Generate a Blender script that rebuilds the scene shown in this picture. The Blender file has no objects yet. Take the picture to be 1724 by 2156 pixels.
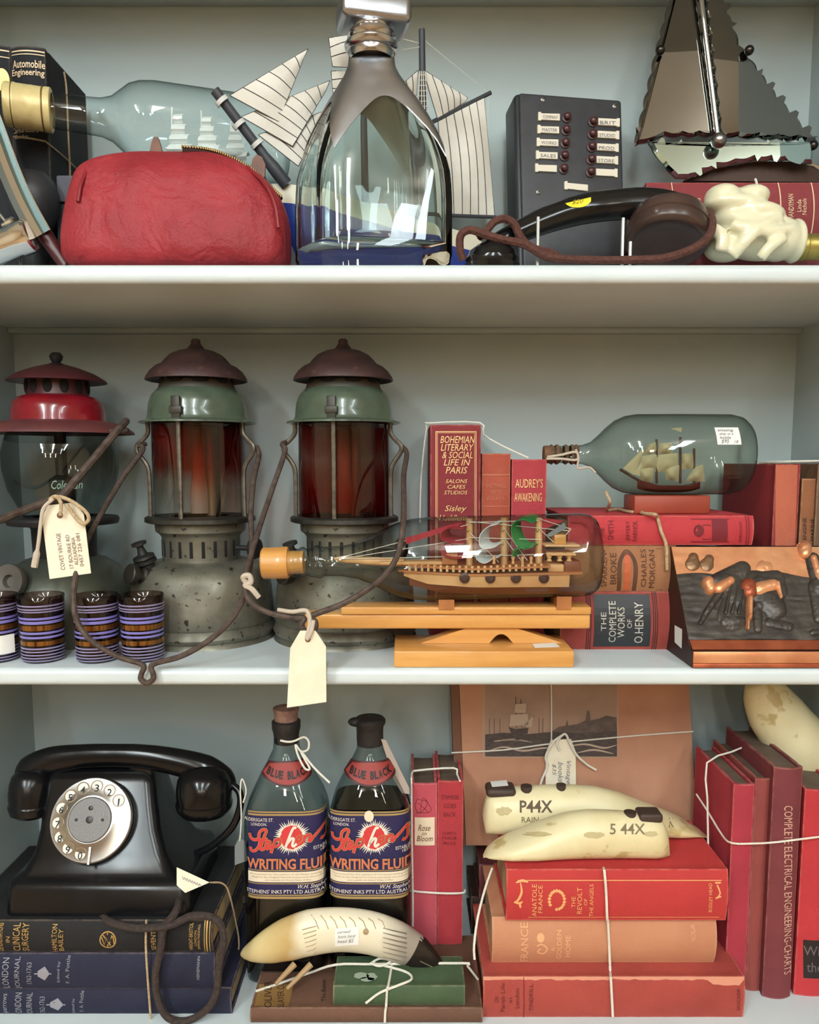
import bpy, bmesh, math, random
from mathutils import Vector, Matrix
random.seed(7)
PI = math.pi
C = bpy.context.scene.collection
SC = bpy.context.scene

# ------------------------------------------------------------------ camera
F, CX, CY = 1650.0, 862.0, 1150.0          # focal length and principal point in photo pixels
PITCH = math.radians(6.2)
CAM = Vector((0.0, -0.6875, 0.1854))
cam_d = bpy.data.cameras.new('camera'); cam = bpy.data.objects.new('camera', cam_d); C.objects.link(cam)
cam.location = CAM; cam.rotation_euler = (PI/2 - PITCH, 0, 0)
cam_d.sensor_fit = 'HORIZONTAL'; cam_d.sensor_width = 36.0; cam_d.lens = 36.0*F/1724.0
cam_d.shift_y = (CY-1078.0)/1724.0; cam_d.clip_start = 0.02
SC.camera = cam
# ------------------------------------------------------------------ world, lights, exposure
W = bpy.data.worlds.new('world'); SC.world = W; W.use_nodes = True
W.node_tree.nodes['Background'].inputs[0].default_value = (0.85, 0.92, 1.0, 1)
W.node_tree.nodes['Background'].inputs[1].default_value = 0.05
SC.view_settings.view_transform = 'Standard'; SC.view_settings.look = 'None'
SC.view_settings.gamma = 1.0; SC.view_settings.use_curve_mapping = False
SC.view_settings.exposure = -0.08
def area(name, loc, target, sx, sy, power, col=(1, 1, 1)):
    l = bpy.data.lights.new(name, 'AREA'); l.shape = 'RECTANGLE'; l.size = sx; l.size_y = sy
    l.energy = power; l.color = col
    o = bpy.data.objects.new(name, l); C.objects.link(o); o.location = loc
    o.rotation_euler = (Vector(target)-Vector(loc)).to_track_quat('-Z', 'Y').to_euler()
    return o
CEIL = 1.38
COOL, WARM = (0.79, 0.94, 1.0), (1.0, 0.86, 0.66)
for lx, ly, pw, tl_, col_ in ((-0.9, -1.72, 23, .6, COOL), (0.0, -1.78, 16, .6, COOL), (0.95, -1.72, 10, .6, COOL), (-1.0, -2.9, 15, 1.0, COOL), (0.1, -2.9, 12, 1.0, COOL), (1.1, -2.9, 8, 1.0, COOL),
                          (-0.9, -5.6, 21, 2.6, WARM), (0.1, -5.6, 20, 2.6, WARM), (1.1, -5.6, 14, 2.6, WARM)):
    area('ceiling_tube_light', (lx, ly, CEIL-0.16), (lx, ly+tl_, 0), 0.13, 0.9, pw, col_)
    area('added_ceiling_fill', (lx, ly, CEIL-0.14), (lx, ly, 3), 0.13, 0.9, pw*0.6, (1.0, 0.95, 0.87))  # added fill aimed upward to brighten the ceiling and its bounce

# ------------------------------------------------------------------ pixel <-> place helpers
cp, sp = math.cos(PITCH), math.sin(PITCH)
def ray(x, y):
    u = (x-CX)/F; v = -(y-CY)/F
    return Vector((u, cp + v*sp, -sp + v*cp))
def P(x, y, Y):
    d = ray(x, y); return CAM + d*((Y-CAM.y)/d.y)
def onz(x, y, Z):
    d = ray(x, y); return CAM + d*((Z-CAM.z)/d.z)
def M(Y, y=1078): return (Y-CAM.y)/ray(CX, y).y/F        # metres per pixel at that depth
def PX(p):
    r = Vector(p)-CAM; f = r.y*cp - r.z*sp; u = r.y*sp + r.z*cp
    return (CX + r.x/f*F, CY - u/f*F)
def Zof(y, Y): return P(CX, y, Y).z

# ------------------------------------------------------------------ materials
def lin(c):
    return tuple(((v/255.0)/12.92 if v/255.0 <= 0.04045 else ((v/255.0+0.055)/1.055)**2.4) for v in c[:3]) + (1.0,)
MATS = {}
def mat(name, col, rough=0.5, metal=0.0, col2=None, vs=30.0, vlo=0.35, vhi=0.7, bump=0.0, bs=200.0, coat=0.0, spec=0.5,
        stretch=None, sss=0.0, rough2=None, emit=0.0, detail=4.0, bump2=0.0, bs2=30.0, spots=None):
    if name in MATS: return MATS[name]
    m = bpy.data.materials.new(name); m.use_nodes = True; nt = m.node_tree; N = nt.nodes; L = nt.links
    b = N['Principled BSDF']
    b.inputs['Base Color'].default_value = lin(col); b.inputs['Roughness'].default_value = rough
    b.inputs['Metallic'].default_value = metal; b.inputs['Coat Weight'].default_value = coat
    b.inputs['Specular IOR Level'].default_value = spec
    if sss: b.inputs['Subsurface Weight'].default_value = sss; b.inputs['Subsurface Radius'].default_value = (0.01, 0.006, 0.004)
    if col2 or bump or rough2 is not None or spots:
        tc = N.new('ShaderNodeTexCoord'); mp = N.new('ShaderNodeMapping'); L.new(tc.outputs['Object'], mp.inputs['Vector'])
        if stretch: mp.inputs['Scale'].default_value = stretch
    if col2 or rough2 is not None:
        n = N.new('ShaderNodeTexNoise'); n.inputs['Scale'].default_value = vs; n.inputs['Detail'].default_value = detail
        L.new(mp.outputs[0], n.inputs['Vector'])
        rp = N.new('ShaderNodeMapRange'); rp.inputs['From Min'].default_value = vlo; rp.inputs['From Max'].default_value = vhi
        L.new(n.outputs['Fac'], rp.inputs['Value'])
        if col2:
            mx = N.new('ShaderNodeMix'); mx.data_type = 'RGBA'; mx.inputs['A'].default_value = lin(col); mx.inputs['B'].default_value = lin(col2)
            L.new(rp.outputs[0], mx.inputs['Factor']); L.new(mx.outputs['Result'], b.inputs['Base Color'])
        if rough2 is not None:
            r2 = N.new('ShaderNodeMapRange'); r2.inputs['To Min'].default_value = rough; r2.inputs['To Max'].default_value = rough2
            L.new(rp.outputs[0], r2.inputs['Value']); L.new(r2.outputs[0], b.inputs['Roughness'])
    if spots:
        sc_, ss, th = spots; n4 = N.new('ShaderNodeTexNoise'); n4.inputs['Scale'].default_value = ss; n4.inputs['Detail'].default_value = 3.0; L.new(mp.outputs[0], n4.inputs['Vector'])
        r4 = N.new('ShaderNodeMapRange'); r4.inputs['From Min'].default_value = th; r4.inputs['From Max'].default_value = th+.05; L.new(n4.outputs['Fac'], r4.inputs['Value'])
        m4 = N.new('ShaderNodeMix'); m4.data_type = 'RGBA'; m4.inputs['B'].default_value = lin(sc_); L.new(r4.outputs[0], m4.inputs['Factor'])
        if b.inputs['Base Color'].links: L.new(b.inputs['Base Color'].links[0].from_socket, m4.inputs['A'])
        else: m4.inputs['A'].default_value = lin(col)
        L.new(m4.outputs['Result'], b.inputs['Base Color'])
    if bump:
        n2 = N.new('ShaderNodeTexNoise'); n2.inputs['Scale'].default_value = bs; n2.inputs['Detail'].default_value = 3.0
        L.new(mp.outputs[0], n2.inputs['Vector'])
        bp = N.new('ShaderNodeBump'); bp.inputs['Strength'].default_value = bump; bp.inputs['Distance'].default_value = 0.0015
        L.new(n2.outputs['Fac'], bp.inputs['Height']); L.new(bp.outputs[0], b.inputs['Normal'])
        if bump2:
            n3 = N.new('ShaderNodeTexNoise'); n3.inputs['Scale'].default_value = bs2; n3.inputs['Detail'].default_value = 2.0; n3.inputs['Distortion'].default_value = 1.2
            L.new(mp.outputs[0], n3.inputs['Vector']); b3 = N.new('ShaderNodeBump'); b3.inputs['Strength'].default_value = bump2; b3.inputs['Distance'].default_value = 0.01
            L.new(n3.outputs['Fac'], b3.inputs['Height']); L.new(b3.outputs[0], bp.inputs['Normal'])
    MATS[name] = m; return m
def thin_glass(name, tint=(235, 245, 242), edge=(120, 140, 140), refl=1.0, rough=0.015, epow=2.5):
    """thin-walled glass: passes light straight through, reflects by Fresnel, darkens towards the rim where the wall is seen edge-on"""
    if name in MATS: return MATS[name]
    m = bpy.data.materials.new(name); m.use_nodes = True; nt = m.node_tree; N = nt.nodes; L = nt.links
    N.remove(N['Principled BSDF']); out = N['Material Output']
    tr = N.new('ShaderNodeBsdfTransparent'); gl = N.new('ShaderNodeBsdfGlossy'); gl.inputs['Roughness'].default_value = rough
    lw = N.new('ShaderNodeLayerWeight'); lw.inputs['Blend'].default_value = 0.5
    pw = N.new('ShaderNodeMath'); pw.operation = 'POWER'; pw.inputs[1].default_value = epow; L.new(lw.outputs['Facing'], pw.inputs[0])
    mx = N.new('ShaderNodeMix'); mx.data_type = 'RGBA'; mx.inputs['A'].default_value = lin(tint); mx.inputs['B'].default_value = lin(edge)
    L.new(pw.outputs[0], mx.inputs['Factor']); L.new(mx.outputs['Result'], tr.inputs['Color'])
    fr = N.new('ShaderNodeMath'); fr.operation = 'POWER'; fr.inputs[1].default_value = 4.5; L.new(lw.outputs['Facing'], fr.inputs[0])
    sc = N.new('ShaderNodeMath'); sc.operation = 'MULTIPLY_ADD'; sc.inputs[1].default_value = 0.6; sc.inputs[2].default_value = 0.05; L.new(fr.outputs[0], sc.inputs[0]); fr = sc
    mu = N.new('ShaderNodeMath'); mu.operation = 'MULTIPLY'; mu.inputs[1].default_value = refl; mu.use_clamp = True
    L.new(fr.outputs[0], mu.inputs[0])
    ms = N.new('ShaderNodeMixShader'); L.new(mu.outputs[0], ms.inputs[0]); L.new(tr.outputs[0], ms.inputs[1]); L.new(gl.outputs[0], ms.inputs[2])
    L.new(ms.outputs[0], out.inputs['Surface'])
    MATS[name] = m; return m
def solid_glass(name, col=(240, 248, 246), rough=0.0):
    m = mat(name, col, rough); b = m.node_tree.nodes['Principled BSDF']
    b.inputs['Transmission Weight'].default_value = 1.0; b.inputs['IOR'].default_value = 1.45
    return m

# ------------------------------------------------------------------ mesh builders
class MB:
    def __init__(s): s.v = []; s.f = []
    def add(s, vs, fs):
        o = len(s.v); s.v += [Vector(v) for v in vs]; s.f += [tuple(i+o for i in f) for f in fs]; return s
    def bm(s, bm):
        bm.verts.ensure_lookup_table(); bm.verts.index_update()
        s.add([v.co.copy() for v in bm.verts], [[v.index for v in f.verts] for f in bm.faces]); bm.free(); return s
    def box(s, x0, x1, y0, y1, z0, z1, bev=0.0, seg=2, xf=None):
        b = bmesh.new(); bmesh.ops.create_cube(b, size=1.0)
        for v in b.verts:
            v.co = Vector(((x0+x1)/2 + v.co.x*(x1-x0), (y0+y1)/2 + v.co.y*(y1-y0), (z0+z1)/2 + v.co.z*(z1-z0)))
        if bev: bmesh.ops.bevel(b, geom=list(b.edges), offset=bev, segments=seg, affect='EDGES', profile=0.5)
        if xf is not None: bmesh.ops.transform(b, matrix=xf, verts=b.verts)
        return s.bm(b)
    def loft(s, rings, closed=True, cap0=True, cap1=True):
        n = len(rings[0]); vs = [p for r in rings for p in r]; fs = []
        for i in range(len(rings)-1):
            for j in range(n if closed else n-1):
                a = i*n+j; b = i*n+(j+1) % n
                fs.append((a, b, b+n, a+n))
        if cap0: fs.append(tuple(range(n-1, -1, -1)))
        if cap1: fs.append(tuple((len(rings)-1)*n+j for j in range(n)))
        return s.add(vs, fs)
    def lathe(s, prof, c=(0, 0, 0), axis=None, seg=40, cap0=False, cap1=False):
        """prof: (radius, height along the axis); c: origin; axis: direction"""
        c = Vector(c); ax = Vector(axis or (0, 0, 1)).normalized()
        t = Vector((1, 0, 0)) if abs(ax.x) < 0.9 else Vector((0, 0, 1))
        u = (t - ax*t.dot(ax)).normalized(); w = ax.cross(u)
        rings = [[c + ax*h + (u*math.cos(2*PI*j/seg) + w*math.sin(2*PI*j/seg))*max(r, 1e-5) for j in range(seg)] for r, h in prof]
        return s.loft(rings, True, cap0, cap1)
    def tube(s, pts, r, seg=8, closed=False, flat=1.0):
        pts = [Vector(p) for p in pts]; n = len(pts); rr = r if isinstance(r, (list, tuple)) else [r]*n
        rings = []; up = None
        for i in range(n):
            if closed: t = pts[(i+1) % n]-pts[i-1]
            else: t = pts[min(i+1, n-1)]-pts[max(i-1, 0)]
            t = t.normalized() if t.length > 1e-9 else Vector((0, 0, 1))
            if up is None:
                up = Vector((0, 1, 0)) if abs(t.y) < 0.9 else Vector((1, 0, 0))
            up = (up - t*up.dot(t)).normalized(); sd = t.cross(up)
            rings.append([pts[i] + (up*math.cos(2*PI*j/seg)*flat + sd*math.sin(2*PI*j/seg))*rr[i] for j in range(seg)])
        if closed: rings.append(rings[0]); return s.loft(rings, True, False, False)
        return s.loft(rings)
    def prism(s, pts, dvec):
        """pts: planar outline in 3D; extruded by dvec"""
        d = Vector(dvec); n = len(pts); a = [Vector(p) for p in pts]; b = [p+d for p in a]
        fs = [tuple(range(n)), tuple(range(2*n-1, n-1, -1))] + [(i, i+n, (i+1) % n+n, (i+1) % n) for i in range(n)]
        return s.add(a+b, fs)
    def sphere(s, c, r, seg=16, rings=10, sc=(1, 1, 1), rot=None):
        c = Vector(c); vs = []; fs = []
        for i in range(rings+1):
            th = PI*i/rings
            for j in range(seg):
                p = Vector((math.sin(th)*math.cos(2*PI*j/seg)*sc[0], math.sin(th)*math.sin(2*PI*j/seg)*sc[1], math.cos(th)*sc[2]))*r
                if rot: p = rot @ p
                vs.append(c+p)
        for i in range(rings):
            for j in range(seg): fs.append((i*seg+j, i*seg+(j+1) % seg, (i+1)*seg+(j+1) % seg, (i+1)*seg+j))
        return s.add(vs, fs)
    def sheet(s, grid, th=0.0006):
        """grid[i][j] of points: a thin sheet with real thickness"""
        a = len(grid); b = len(grid[0]); g = [[Vector(p) for p in r] for r in grid]
        nr = [[None]*b for _ in range(a)]
        for i in range(a):
            for j in range(b):
                n = (g[min(i+1, a-1)][j]-g[max(i-1, 0)][j]).cross(g[i][min(j+1, b-1)]-g[i][max(j-1, 0)])
                nr[i][j] = n.normalized() if n.length > 1e-12 else Vector((0, -1, 0))
        vs = [g[i][j]+nr[i][j]*th/2 for i in range(a) for j in range(b)] + [g[i][j]-nr[i][j]*th/2 for i in range(a) for j in range(b)]
        o = a*b; fs = []
        for i in range(a-1):
            for j in range(b-1):
                q = (i*b+j, (i+1)*b+j, (i+1)*b+j+1, i*b+j+1); fs.append(q); fs.append(tuple(k+o for k in reversed(q)))
        bd = [i*b for i in range(a)] + [(a-1)*b+j for j in range(1, b)] + [i*b+b-1 for i in range(a-2, -1, -1)] + [j for j in range(b-2, 0, -1)]
        for k in range(len(bd)):
            p, q = bd[k], bd[(k+1) % len(bd)]; fs.append((q, p, p+o, q+o))
        return s.add(vs, fs)
    def xf(s, m):
        s.v = [m @ v for v in s.v]; return s
    def build(s, name, m, parent=None, smooth=True, sharp=40, subsurf=0):
        me = bpy.data.meshes.new(name)
        off = Vector((0, 0, 0)); q = parent
        while q is not None:
            if '_loc' in q: off = Vector(q['_loc'])
            q = q.parent
        me.from_pydata([tuple(v-off) for v in s.v], [], s.f); me.update()
        b = bmesh.new(); b.from_mesh(me); bmesh.ops.remove_doubles(b, verts=b.verts, dist=1e-6)
        bmesh.ops.recalc_face_normals(b, faces=b.faces)
        if smooth:
            lim = math.radians(sharp)
            for f in b.faces: f.smooth = True
            for e in b.edges:
                if len(e.link_faces) == 2 and e.calc_face_angle(0) > lim: e.smooth = False
        b.to_mesh(me); b.free()
        if m: me.materials.append(m)
        o = bpy.data.objects.new(name, me); C.objects.link(o)
        if parent is not None:
            o.parent = parent
        if subsurf:
            md = o.modifiers.new('subsurf', 'SUBSURF'); md.levels = subsurf; md.render_levels = subsurf
        return o
def cr(pts, n=6, closed=False):
    """Catmull-Rom through the points (any dimension)"""
    pts = [Vector(p) for p in pts]; k = len(pts); out = []
    for i in range(k if closed else k-1):
        p0 = pts[i-1] if (closed or i > 0) else pts[0]*2-pts[1]
        p1 = pts[i]; p2 = pts[(i+1) % k]; p3 = pts[(i+2) % k] if (closed or i+2 < k) else p2*2-p1
        for j in range(n):
            t = j/n
            out.append(0.5*((2*p1) + (p2-p0)*t + (2*p0-5*p1+4*p2-p3)*t*t + (3*p1-p0-3*p2+p3)*t*t*t))
    if not closed: out.append(pts[-1])
    return out
def interp(tab, x):
    if x <= tab[0][0]: return tab[0][1]
    for (a, b), (c, d) in zip(tab, tab[1:]):
        if x <= c: return b + (d-b)*(x-a)/(c-a) if c != a else d
    return tab[-1][1]
def tag(o, label, cat, group=None, kind=None):
    if label: o['label'] = label
    if cat: o['category'] = cat
    if group: o['group'] = group
    if kind: o['kind'] = kind
    return o
LOCS = []
def thing(name, label, cat, loc=(0, 0, 0), group=None, rot=(0, 0, 0), world=True):
    """an Empty at the thing's base; world=True: parts are given in world coordinates, else in the thing's own frame"""
    o = bpy.data.objects.new(name, None); C.objects.link(o); o.empty_display_size = 0.02
    o.location = loc; o.rotation_euler = rot
    if world: o['_loc'] = tuple(loc)
    LOCS.append(o)
    return tag(o, label, cat, group)
def struct(name, mb, m, parent=None, **k):
    o = mb.build(name, m, parent, **k)
    if parent is None: o['kind'] = 'structure'
    return o
def lab(o, t): o['label'] = t; return o

# ------------------------------------------------------------------ flat print: lettering and shapes given in photo pixels, mapped on a surface
_fc = {}
def glyphs(s, shear=0.0, bold=0.0, spacing=1.0):
    key = (s, shear, bold, spacing)
    if key not in _fc:
        cu = bpy.data.curves.new('t', 'FONT'); cu.body = s; cu.shear = shear; cu.offset = bold; cu.resolution_u = 2; cu.space_character = spacing
        o = bpy.data.objects.new('t', cu); C.objects.link(o); bpy.context.view_layer.update()
        me = bpy.data.meshes.new_from_object(o.evaluated_get(bpy.context.evaluated_depsgraph_get()))
        v = [(p.co.x, p.co.y) for p in me.vertices]; f = [tuple(q.vertices) for q in me.polygons]
        bpy.data.objects.remove(o); bpy.data.curves.remove(cu); bpy.data.meshes.remove(me)
        x0 = min(a for a, b in v); x1 = max(a for a, b in v); y0 = min(b for a, b in v); y1 = max(b for a, b in v)
        _fc[key] = ([((a-x0)/(x1-x0), (b-y0)/(y1-y0)) for a, b in v], f)
    return _fc[key]
def words(mb, s, box, mp, rot=0, shear=0.0, bold=0.0, spacing=1.0, skew=0.0):
    """lettering filling a pixel box (x0,y0,x1,y1); skew: px drop of the right end relative to the left"""
    x0, y0, x1, y1 = box; v, f = glyphs(s, shear, bold, spacing); out = []
    for a, t in v:
        if rot == 90: px, py = x1 - t*(x1-x0), y1 - a*(y1-y0)
        elif rot == -90: px, py = x0 + t*(x1-x0), y0 + a*(y1-y0)
        else: px, py = x0 + a*(x1-x0), y1 - t*(y1-y0)
        if skew: py += skew*(px-x0)/(x1-x0) if rot == 0 else 0
        out.append(mp(px, py))
    return mb.add(out, f)
def poly(mb, pts, mp): return mb.add([mp(*p) for p in pts], [tuple(range(len(pts)))])
def rect(mb, x0, y0, x1, y1, mp, n=1):
    for i in range(n):
        a = x0+(x1-x0)*i/n; b = x0+(x1-x0)*(i+1)/n
        poly(mb, [(a, y0), (b, y0), (b, y1), (a, y1)], mp)
    return mb
def ribbon(mb, pts, w, mp, n=4, taper=False):
    q = cr([(a, b, 0) for a, b in pts], n) if n > 1 else [Vector((a, b, 0)) for a, b in pts]
    L = []; R = []
    for i, p in enumerate(q):
        t = (q[min(i+1, len(q)-1)]-q[max(i-1, 0)]); t = t.normalized() if t.length > 0 else Vector((1, 0, 0))
        k = w/2*(math.sin(PI*(0.12+0.76*i/(len(q)-1))) if taper else 1.0)
        L.append((p.x-t.y*k, p.y+t.x*k)); R.append((p.x+t.y*k, p.y-t.x*k))
    o = len(mb.v)
    mb.v += [Vector(mp(*a)) for a in L] + [Vector(mp(*a)) for a in R]; k = len(q)
    mb.f += [(o+i, o+i+1, o+k+i+1, o+k+i) for i in range(k-1)]
    return mb
def disc(mb, cx, cy, rx, ry, mp, n=24): return poly(mb, [(cx+rx*math.cos(2*PI*i/n), cy+ry*math.sin(2*PI*i/n)) for i in range(n)], mp)
def plane(Y, eps=0.0):
    return lambda x, y: P(x, y, Y-eps)
def string(name, label, pts, r, m, n=6, cat='string', group=None, parent=None):
    o = MB().tube(cr(pts, n), r, 7).build(name, m, parent)
    if parent is None: tag(o, label, cat, group)
    return o
def W3(*pts): return [P(*p) for p in pts]

# ------------------------------------------------------------------ shared colours
WHITE_STRING = mat('white_cotton_string', (228, 222, 210), 0.85, bump=0.6, bs=900)
TWINE = mat('jute_twine', (178, 150, 112), 0.9, col2=(205, 182, 150), vs=400, bump=0.8, bs=900)
PAPER = mat('page_edges', (196, 176, 140), 0.85, col2=(150, 126, 92), vs=25, stretch=(1, 1, 1), bump=0.3, bs=500)
DPAPER = mat('dusty_page_edges', (110, 92, 76), 0.9, col2=(80, 64, 54), vs=30)
GILT = mat('gilt_print', (206, 170, 104), 0.38, 0.55)
PALEGILT = mat('pale_gilt_print', (226, 196, 160), 0.5, 0.15)
BLACKINK = mat('black_print', (42, 26, 24), 0.7)
CREAMPAPER = mat('cream_paper', (236, 226, 204), 0.8, col2=(224, 210, 184), vs=40)
WHITEPAPER = mat('white_sticker_paper', (232, 230, 226), 0.6)
GREYINK = mat('grey_pen_ink', (120, 116, 122), 0.7)
CHROME = mat('polished_chrome', (225, 225, 224), 0.08, 1.0)
# ================================================================== THE SETTING
ZT, ZM, ZB = 0.352, 0.0, -0.352        # tops of the three shelves
BACK = 0.235; XL, XR = -0.456, 0.446
PAINT = mat('pale_blue_grey_paint', (176, 188, 187), 0.55, col2=(168, 180, 180), vs=6, bump=0.08, bs=60)
SHELFP = mat('pale_shelf_gloss_paint', (206, 215, 218), 0.32, col2=(197, 207, 211), vs=9, bump=0.05, bs=40)
TOPZ, LOWZ = 0.74, -0.46
struct('wall_back', MB().box(XL-0.02, XR+0.02, BACK, BACK+0.012, LOWZ, TOPZ), PAINT)
struct('wall_left', MB().box(XL-0.02, XL, -0.005, BACK, LOWZ, TOPZ), PAINT)
struct('wall_right', MB().box(XR, XR+0.02, -0.005, BACK, LOWZ, TOPZ), PAINT)
for i, z in enumerate((ZT, ZM, ZB, 0.705)):
    b = bmesh.new(); bmesh.ops.create_cube(b, size=1.0)
    for v in b.verts: v.co = Vector(((XL+XR)/2+v.co.x*(XR-XL), BACK/2+v.co.y*BACK, z-0.008+v.co.z*0.016))
    ed = [e for e in b.edges if all(abs(v.co.y) < 1e-5 for v in e.verts) and abs(e.verts[0].co.z-e.verts[1].co.z) < 1e-5]
    bmesh.ops.bevel(b, geom=ed, offset=0.0058, segments=5, affect='EDGES', profile=0.5)
    sh = struct('shelf_%d' % (i+1), MB().bm(b), SHELFP, sharp=50)
    lab(sh, 'pale blue-white painted shelf board with a rounded front edge')
    struct('trim_%d' % (i+1), MB().box(XL, XR, BACK-0.012, BACK, z-0.016-0.006, z-0.016, 0.001), PAINT)
# the shop room behind the camera (lights the shelves and is mirrored in the metal and glass)
RW = mat('shop_wall_paint', (222, 208, 182), 0.8)
struct('wall_shop', MB().box(-2.6, 2.6, -7.05, -7.0, -1.3, CEIL), RW)
struct('wall_shop_left', MB().box(-2.65, -2.6, -7.05, 0.3, -1.3, CEIL), RW)
struct('wall_shop_right', MB().box(2.6, 2.65, -7.05, 0.3, -1.3, CEIL), RW)
struct('wall_shop_front', MB().box(-2.6, XL-0.02, 0.25, 0.3, -1.3, CEIL).box(XR+0.02, 2.6, 0.25, 0.3, -1.3, CEIL)
       .box(XL-0.02, XR+0.02, 0.25, 0.3, TOPZ, CEIL).box(XL-0.02, XR+0.02, 0.25, 0.3, -1.3, LOWZ), RW)
struct('ceiling', MB().box(-2.65, 2.65, -7.05, 0.3, CEIL, CEIL+0.05), mat('ceiling_paint', (225, 222, 214), 0.9))
struct('floor', MB().box(-2.65, 2.65, -7.05, 0.3, -1.35, -1.3), mat('shop_floor_boards', (190, 158, 122), 0.5, col2=(168, 136, 102), vs=5))

# ================================================================== BOOKS
def book(name, label, px, Y, D, cover, z0=None, lie=True, texts=(), bands=(), marks=(), group=None, pages=PAPER, rz=0.0, tilt=0.0,
         bulge=0.12, H=None, T=None, ink=GILT, off=0.0):
    """px = (x0,y0,x1,y1): spine rectangle in the photo; Y = depth of the spine. Lying books have their head to the left."""
    x0, y0, x1, y1 = px; xc, yc = (x0+x1)/2, (y0+y1)/2; m = M(Y, yc if lie else y0+min(y1-y0, 300)*.35)
    A = P(xc, y1, Y); B = P(xc, y0, Y); xw = P(xc, yc if lie else y0+min(y1-y0, 300)*.35, Y).x; A.x = xw
    w = (x1-x0)*m; h = B.z-A.z
    if z0 is None: z0 = A.z
    if lie: H = H or w; T = T or h
    else:
        H = H or (B.z-z0); T = T or w
    c = 0.0028; bl = max(0.001, bulge*T)
    rt = thing(name, label, 'book', (A.x+off, Y, z0), group, (0, tilt, rz), world=False)
    def tl(u, yy, v):          # u across the spine, v height from the tail -> local place
        return Vector((H/2-v, yy, u+T/2)) if lie else Vector((u, yy, v))
    def sy(u): return bl*(2*u/T)**2
    # boards and spine as one U-shaped case
    out = [(-T/2, D), (-T/2, bl+0.011), (-T/2+0.0009, bl+0.007), (-T/2, bl+0.003)]
    arc = [(-T/2+T*i/10, sy(-T/2+T*i/10)) for i in range(11)]
    st = out + arc + [(-a, b) for a, b in reversed(out)]
    inn = [(-T/2+c, D)] + [(-T/2+c, bl+0.011), (-T/2+c, bl+0.007), (-T/2+c, bl+0.004)] + [(max(-T/2+c, min(T/2-c, a)), b+c) for a, b in arc]
    inn += [(-a, b) for a, b in reversed(inn[:4])]
    mb = MB(); k = len(st)
    vs = []
    for z in (0, H):
        vs += [tl(a, b, z) for a, b in st] + [tl(a, b, z) for a, b in inn]
    fs = []
    for i in range(k-1):
        fs += [(i, i+1, 2*k+i+1, 2*k+i), (k+i+1, k+i, 3*k+i, 3*k+i+1), (i+1, i, k+i, k+i+1), (2*k+i, 2*k+i+1, 3*k+i+1, 3*k+i)]
    fs += [(0, 2*k, 3*k, k), (k-1, 2*k-1, 4*k-1, 3*k-1)]
    mb.add(vs, fs).build('cover', cover, rt, sharp=45)
    g = 0.003
    pb = MB(); q = []
    for z in (g, H-g):
        for a, b in ((-T/2+c, bl+c+0.001), (T/2-c, bl+c+0.001), (T/2-c, D-0.004), (0, D-0.0055), (-T/2+c, D-0.004)): q.append(tl(a, b, z))
    pb.add(q, [(0, 1, 2, 3, 4), (9, 8, 7, 6, 5)] + [(i, (i+1) % 5, (i+1) % 5+5, i+5) for i in range(5)])
    pb.build('page_block', pages, rt, smooth=False)
    def mp(e):
        def f(x, y):
            q = P(x, y, Y)
            if lie: u = (q.z-(A.z+B.z)/2)*T/h; v = H/2-(q.x-xw)*H/w
            else: u = q.x-xw; v = H-(B.z-q.z)
            u = max(-T/2, min(T/2, u)); v = max(0.0003, min(H-0.0003, v))
            return tl(u, sy(u)-e, v)
        return f
    for t in marks:                        # (material, function(mb, mapper), layer)
        mm, fn, ly = t; b = MB(); fn(b, mp(0.00035*ly)); b.build('spine_print', mm, rt, smooth=False)
    for (s, bx, rot, *o) in texts:
        kw = o[0] if o else {}; kw = dict(kw); mm = kw.pop('m', ink)
        words(MB(), s, bx, mp(0.0008), rot, **kw).build('spine_lettering', mm, rt, smooth=False)
    for bnd in bands:                      # (x or y position along the height, thickness px, material)
        pos, th, mm = bnd; b = MB()
        if lie:
            for i in range(10): rect(b, pos-th/2, y0+(y1-y0)*i/10, pos+th/2, y0+(y1-y0)*(i+1)/10, mp(0.0006))
        else: rect(b, x0, pos-th/2, x1, pos+th/2, mp(0.0006), 10)
        b.build('spine_band', mm, rt, smooth=False)
    rt['_H'] = H; rt['_T'] = T
    return rt
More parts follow.
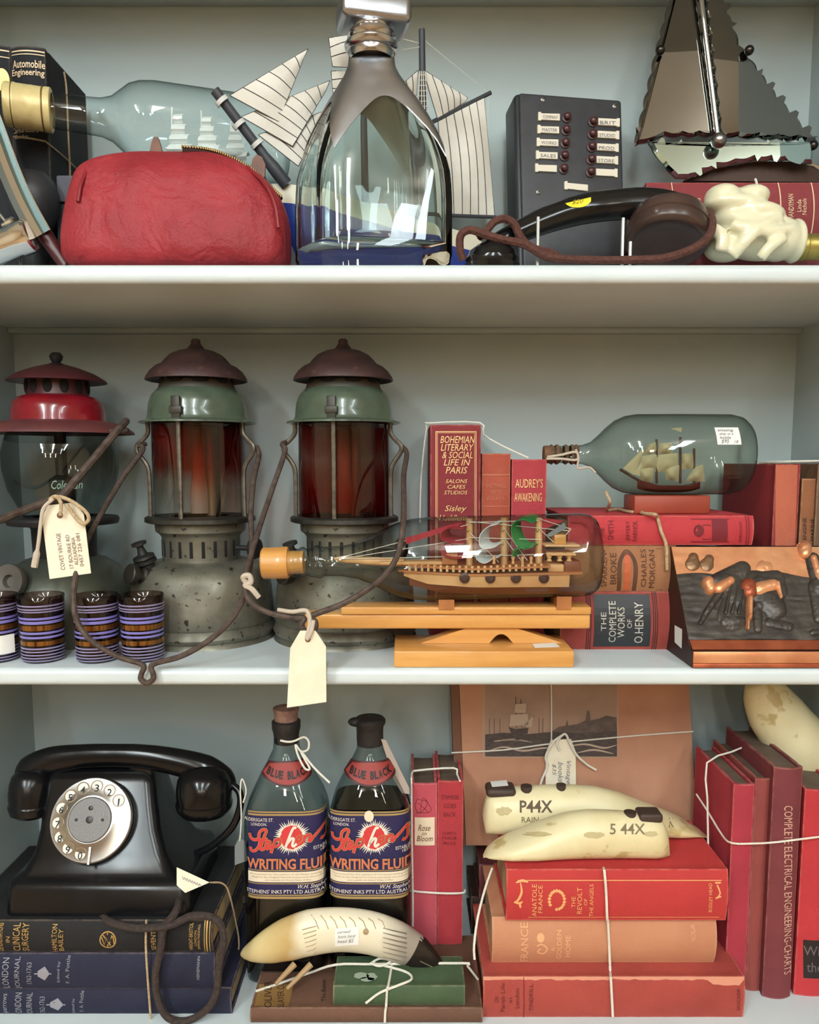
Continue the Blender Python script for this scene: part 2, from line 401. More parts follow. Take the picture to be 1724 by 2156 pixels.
def cloth(name, col, col2=None, rough=0.72, bump=0.35, vs=18, vlo=0.4, vhi=0.75):
    c2 = col2 or tuple(int(v*0.82) for v in col)
    col, c2 = [tuple(v*.86+.14*k for v, k in zip(q, (172, 150, 140))) for q in (col, c2)] if max(col)-min(col) > 40 else (col, c2)
    new = name not in MATS
    m = mat(name, col, rough, col2=c2, vs=vs, bump=bump, bs=700, vlo=vlo, vhi=vhi, spec=0.3)
    if new:                                # rubbed edges and corners, as on old cloth bindings
        nt = m.node_tree; N = nt.nodes; L = nt.links; b = N['Principled BSDF']
        bv = N.new('ShaderNodeBevel'); bv.samples = 6; bv.inputs['Radius'].default_value = 0.0032; ge = N.new('ShaderNodeNewGeometry')
        dt = N.new('ShaderNodeVectorMath'); dt.operation = 'DOT_PRODUCT'; L.new(bv.outputs[0], dt.inputs[0]); L.new(ge.outputs['Normal'], dt.inputs[1])
        iv = N.new('ShaderNodeMapRange'); iv.inputs['From Min'].default_value = 0.995; iv.inputs['From Max'].default_value = 0.90; L.new(dt.outputs['Value'], iv.inputs['Value'])
        tc = N.new('ShaderNodeTexCoord'); nz = N.new('ShaderNodeTexNoise'); nz.inputs['Scale'].default_value = 90; nz.inputs['Detail'].default_value = 5; L.new(tc.outputs['Object'], nz.inputs['Vector'])
        mr = N.new('ShaderNodeMapRange'); mr.inputs['From Min'].default_value = 0.34; mr.inputs['From Max'].default_value = 0.60; L.new(nz.outputs['Fac'], mr.inputs['Value'])
        mu = N.new('ShaderNodeMath'); mu.operation = 'MULTIPLY'; L.new(iv.outputs[0], mu.inputs[0]); L.new(mr.outputs[0], mu.inputs[1])
        mx = N.new('ShaderNodeMix'); mx.data_type = 'RGBA'; L.new(mu.outputs[0], mx.inputs['Factor'])
        L.new(b.inputs['Base Color'].links[0].from_socket, mx.inputs['A']); mx.inputs['B'].default_value = lin(tuple(min(255, v*.6+.4*k) for v, k in zip(col, (225, 190, 160)))); L.new(mx.outputs['Result'], b.inputs['Base Color'])
    return m
# ================================================================== shared helpers for this scene
def pl(p0, n, eps=0.0):
    """mapper: photo pixel -> place on the plane through p0 with normal n (towards the camera), lifted by eps"""
    p0 = Vector(p0); n = Vector(n).normalized()
    def f(x, y):
        d = ray(x, y); return CAM + d*((p0-CAM).dot(n)/d.dot(n)) + n*eps
    return f
def remesh(o, vox, it=6, fac=0.5):
    a = o.modifiers.new('remesh', 'REMESH'); a.mode = 'VOXEL'; a.voxel_size = vox; a.use_smooth_shade = True
    b = o.modifiers.new('smooth', 'SMOOTH'); b.factor = fac; b.iterations = it
    return o
def wob(p, s, a, seed=0.0):
    from mathutils import noise
    return noise.noise(Vector(p)*s + Vector((seed, seed*1.7, -seed)))*a
def slab(mb, pts, mp, th):
    """outline in pixels on a mapper plane, thickened away from the camera"""
    a = [Vector(mp(*p)) for p in pts]
    n = (a[1]-a[0]).cross(a[2]-a[1])
    for i in range(2, len(a)-1):
        k = (a[i]-a[i-1]).cross(a[i+1]-a[i])
        n = n + k if n.dot(k) > 0 else n - k
    n.normalize()
    if n.y < 0: n = -n
    return mb.prism(a, n*th)

def bvh_of(o):
    from mathutils.bvhtree import BVHTree
    me = o.data; off = Vector((0, 0, 0)); q = o
    while q is not None: off += q.location; q = q.parent
    return BVHTree.FromPolygons([v.co+off for v in me.vertices], [tuple(p.vertices) for p in me.polygons])
def caster(o, e):
    bv = bvh_of(o)
    def f(x, y):
        d = ray(x, y).normalized(); h = bv.ray_cast(CAM, d)
        return (h[0]-d*e) if h[0] is not None else P(x, y, .1)
    return f

# ================================================================== TOP SHELF
BLACKCLOTH = cloth('black_book_cloth', (34, 34, 38), (24, 24, 27))
t = book('upright_book', 'black volume with gilt title lettering behind the gold bottle cap', (22, 97, 95, 590), 0.112, 0.10, BLACKCLOTH, ZT, False,
     texts=[('Automobile', (25, 126, 92, 143), 0, {'m': PALEGILT, 'bold': 0.012}), ('Engineering', (23, 145, 91, 163), 0, {'m': PALEGILT, 'bold': 0.012}),
            ('Vol. I', (38, 178, 66, 188), 0, {'m': PALEGILT}), ('General', (22, 254, 52, 264), 0, {'m': PALEGILT}), ('Carburettors', (22, 268, 80, 279), 0, {'m': PALEGILT}), ('Clutches', (28, 283, 60, 291), 0, {'m': PALEGILT})],
     bands=[(107, 3, PALEGILT), (114, 2, PALEGILT)])
def seal(mb, mp): disc(mb, 2, 166, 14, 24, mp)
book('upright_book', 'black volume with a round gilt seal at the left edge of the top shelf', (-62, 93, 20, 590), 0.112, 0.10, BLACKCLOTH, ZT, False,
     bands=[(104, 3, PALEGILT), (118, 2, PALEGILT)], marks=[(GILT, seal, 1)])
string('book_string', 'thin pale string tied around the black books behind the gold cap', W3((28, 288, .109), (60, 291, .109), (92, 297, .109), (98, 300, .112), (140, 335, .148), (172, 368, .188)), 0.0009, TWINE)
string('book_string', 'upright pale string on the side board of the black book', W3((135, 152, .147), (140, 190, .146), (144, 290, .146), (147, 350, .146), (148, 420, .146)), 0.0009, TWINE)

# dark things under and behind the reclining bottle
t = thing('storage_box', 'dark grey box lying behind the red pouch under the reclining bottle', 'box', P(340, 590, .15).xyz)
a = P(117, 368, .096); b = P(560, 430, .096); zb = P(117, 426, .096).z
lo = MB().box(a.x, b.x, .096, .20, zb+0.0004, a.z, 0.002).build('lid', mat('grey_card', (84, 84, 92), 0.8, bump=.3, bs=400), t)
MB().box(a.x-0.003, b.x+0.003, .099, .197, ZT, zb, 0.002).build('body', mat('dark_grey_card', (52, 52, 56), 0.8, bump=.3, bs=400), t)
MB().sphere(P(74, 432, .082), 1.0, 24, 16, (0.021, 0.018, 0.026)).sphere(P(74, 500, .082), 1.0, 16, 10, (0.017, 0.016, 0.022))
t = thing('lamp_globe', 'dark grey rounded housing standing behind the chrome lamp rim', 'lamp', (P(70, 560, .082).x, .082, ZT))
g0 = P(72, 424, .085)
MB().lathe([(0.0, 0.028), (0.012, 0.0255), (0.019, 0.018), (0.0225, 0.006), (0.0215, -0.008), (0.017, -0.020), (0.011, -0.027), (0.010, ZT+0.004-g0.z)], g0, seg=28).build('housing', mat('grey_bakelite', (50, 51, 55), 0.45), t)
MB().lathe([(0.0, 0.004), (0.020, 0.004), (0.0225, 0.0)], (g0.x, g0.y, ZT), seg=28, cap1=True).build('foot', mat('grey_bakelite', (50, 51, 55)), t)

# curved chrome fitting cut off by the left edge
t = thing('chrome_fitting', 'curved polished chrome band with a swivel stem cut off by the left edge', 'chrome fitting', (P(30, 550, .05).x, .05, ZT))
def bandstrip(nm, off0, off1, Y0, Y1, m_, fl=0.0):
    path = cr([(-75, 60, 0), (-30, 170, 0), (4, 258, 0), (36, 345, 0), (68, 418, 0), (104, 484, 0)], 6); rings = []
    for i, p in enumerate(path):
        tn = (path[min(i+1, len(path)-1)]-path[max(i-1, 0)]).normalized(); nn = Vector((tn.y, -tn.x, 0))
        a_ = p-nn*off0; b_ = p-nn*off1
        if nn.x < 0: a_ = p+nn*off0; b_ = p+nn*off1
        c_ = (a_+b_)/2
        rings.append([P(a_.x, a_.y, Y0), P(c_.x, c_.y, Y0-fl), P(b_.x, b_.y, Y0), P(b_.x, b_.y, Y1), P(a_.x, a_.y, Y1)])
    MB().loft(rings).build(nm, m_, t, sharp=35)
bandstrip('outer_band', 0, 17, .040, .062, mat('bluish_chrome', (150, 180, 186), 0.15, 1.0))
bandstrip('inner_band', 17.5, 44, .034, .062, CHROME, .004)
bandstrip('edge_bead', -2.5, 0, .038, .060, CHROME)
s0 = P(66, 494, .030); s1 = P(-30, 556, .030)
s1.z = max(s1.z, ZT+0.016)
MB().lathe([(0.0, 0.0), (0.0125, 0.0), (0.0145, 0.002), (0.0145, 0.012), (0.0135, 0.014), (0.0138, 0.06), (0.0, 0.06)], s0, s1-s0, 32).build('swivel_stem', CHROME, t)
MB().lathe([(0.0, 0.006), (0.004, 0.006), (0.004, 0.0), (0.0022, 0.0), (0.0022, -0.006), (0.0, -0.006)], P(17, 470, .040), (0.9, -0.3, 0.2), 12).build('clamp_screw', CHROME, t)
MB().tube([P(-10, 440, .047), P(38, 500, .043), P(-10, 540, .043)], 0.0016, 8).build('bracket', CHROME, t)
MB().tube([P(90, 488, .05), P(140, 562, .05)], [0.0075, 0.006], 12).build('arm', mat('dark_red_bakelite', (74, 32, 32), 0.35), t)

# reclining clear bottle with a gold cap
A0 = P(10, 219, .072); E0 = P(612, 304, .148); AX = (E0-A0); LB = AX.length; AXn = AX.normalized()
t = thing('glass_bottle', 'clear glass bottle with a gold screw cap lying behind the red pouch', 'bottle', A0.lerp(E0, .6)-Vector((0, 0, .04)))
def bs(x): return (x-10)/602.0*LB
mm = 0.000452
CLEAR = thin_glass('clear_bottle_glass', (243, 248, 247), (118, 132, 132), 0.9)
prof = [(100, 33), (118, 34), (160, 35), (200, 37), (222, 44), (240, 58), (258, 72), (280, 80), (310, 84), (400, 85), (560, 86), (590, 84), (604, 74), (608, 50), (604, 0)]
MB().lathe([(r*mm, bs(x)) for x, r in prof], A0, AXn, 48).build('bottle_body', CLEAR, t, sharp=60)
GC = mat('brushed_gold_cap', (212, 194, 138), 0.42, 0.12, col2=(184, 158, 98), vs=60, vlo=.5, vhi=.8)
cpf = [(0, 0), (38, 0), (41, 2), (42, 8), (41, 14), (42.5, 17), (42.5, 22), (41.5, 24), (41.5, 78), (42.5, 80), (42.5, 90), (40, 92), (33, 92)]
cp_ = MB().lathe([(r*mm, bs(10+x)) for r, x in cpf], A0, AXn, 48).build('screw_cap', GC, t)
MB().lathe([(42.9*mm, bs(26)), (43.1*mm, bs(27)), (42.9*mm, bs(28))], A0, AXn, 48).lathe([(42.6*mm, bs(84)), (43*mm, bs(85.5)), (42.6*mm, bs(87))], A0, AXn, 48).build('cap_groove', mat('dark_gold', (120, 92, 44), 0.5, 0.4), cp_)
t = thing('miniature_ship', 'tiny white three-masted ship inside the gold-capped bottle', 'model ship', A0+AXn*bs(430)-Vector((0, 0, .03)))
WSAIL = mat('white_paper_sail', (236, 238, 236), 0.6)
for xm, y0, y1 in ((362, 226, 322), (424, 233, 322), (486, 256, 334)):
    c0 = A0+AXn*bs(xm); top = P(xm, y0, c0.y); bot = P(xm, y1, c0.y)
    mast = MB().tube([bot, top], 0.0009, 6).build('mast', WSAIL, t)
    for k in range(4):
        z = top.z+(bot.z-top.z)*(0.16+0.22*k); w = 0.0045+0.0022*k; hh = 0.0085
        MB().sheet([[Vector((c0.x-w*f+w*(2*j/4), c0.y-0.004*math.sin(PI*i/3)-0.001, z-hh*i/3)) for j in range(5)] for i, f in enumerate((0.8, .9, 1, 1.05))], 0.0005).build('sail', WSAIL, t)
c0 = A0+AXn*bs(424); zz = P(424, 326, c0.y).z
MB().loft([[Vector((c0.x+u*0.04, c0.y+0.007*math.cos(q)*(1-u*u)**.5*1.0+(.022*u*.35), zz+0.004+0.006*math.sin(q)*(1 if math.sin(q) < 0 else .2)*(1-u*u)**.3)) for q in [2*PI*i/12 for i in range(12)]] for u in [-.99, -.8, -.4, 0, .4, .8, .99]]).build('hull', WSAIL, t)

# red leather pouch
LEATHER = mat('red_leather', (158, 46, 54), 0.55, col2=(136, 34, 42), vs=22, bump=0.5, bs=420, spec=.35, bump2=.55, bs2=26)
t = thing('leather_pouch', 'red grained leather zip pouch with tan pull tabs on the top shelf', 'pouch', (P(375, 555, .05).x, .05, ZT))
lev = [(556, 160, 598, .034), (552, 149, 605, .037), (540, 145, 608, .038), (500, 143, 610, .038), (460, 147, 608, .037), (425, 153, 600, .035), (395, 160, 580, .032), (372, 166, 558, .029),
       (356, 176, 532, .024), (343, 190, 508, .019), (334, 212, 486, .014), (327, 240, 462, .009), (321, 270, 432, .005), (318, 300, 400, .003)]
rings = []; NS = 64
for (y, xl, xr, dh) in lev:
    r = []
    for j in range(NS):
        a = 2*PI*j/NS; ca, sa = math.cos(a), math.sin(a); e = 0.45
        ux = math.copysign(abs(ca)**e, ca); uy = math.copysign(abs(sa)**e, sa)
        p = P((xl+xr)/2+ux*(xr-xl)/2, y, .05); p.y = .05+uy*dh; p.z = Zof(y, .05-dh*.3) if y < 549 else Zof(y, .05)
        if y > 548: p.z = max(ZT+0.0004, p.z)
        p.y += wob(p, 38, .0035, 3)*(1 if y < 545 else 0) + wob(p, 90, .0016, 9)*(1 if y < 545 else 0)
        r.append(p)
    rings.append(r)
zmin = min(p.z for p in rings[0]); rings[0] = [Vector((p.x, p.y, ZT+0.0003)) for p in rings[0]]
for r in rings[1:]:
    for p in r: p.z = max(p.z, ZT+0.0006)
bd = MB().loft(rings).build('body', LEATHER, t, sharp=80, subsurf=1)
SEAM = mat('dark_red_piping', (128, 24, 32), 0.45)
MB().tube(cr(W3((182, 362, .026), (170, 390, .019), (164, 425, .0155)), 6), 0.0018, 8).build('piping', SEAM, t)
MB().tube(cr(W3((520, 352, .031), (556, 385, .022), (578, 430, .0175), (586, 480, .0165)), 6), 0.0018, 8).build('piping', SEAM, t)
ZIP = mat('brass_zip_teeth', (120, 96, 58), 0.4, 0.8)
zc = cr(W3((385, 316, .046), (430, 320, .046), (462, 328, .046), (500, 344, .045), (535, 366, .044), (566, 394, .043), (592, 420, .042)), 8)
zt = MB().tube(zc, 0.0022, 6).build('zip_tape', mat('dark_zip_tape', (60, 30, 28), 0.8), t)
tm = MB()
for i, p in enumerate(zc): tm.box(p.x-.0008, p.x+.0008, p.y-.003, p.y+.001, p.z+.0012, p.z+.0036, .0003, 1)
tm.build('zip_teeth', ZIP, t)
TAN = mat('tan_leather_tab', (112, 62, 28), 0.5, col2=(88, 44, 20), vs=60)
def tabm(pts, Y): return slab(MB(), pts, plane(Y), 0.004)
tabm([(314, 322), (319, 298), (324, 288), (332, 288), (336, 300), (342, 322)], .052).build('pull_tab', TAN, t)
tabm([(526, 358), (532, 334), (540, 325), (551, 330), (558, 345), (557, 372), (545, 380)], .060).build('pull_tab', TAN, t)

# ------------------------------------------------------------------ model sailing ship behind the decanter
t = thing('model_ship', 'blue and white wooden sailing ship with seamed canvas sails behind the glass decanter', 'model ship', (P(800, 590, .135).x, .135, ZT))
BLUE = mat('blue_hull_paint', (34, 62, 150), 0.4, col2=(26, 48, 124), vs=14)
CREAMP = mat('cream_hull_paint', (228, 220, 200), 0.45)
SAIL = mat('canvas_sail', (222, 217, 208), 0.85, col2=(208, 202, 190), vs=30, bump=.3, bs=900)
SEAMK = mat('dark_sail_seam', (60, 52, 50), 0.8)
SPAR = mat('dark_grey_spar', (58, 60, 66), 0.5)
st = [(0.0, 388, .001), (.06, 392, .008), (.15, 404, .016), (.3, 425, .023), (.5, 452, .027), (.7, 478, .026), (.88, 498, .022), (1.0, 508, .017)]
def hst(s):
    y = interp([(a, b) for a, b, c in st], s); hb = interp([(a, c) for a, b, c in st], s)
    Yc = .112+.05*s; x = 578+432*s; p = P(x, y, Yc); return p, hb, Yc
lo_, hi_, dk = [], [], []
for i in range(25):
    s = i/24; p, hb, Yc = hst(s); wl = p.z-0.018+0.002*s; keel = ZT+0.004+0.03*max(0, .18-s)/.18
    rk = 0.020*max(0, (0.12-s)/.12)
    lo_.append([Vector((p.x+rk*(1-k), Yc+sg*hb*f, keel+(wl-keel)*k)) for sg, k, f in ((-1, 1, 1), (-1, .6, .95), (-1, .3, .75), (-1, .08, .35), (1, 0, .02), (1, .08, .35), (1, .3, .75), (1, .6, .95), (1, 1, 1))])
    hi_.append([Vector((p.x, Yc-hb*1.02, wl)), Vector((p.x-.002*(1-s), Yc-hb*1.06, p.z)), Vector((p.x-.002*(1-s), Yc-hb*.94, p.z)), Vector((p.x-.002*(1-s), Yc+hb*.94, p.z)), Vector((p.x-.002*(1-s), Yc+hb*1.06, p.z)), Vector((p.x, Yc+hb*1.02, wl))])
MB().loft(lo_).build('hull', BLUE, t, sharp=60)
MB().loft(hi_).build('bulwark', CREAMP, t, sharp=50)
for s in (.35, .5, .65, .8):
    p, hb, Yc = hst(s); MB().lathe([(0, -.001), (.004, -.001), (.004, .001), (0, .001)], (p.x, Yc-hb*.985, p.z-.034), (0, -1, 0), 14).build('porthole', SPAR, t)
for s in (.3, .75):
    p, hb, Yc = hst(s); MB().box(p.x-.004, p.x+.004, Yc-.018, Yc+.018, ZT, ZT+.006, .001).build('cradle', mat('dark_cradle_wood', (80, 56, 40), 0.6), t)
bsp = MB().tube(cr(W3((603, 388, .106), (575, 352, .100), (452, 190, .078)), 5), [0.0062]*6+[0.0046]*5, 12).build('bowsprit', SPAR, t)
for (x, y, Y) in ((467, 213, .0795), (503, 262, .086), (541, 303, .092)):
    c = P(x, y, Y); d = (P(452, 190, .078)-P(575, 352, .1)).normalized()
    MB().lathe([(.0058, -.002), (.0066, -.002), (.0066, .002), (.0058, .002)], c, d, 14).build('lashing', mat('white_lashing', (210, 210, 206), .7), bsp)
def sail(corners, Ys, bag, seams, nm='sail', along=0):
    """corners: 4 pixel corners (a,b along the first edge; d,c along the opposite); seams: count of seam lines"""
    a, b, c, d = [P(x, y, Y) for (x, y), Y in zip(corners, Ys)]; n = 10; g = []
    nrm = (b-a).cross(d-a); nrm = nrm.normalized() if nrm.length else Vector((0, -1, 0))
    if nrm.y > 0: nrm = -nrm
    def S(u, v): return (a.lerp(b, u)).lerp(d.lerp(c, u), v) + nrm*bag*math.sin(PI*min(1, max(0, u)))*math.sin(PI*min(1, max(0, v)))
    g = [[S(i/n, j/n) for j in range(n+1)] for i in range(n+1)]
    o = MB().sheet(g, 0.0006).build(nm, SAIL, t)
    sm = MB()
    for k in range(1, seams+1):
        f = k/(seams+1)
        pts = [(S(f, j/8) if along == 0 else S(j/8, f)) + nrm*.0004 for j in range(9)]
        sm.tube(pts, 0.00045, 5)
    for e in ([S(0, j/8) for j in range(9)], [S(1, j/8) for j in range(9)], [S(j/8, 0) for j in range(9)], [S(j/8, 1) for j in range(9)]): sm.tube(e, 0.00045, 5)
    sm.build('seam', SEAMK, o)
    return o
sail([(484, 201), (648, 103), (640, 120), (586, 256)], (.086, .10, .10, .096), .004, 5, 'jib', 0)
sail([(508, 246), (694, 170), (686, 190), (616, 308)], (.092, .108, .108, .10), .004, 6, 'jib', 0)
sail([(544, 284), (680, 235), (672, 262), (628, 350)], (.097, .112, .112, .104), .003, 5, 'jib', 0)
m1 = MB().tube([P(770, 445, .122), P(762, 10, .122)], [.004, .0026], 10).build('mast', SPAR, t)
m2 = MB().tube([P(893, 485, .142), P(888, 62, .142)], [.0046, .0032], 10).build('mast', SPAR, t)
sail([(692, 80), (800, 66), (806, 146), (700, 140)], (.112, .118, .118, .112), .012, 2, 'square_sail', 1)
sail([(697, 150), (806, 150), (812, 262), (702, 205)], (.112, .118, .118, .112), .012, 2, 'square_sail', 1)
sail([(880, 148), (876, 200), (850, 232), (842, 182)], (.138, .138, .132, .132), .003, 2, 'topsail', 1)
sail([(890, 146), (984, 206), (980, 214), (921, 250)], (.142, .158, .158, .148), .004, 4, 'topsail', 0)
gaff = MB().tube([P(896, 264, .146), P(1033, 195, .166)], .0022, 8).build('gaff', SPAR, t)
sail([(922, 253), (1019, 206), (1041, 454), (938, 450)], (.150, .163, .166, .152), .010, 5, 'mainsail', 0)
MB().tube([P(892, 452, .146), P(1044, 457, .166)], .0019, 8).build('boom', SPAR, t)
rg = MB()
for dx in (-9, -3, 3, 9): rg.tube([P(889+dx*.6, 150, .139), P(891+dx*1.3, 255, .138)], .0005, 5)
for k in range(9): rg.tube([P(881-.3*k, 158+11*k, .1385), P(898+.4*k, 158+11*k, .1385)], .0004, 5)
for a, b in (((888, 98, .142), (845, 105, .122)), ((888, 80, .142), (1030, 197, .166)), ((888, 92, .142), (760, 60, .122)), ((1028, 200, .165), (1026, 300, .165))): rg.tube([P(*a), P(*b)], .0003, 4)
rg.build('rigging', WHITE_STRING, t)

# ------------------------------------------------------------------ silver-mounted decanter
DY = .048
t = thing('decanter', 'square clear glass decanter with a silver draped neck and block stopper', 'decanter', (P(782, 555, DY).x, DY, ZT))
dc = P(784, 500, DY).x; dm = M(DY, 300); ROT = math.radians(20)
hw = [(557, 160), (550, 166), (480, 166), (420, 167), (370, 162), (330, 152), (290, 137), (250, 116), (215, 94), (185, 73), (160, 56), (140, 47), (118, 45)]
def dsec(y, k, grow=0.0, inner=False):
    """half-size of the glass at photo row y, direction k (angle)"""
    w = interp([(a, b) for a, b in reversed(hw)], y)*M(DY, y)
    sq = min(1.0, max(0.0, (y-140)/150.0)); e = 2.0+3.2*sq
    a = k; c_, s_ = abs(math.cos(a)), abs(math.sin(a)); r = 1.0/((c_**e+s_**e)**(1/e))
    proj = max(abs(math.cos(q+ROT))/((abs(math.cos(q))**e+abs(math.sin(q))**e)**(1/e)) for q in [i*PI/40 for i in range(80)])
    return r*w/proj + grow
def dpt(y, k, grow=0.0):
    r = dsec(y, k, grow); a = k+ROT; dent = 0
    return Vector((dc+math.cos(a)*r, DY+math.sin(a)*r*0.52, Zof(y, DY)))
ND = 72; ks = [2*PI*i/ND for i in range(ND)]
outer = [[dpt(y, k) for k in ks] for y in (557, 553, 545, 520, 480, 440, 400, 370, 340, 310, 280, 250, 220, 195, 175, 158, 142, 125)]
for r in outer[:1]:
    for p in r: p.z = ZT+0.0004
inner = [[dpt(y, k, -0.0075 if y > 200 else -0.005) for k in ks] for y in (125, 142, 158, 175, 195, 220, 250, 280, 310, 340, 370, 400, 440, 480, 505, 520, 527)]
for p in inner[-1]: p.x = dc+(p.x-dc)*.8; p.y = DY+(p.y-DY)*.8
MB().loft(outer+inner).build('glass_body', solid_glass('decanter_glass', (236, 246, 243)), t, sharp=70)
SILVER = mat('brushed_silver', (172, 174, 180), 0.28, 1.0, rough2=0.38, vs=40)
def edge_y(k):
    q = (k % (PI/2))/(PI/2)            # 0 at a face centre, .5 at a corner
    d = abs(q-0.5)*2; d = 1-d          # 0 face centre, 1 corner
    return 222+122*d**2.3
sl = []
for i in range(19):
    f = i/18; r = []
    for k in ks:
        y = 118+(edge_y(k)-118)*f; r.append(dpt(y, k, 0.0012))
    sl.append(r)
s2 = [[dpt(118+(edge_y(k)-118)*(1-i/18), k, 0.0004) for k in ks] for i in range(19)]
MB().loft(sl+s2+[sl[0]], True, False, False).build('silver_mount', SILVER, t, sharp=60)
cb = P(784, 118, DY)
nk = [(44, 128), (47, 122), (47, 112), (52, 110), (56, 104), (57, 98), (53, 93), (46, 90), (48, 84), (51, 80), (50, 74), (44, 71), (40, 66), (42, 60), (40, 54), (36, 50)]
MB().lathe([(r*M(DY, y), Zof(y, DY)) for r, y in nk], (dc, DY, 0), seg=48, cap1=True).build('collar', mat('polished_silver', (184, 184, 188), 0.16, 1.0), t)
sb = MB().box(-.031, .031, -.020, .020, 0, .0225, .006, 4); sb.xf(Matrix.Translation((P(786, 60, DY).x, DY, Zof(62, DY))) @ Matrix.Rotation(math.radians(14), 4, 'Z'))
sb.build('stopper', SILVER, t, sharp=50)

# ------------------------------------------------------------------ push-button intercom
BAKE = mat('dark_grey_bakelite', (46, 46, 50), 0.45, col2=(38, 38, 42), vs=50, bump=.1, bs=300)
c0 = P(1200, 560, .165); rzI = math.radians(9); lean = math.radians(-7)
base = Vector((c0.x, .150, ZT))
MX = Matrix.Translation(base) @ Matrix.Rotation(rzI, 4, 'Z') @ Matrix.Rotation(lean, 4, 'X')
t = thing('intercom_panel', 'dark grey push-button intercom box with white name labels behind the handset', 'intercom', base)
topz = P(1210, 189, .165).z-ZT
MB().box(-.0575, .0585, 0, .038, 0.001, topz, .005, 3, MX).build('case', BAKE, t, sharp=50)
MB().box(-.0535, .0575, -.004, .001, .006, topz-.002, .003, 3, MX).build('front_plate', mat('face_plate_bakelite', (58, 58, 62), 0.5, col2=(50, 50, 54), vs=80), t, sharp=50)
p0 = MX @ Vector((0, -.004, .1)); nI = (MX.to_3x3() @ Vector((0, -1, 0)))
LABW = mat('ivory_label_holder', (226, 216, 198), 0.6); BTN = mat('dark_red_button', (74, 40, 40), 0.3)
def onI(x, y, e=0): return pl(p0, nI, e)(x, y)
rows = 5
names = ['COMPANY', 'MASTER', 'WORKS', 'SALES', '', 'BRIT', 'STUDIO', 'PROD', 'STORE', '']
for k in range(5):
    yl = 247+27*k; yr = 259+26.5*k
    for side in (0, 1):
        if side == 0: x0, x1, y, bx, by = 1132-1.6*k, 1177-1.6*k, yl, 1192-1.6*k, yl+2
        else: x0, x1, y, bx, by = 1258-1.2*k, 1303-1.2*k, yr, 1247-1.2*k, yr-1
        q = MB(); a = onI(x0, y-7+ (0)); 
        pts = [(x0, y-9), (x0+6, y-8.6), (x0+6, y-6), (x1, y-5), (x1, y+9), (x0+6, y+7), (x0+6, y+9), (x0, y+8.5)] if side == 0 else [(x0, y-8), (x1-6, y-6), (x1-6, y-8), (x1, y-7.5), (x1, y+10), (x1-6, y+9.6), (x1-6, y+8), (x0, y+6)]
        slab(q, pts, pl(p0, nI, .0022), .0024); lb = q.build('name_label', LABW, t, smooth=False)
        nmz = names[k+5*side]
        if nmz: words(MB(), nmz, (x0+9 if side == 0 else x0+3, y-2, x1-4 if side == 0 else x1-9, y+5), pl(p0, nI, .0026), skew=1.5).build('label_lettering', GREYINK, lb, smooth=False)
        MB().lathe([(.0052, 0), (.0052, .0016), (.0036, .002), (.0036, .006), (.0024, .0072), (0, .0076)], onI(bx, by), nI, 16).build('push_button', BTN, t)
q = MB(); slab(q, [(1187, 384), (1193, 383), (1193, 387), (1236, 391), (1236, 404), (1193, 399), (1193, 401), (1187, 400)], pl(p0, nI, .0022), .0024); q.build('name_label', LABW, t, smooth=False)
SCR = mat('screw_steel', (180, 180, 178), 0.3, 1.0)
for (x, y) in ((1143, 210), (1294, 224), (1133, 405)):
    o = MB().lathe([(.0026, 0), (.0026, .0008), (.0018, .0014), (0, .0016)], onI(x, y), nI, 14).build('screw', SCR, t)
    ribbon(MB(), [(x-4, y+2), (x+4, y-2)], 1.6, pl(p0, nI, .0018), 1).build('slot', BLACKINK, o, smooth=False)

# ------------------------------------------------------------------ telephone handset with cloth cord
t = thing('telephone_handset', 'black bakelite telephone handset with a yellow price sticker on the top shelf', 'handset', (P(1240, 555, .055).x, .055, ZT))
BBK = mat('glossy_black_bakelite', (15, 15, 17), 0.14, spec=.45)
hp = [(1025, 526, 17), (1056, 506, 21), (1106, 482, 24), (1166, 458, 28), (1236, 439, 31), (1310, 430, 32), (1370, 430, 33), (1418, 440, 34), (1450, 458, 28), (1470, 474, 16)]
cv = cr([(*P(x, y, .062), r*M(.06, 450)) for x, y, r in hp], 5) if False else None
pts = cr([P(x, y, .040+.024*min(1, i/4)) for i, (x, y, r) in enumerate(hp)], 5); rs = [interp([(i, r*M(.06, 450)) for i, (x, y, r) in enumerate(hp)], i/5) for i in range(len(pts))]
hdl = MB().tube(pts, rs, 20, flat=.85).build('handle', BBK, t, sharp=70)
ec = P(1036, 534, .034); ec.z = ZT
MB().lathe([(0, .0005), (.0215, .0005), (.0235, .002), (.0245, .007), (.0238, .008), (.0238, .012), (.0225, .0135), (.0205, .0185), (.014, .0235), (0, .026)], ec, seg=40).build('earpiece', BBK, t)
BRB = mat('brown_bakelite', (74, 54, 48), 0.3, col2=(58, 42, 38), vs=40)
mc = P(1408, 470, .060); ma = Vector((-.18, -.42, -.89)).normalized()
mouth = MB().lathe([(.012, -.014), (.026, -.010), (.034, -.003), (.0365, .004), (.037, .010), (.0355, .0112), (.0365, .0122), (.0365, .021), (.0345, .0235), (.031, .0245), (.029, .0225), (.015, .0195), (0, .0185)], mc, ma, 48).build('mouthpiece', BRB, t)
MB().lathe([(.0, -.0005), (.003, 0), (.003, .0012), (0, .0016)], mc+ma*.012+Vector((-.020, -.028, .012)), (-.5, -.8, .2), 10).build('set_screw', BRB, mouth)
hn = Vector((.05, -.93, .36)); hq = P(1216, 424, .036)
YEL = mat('yellow_price_sticker', (236, 214, 40), 0.5)
def ons(e=0): return caster(hdl, e)
sk = MB(); q = ons(.0007)
ptsS = [(1190+54*i/10) for i in range(11)]
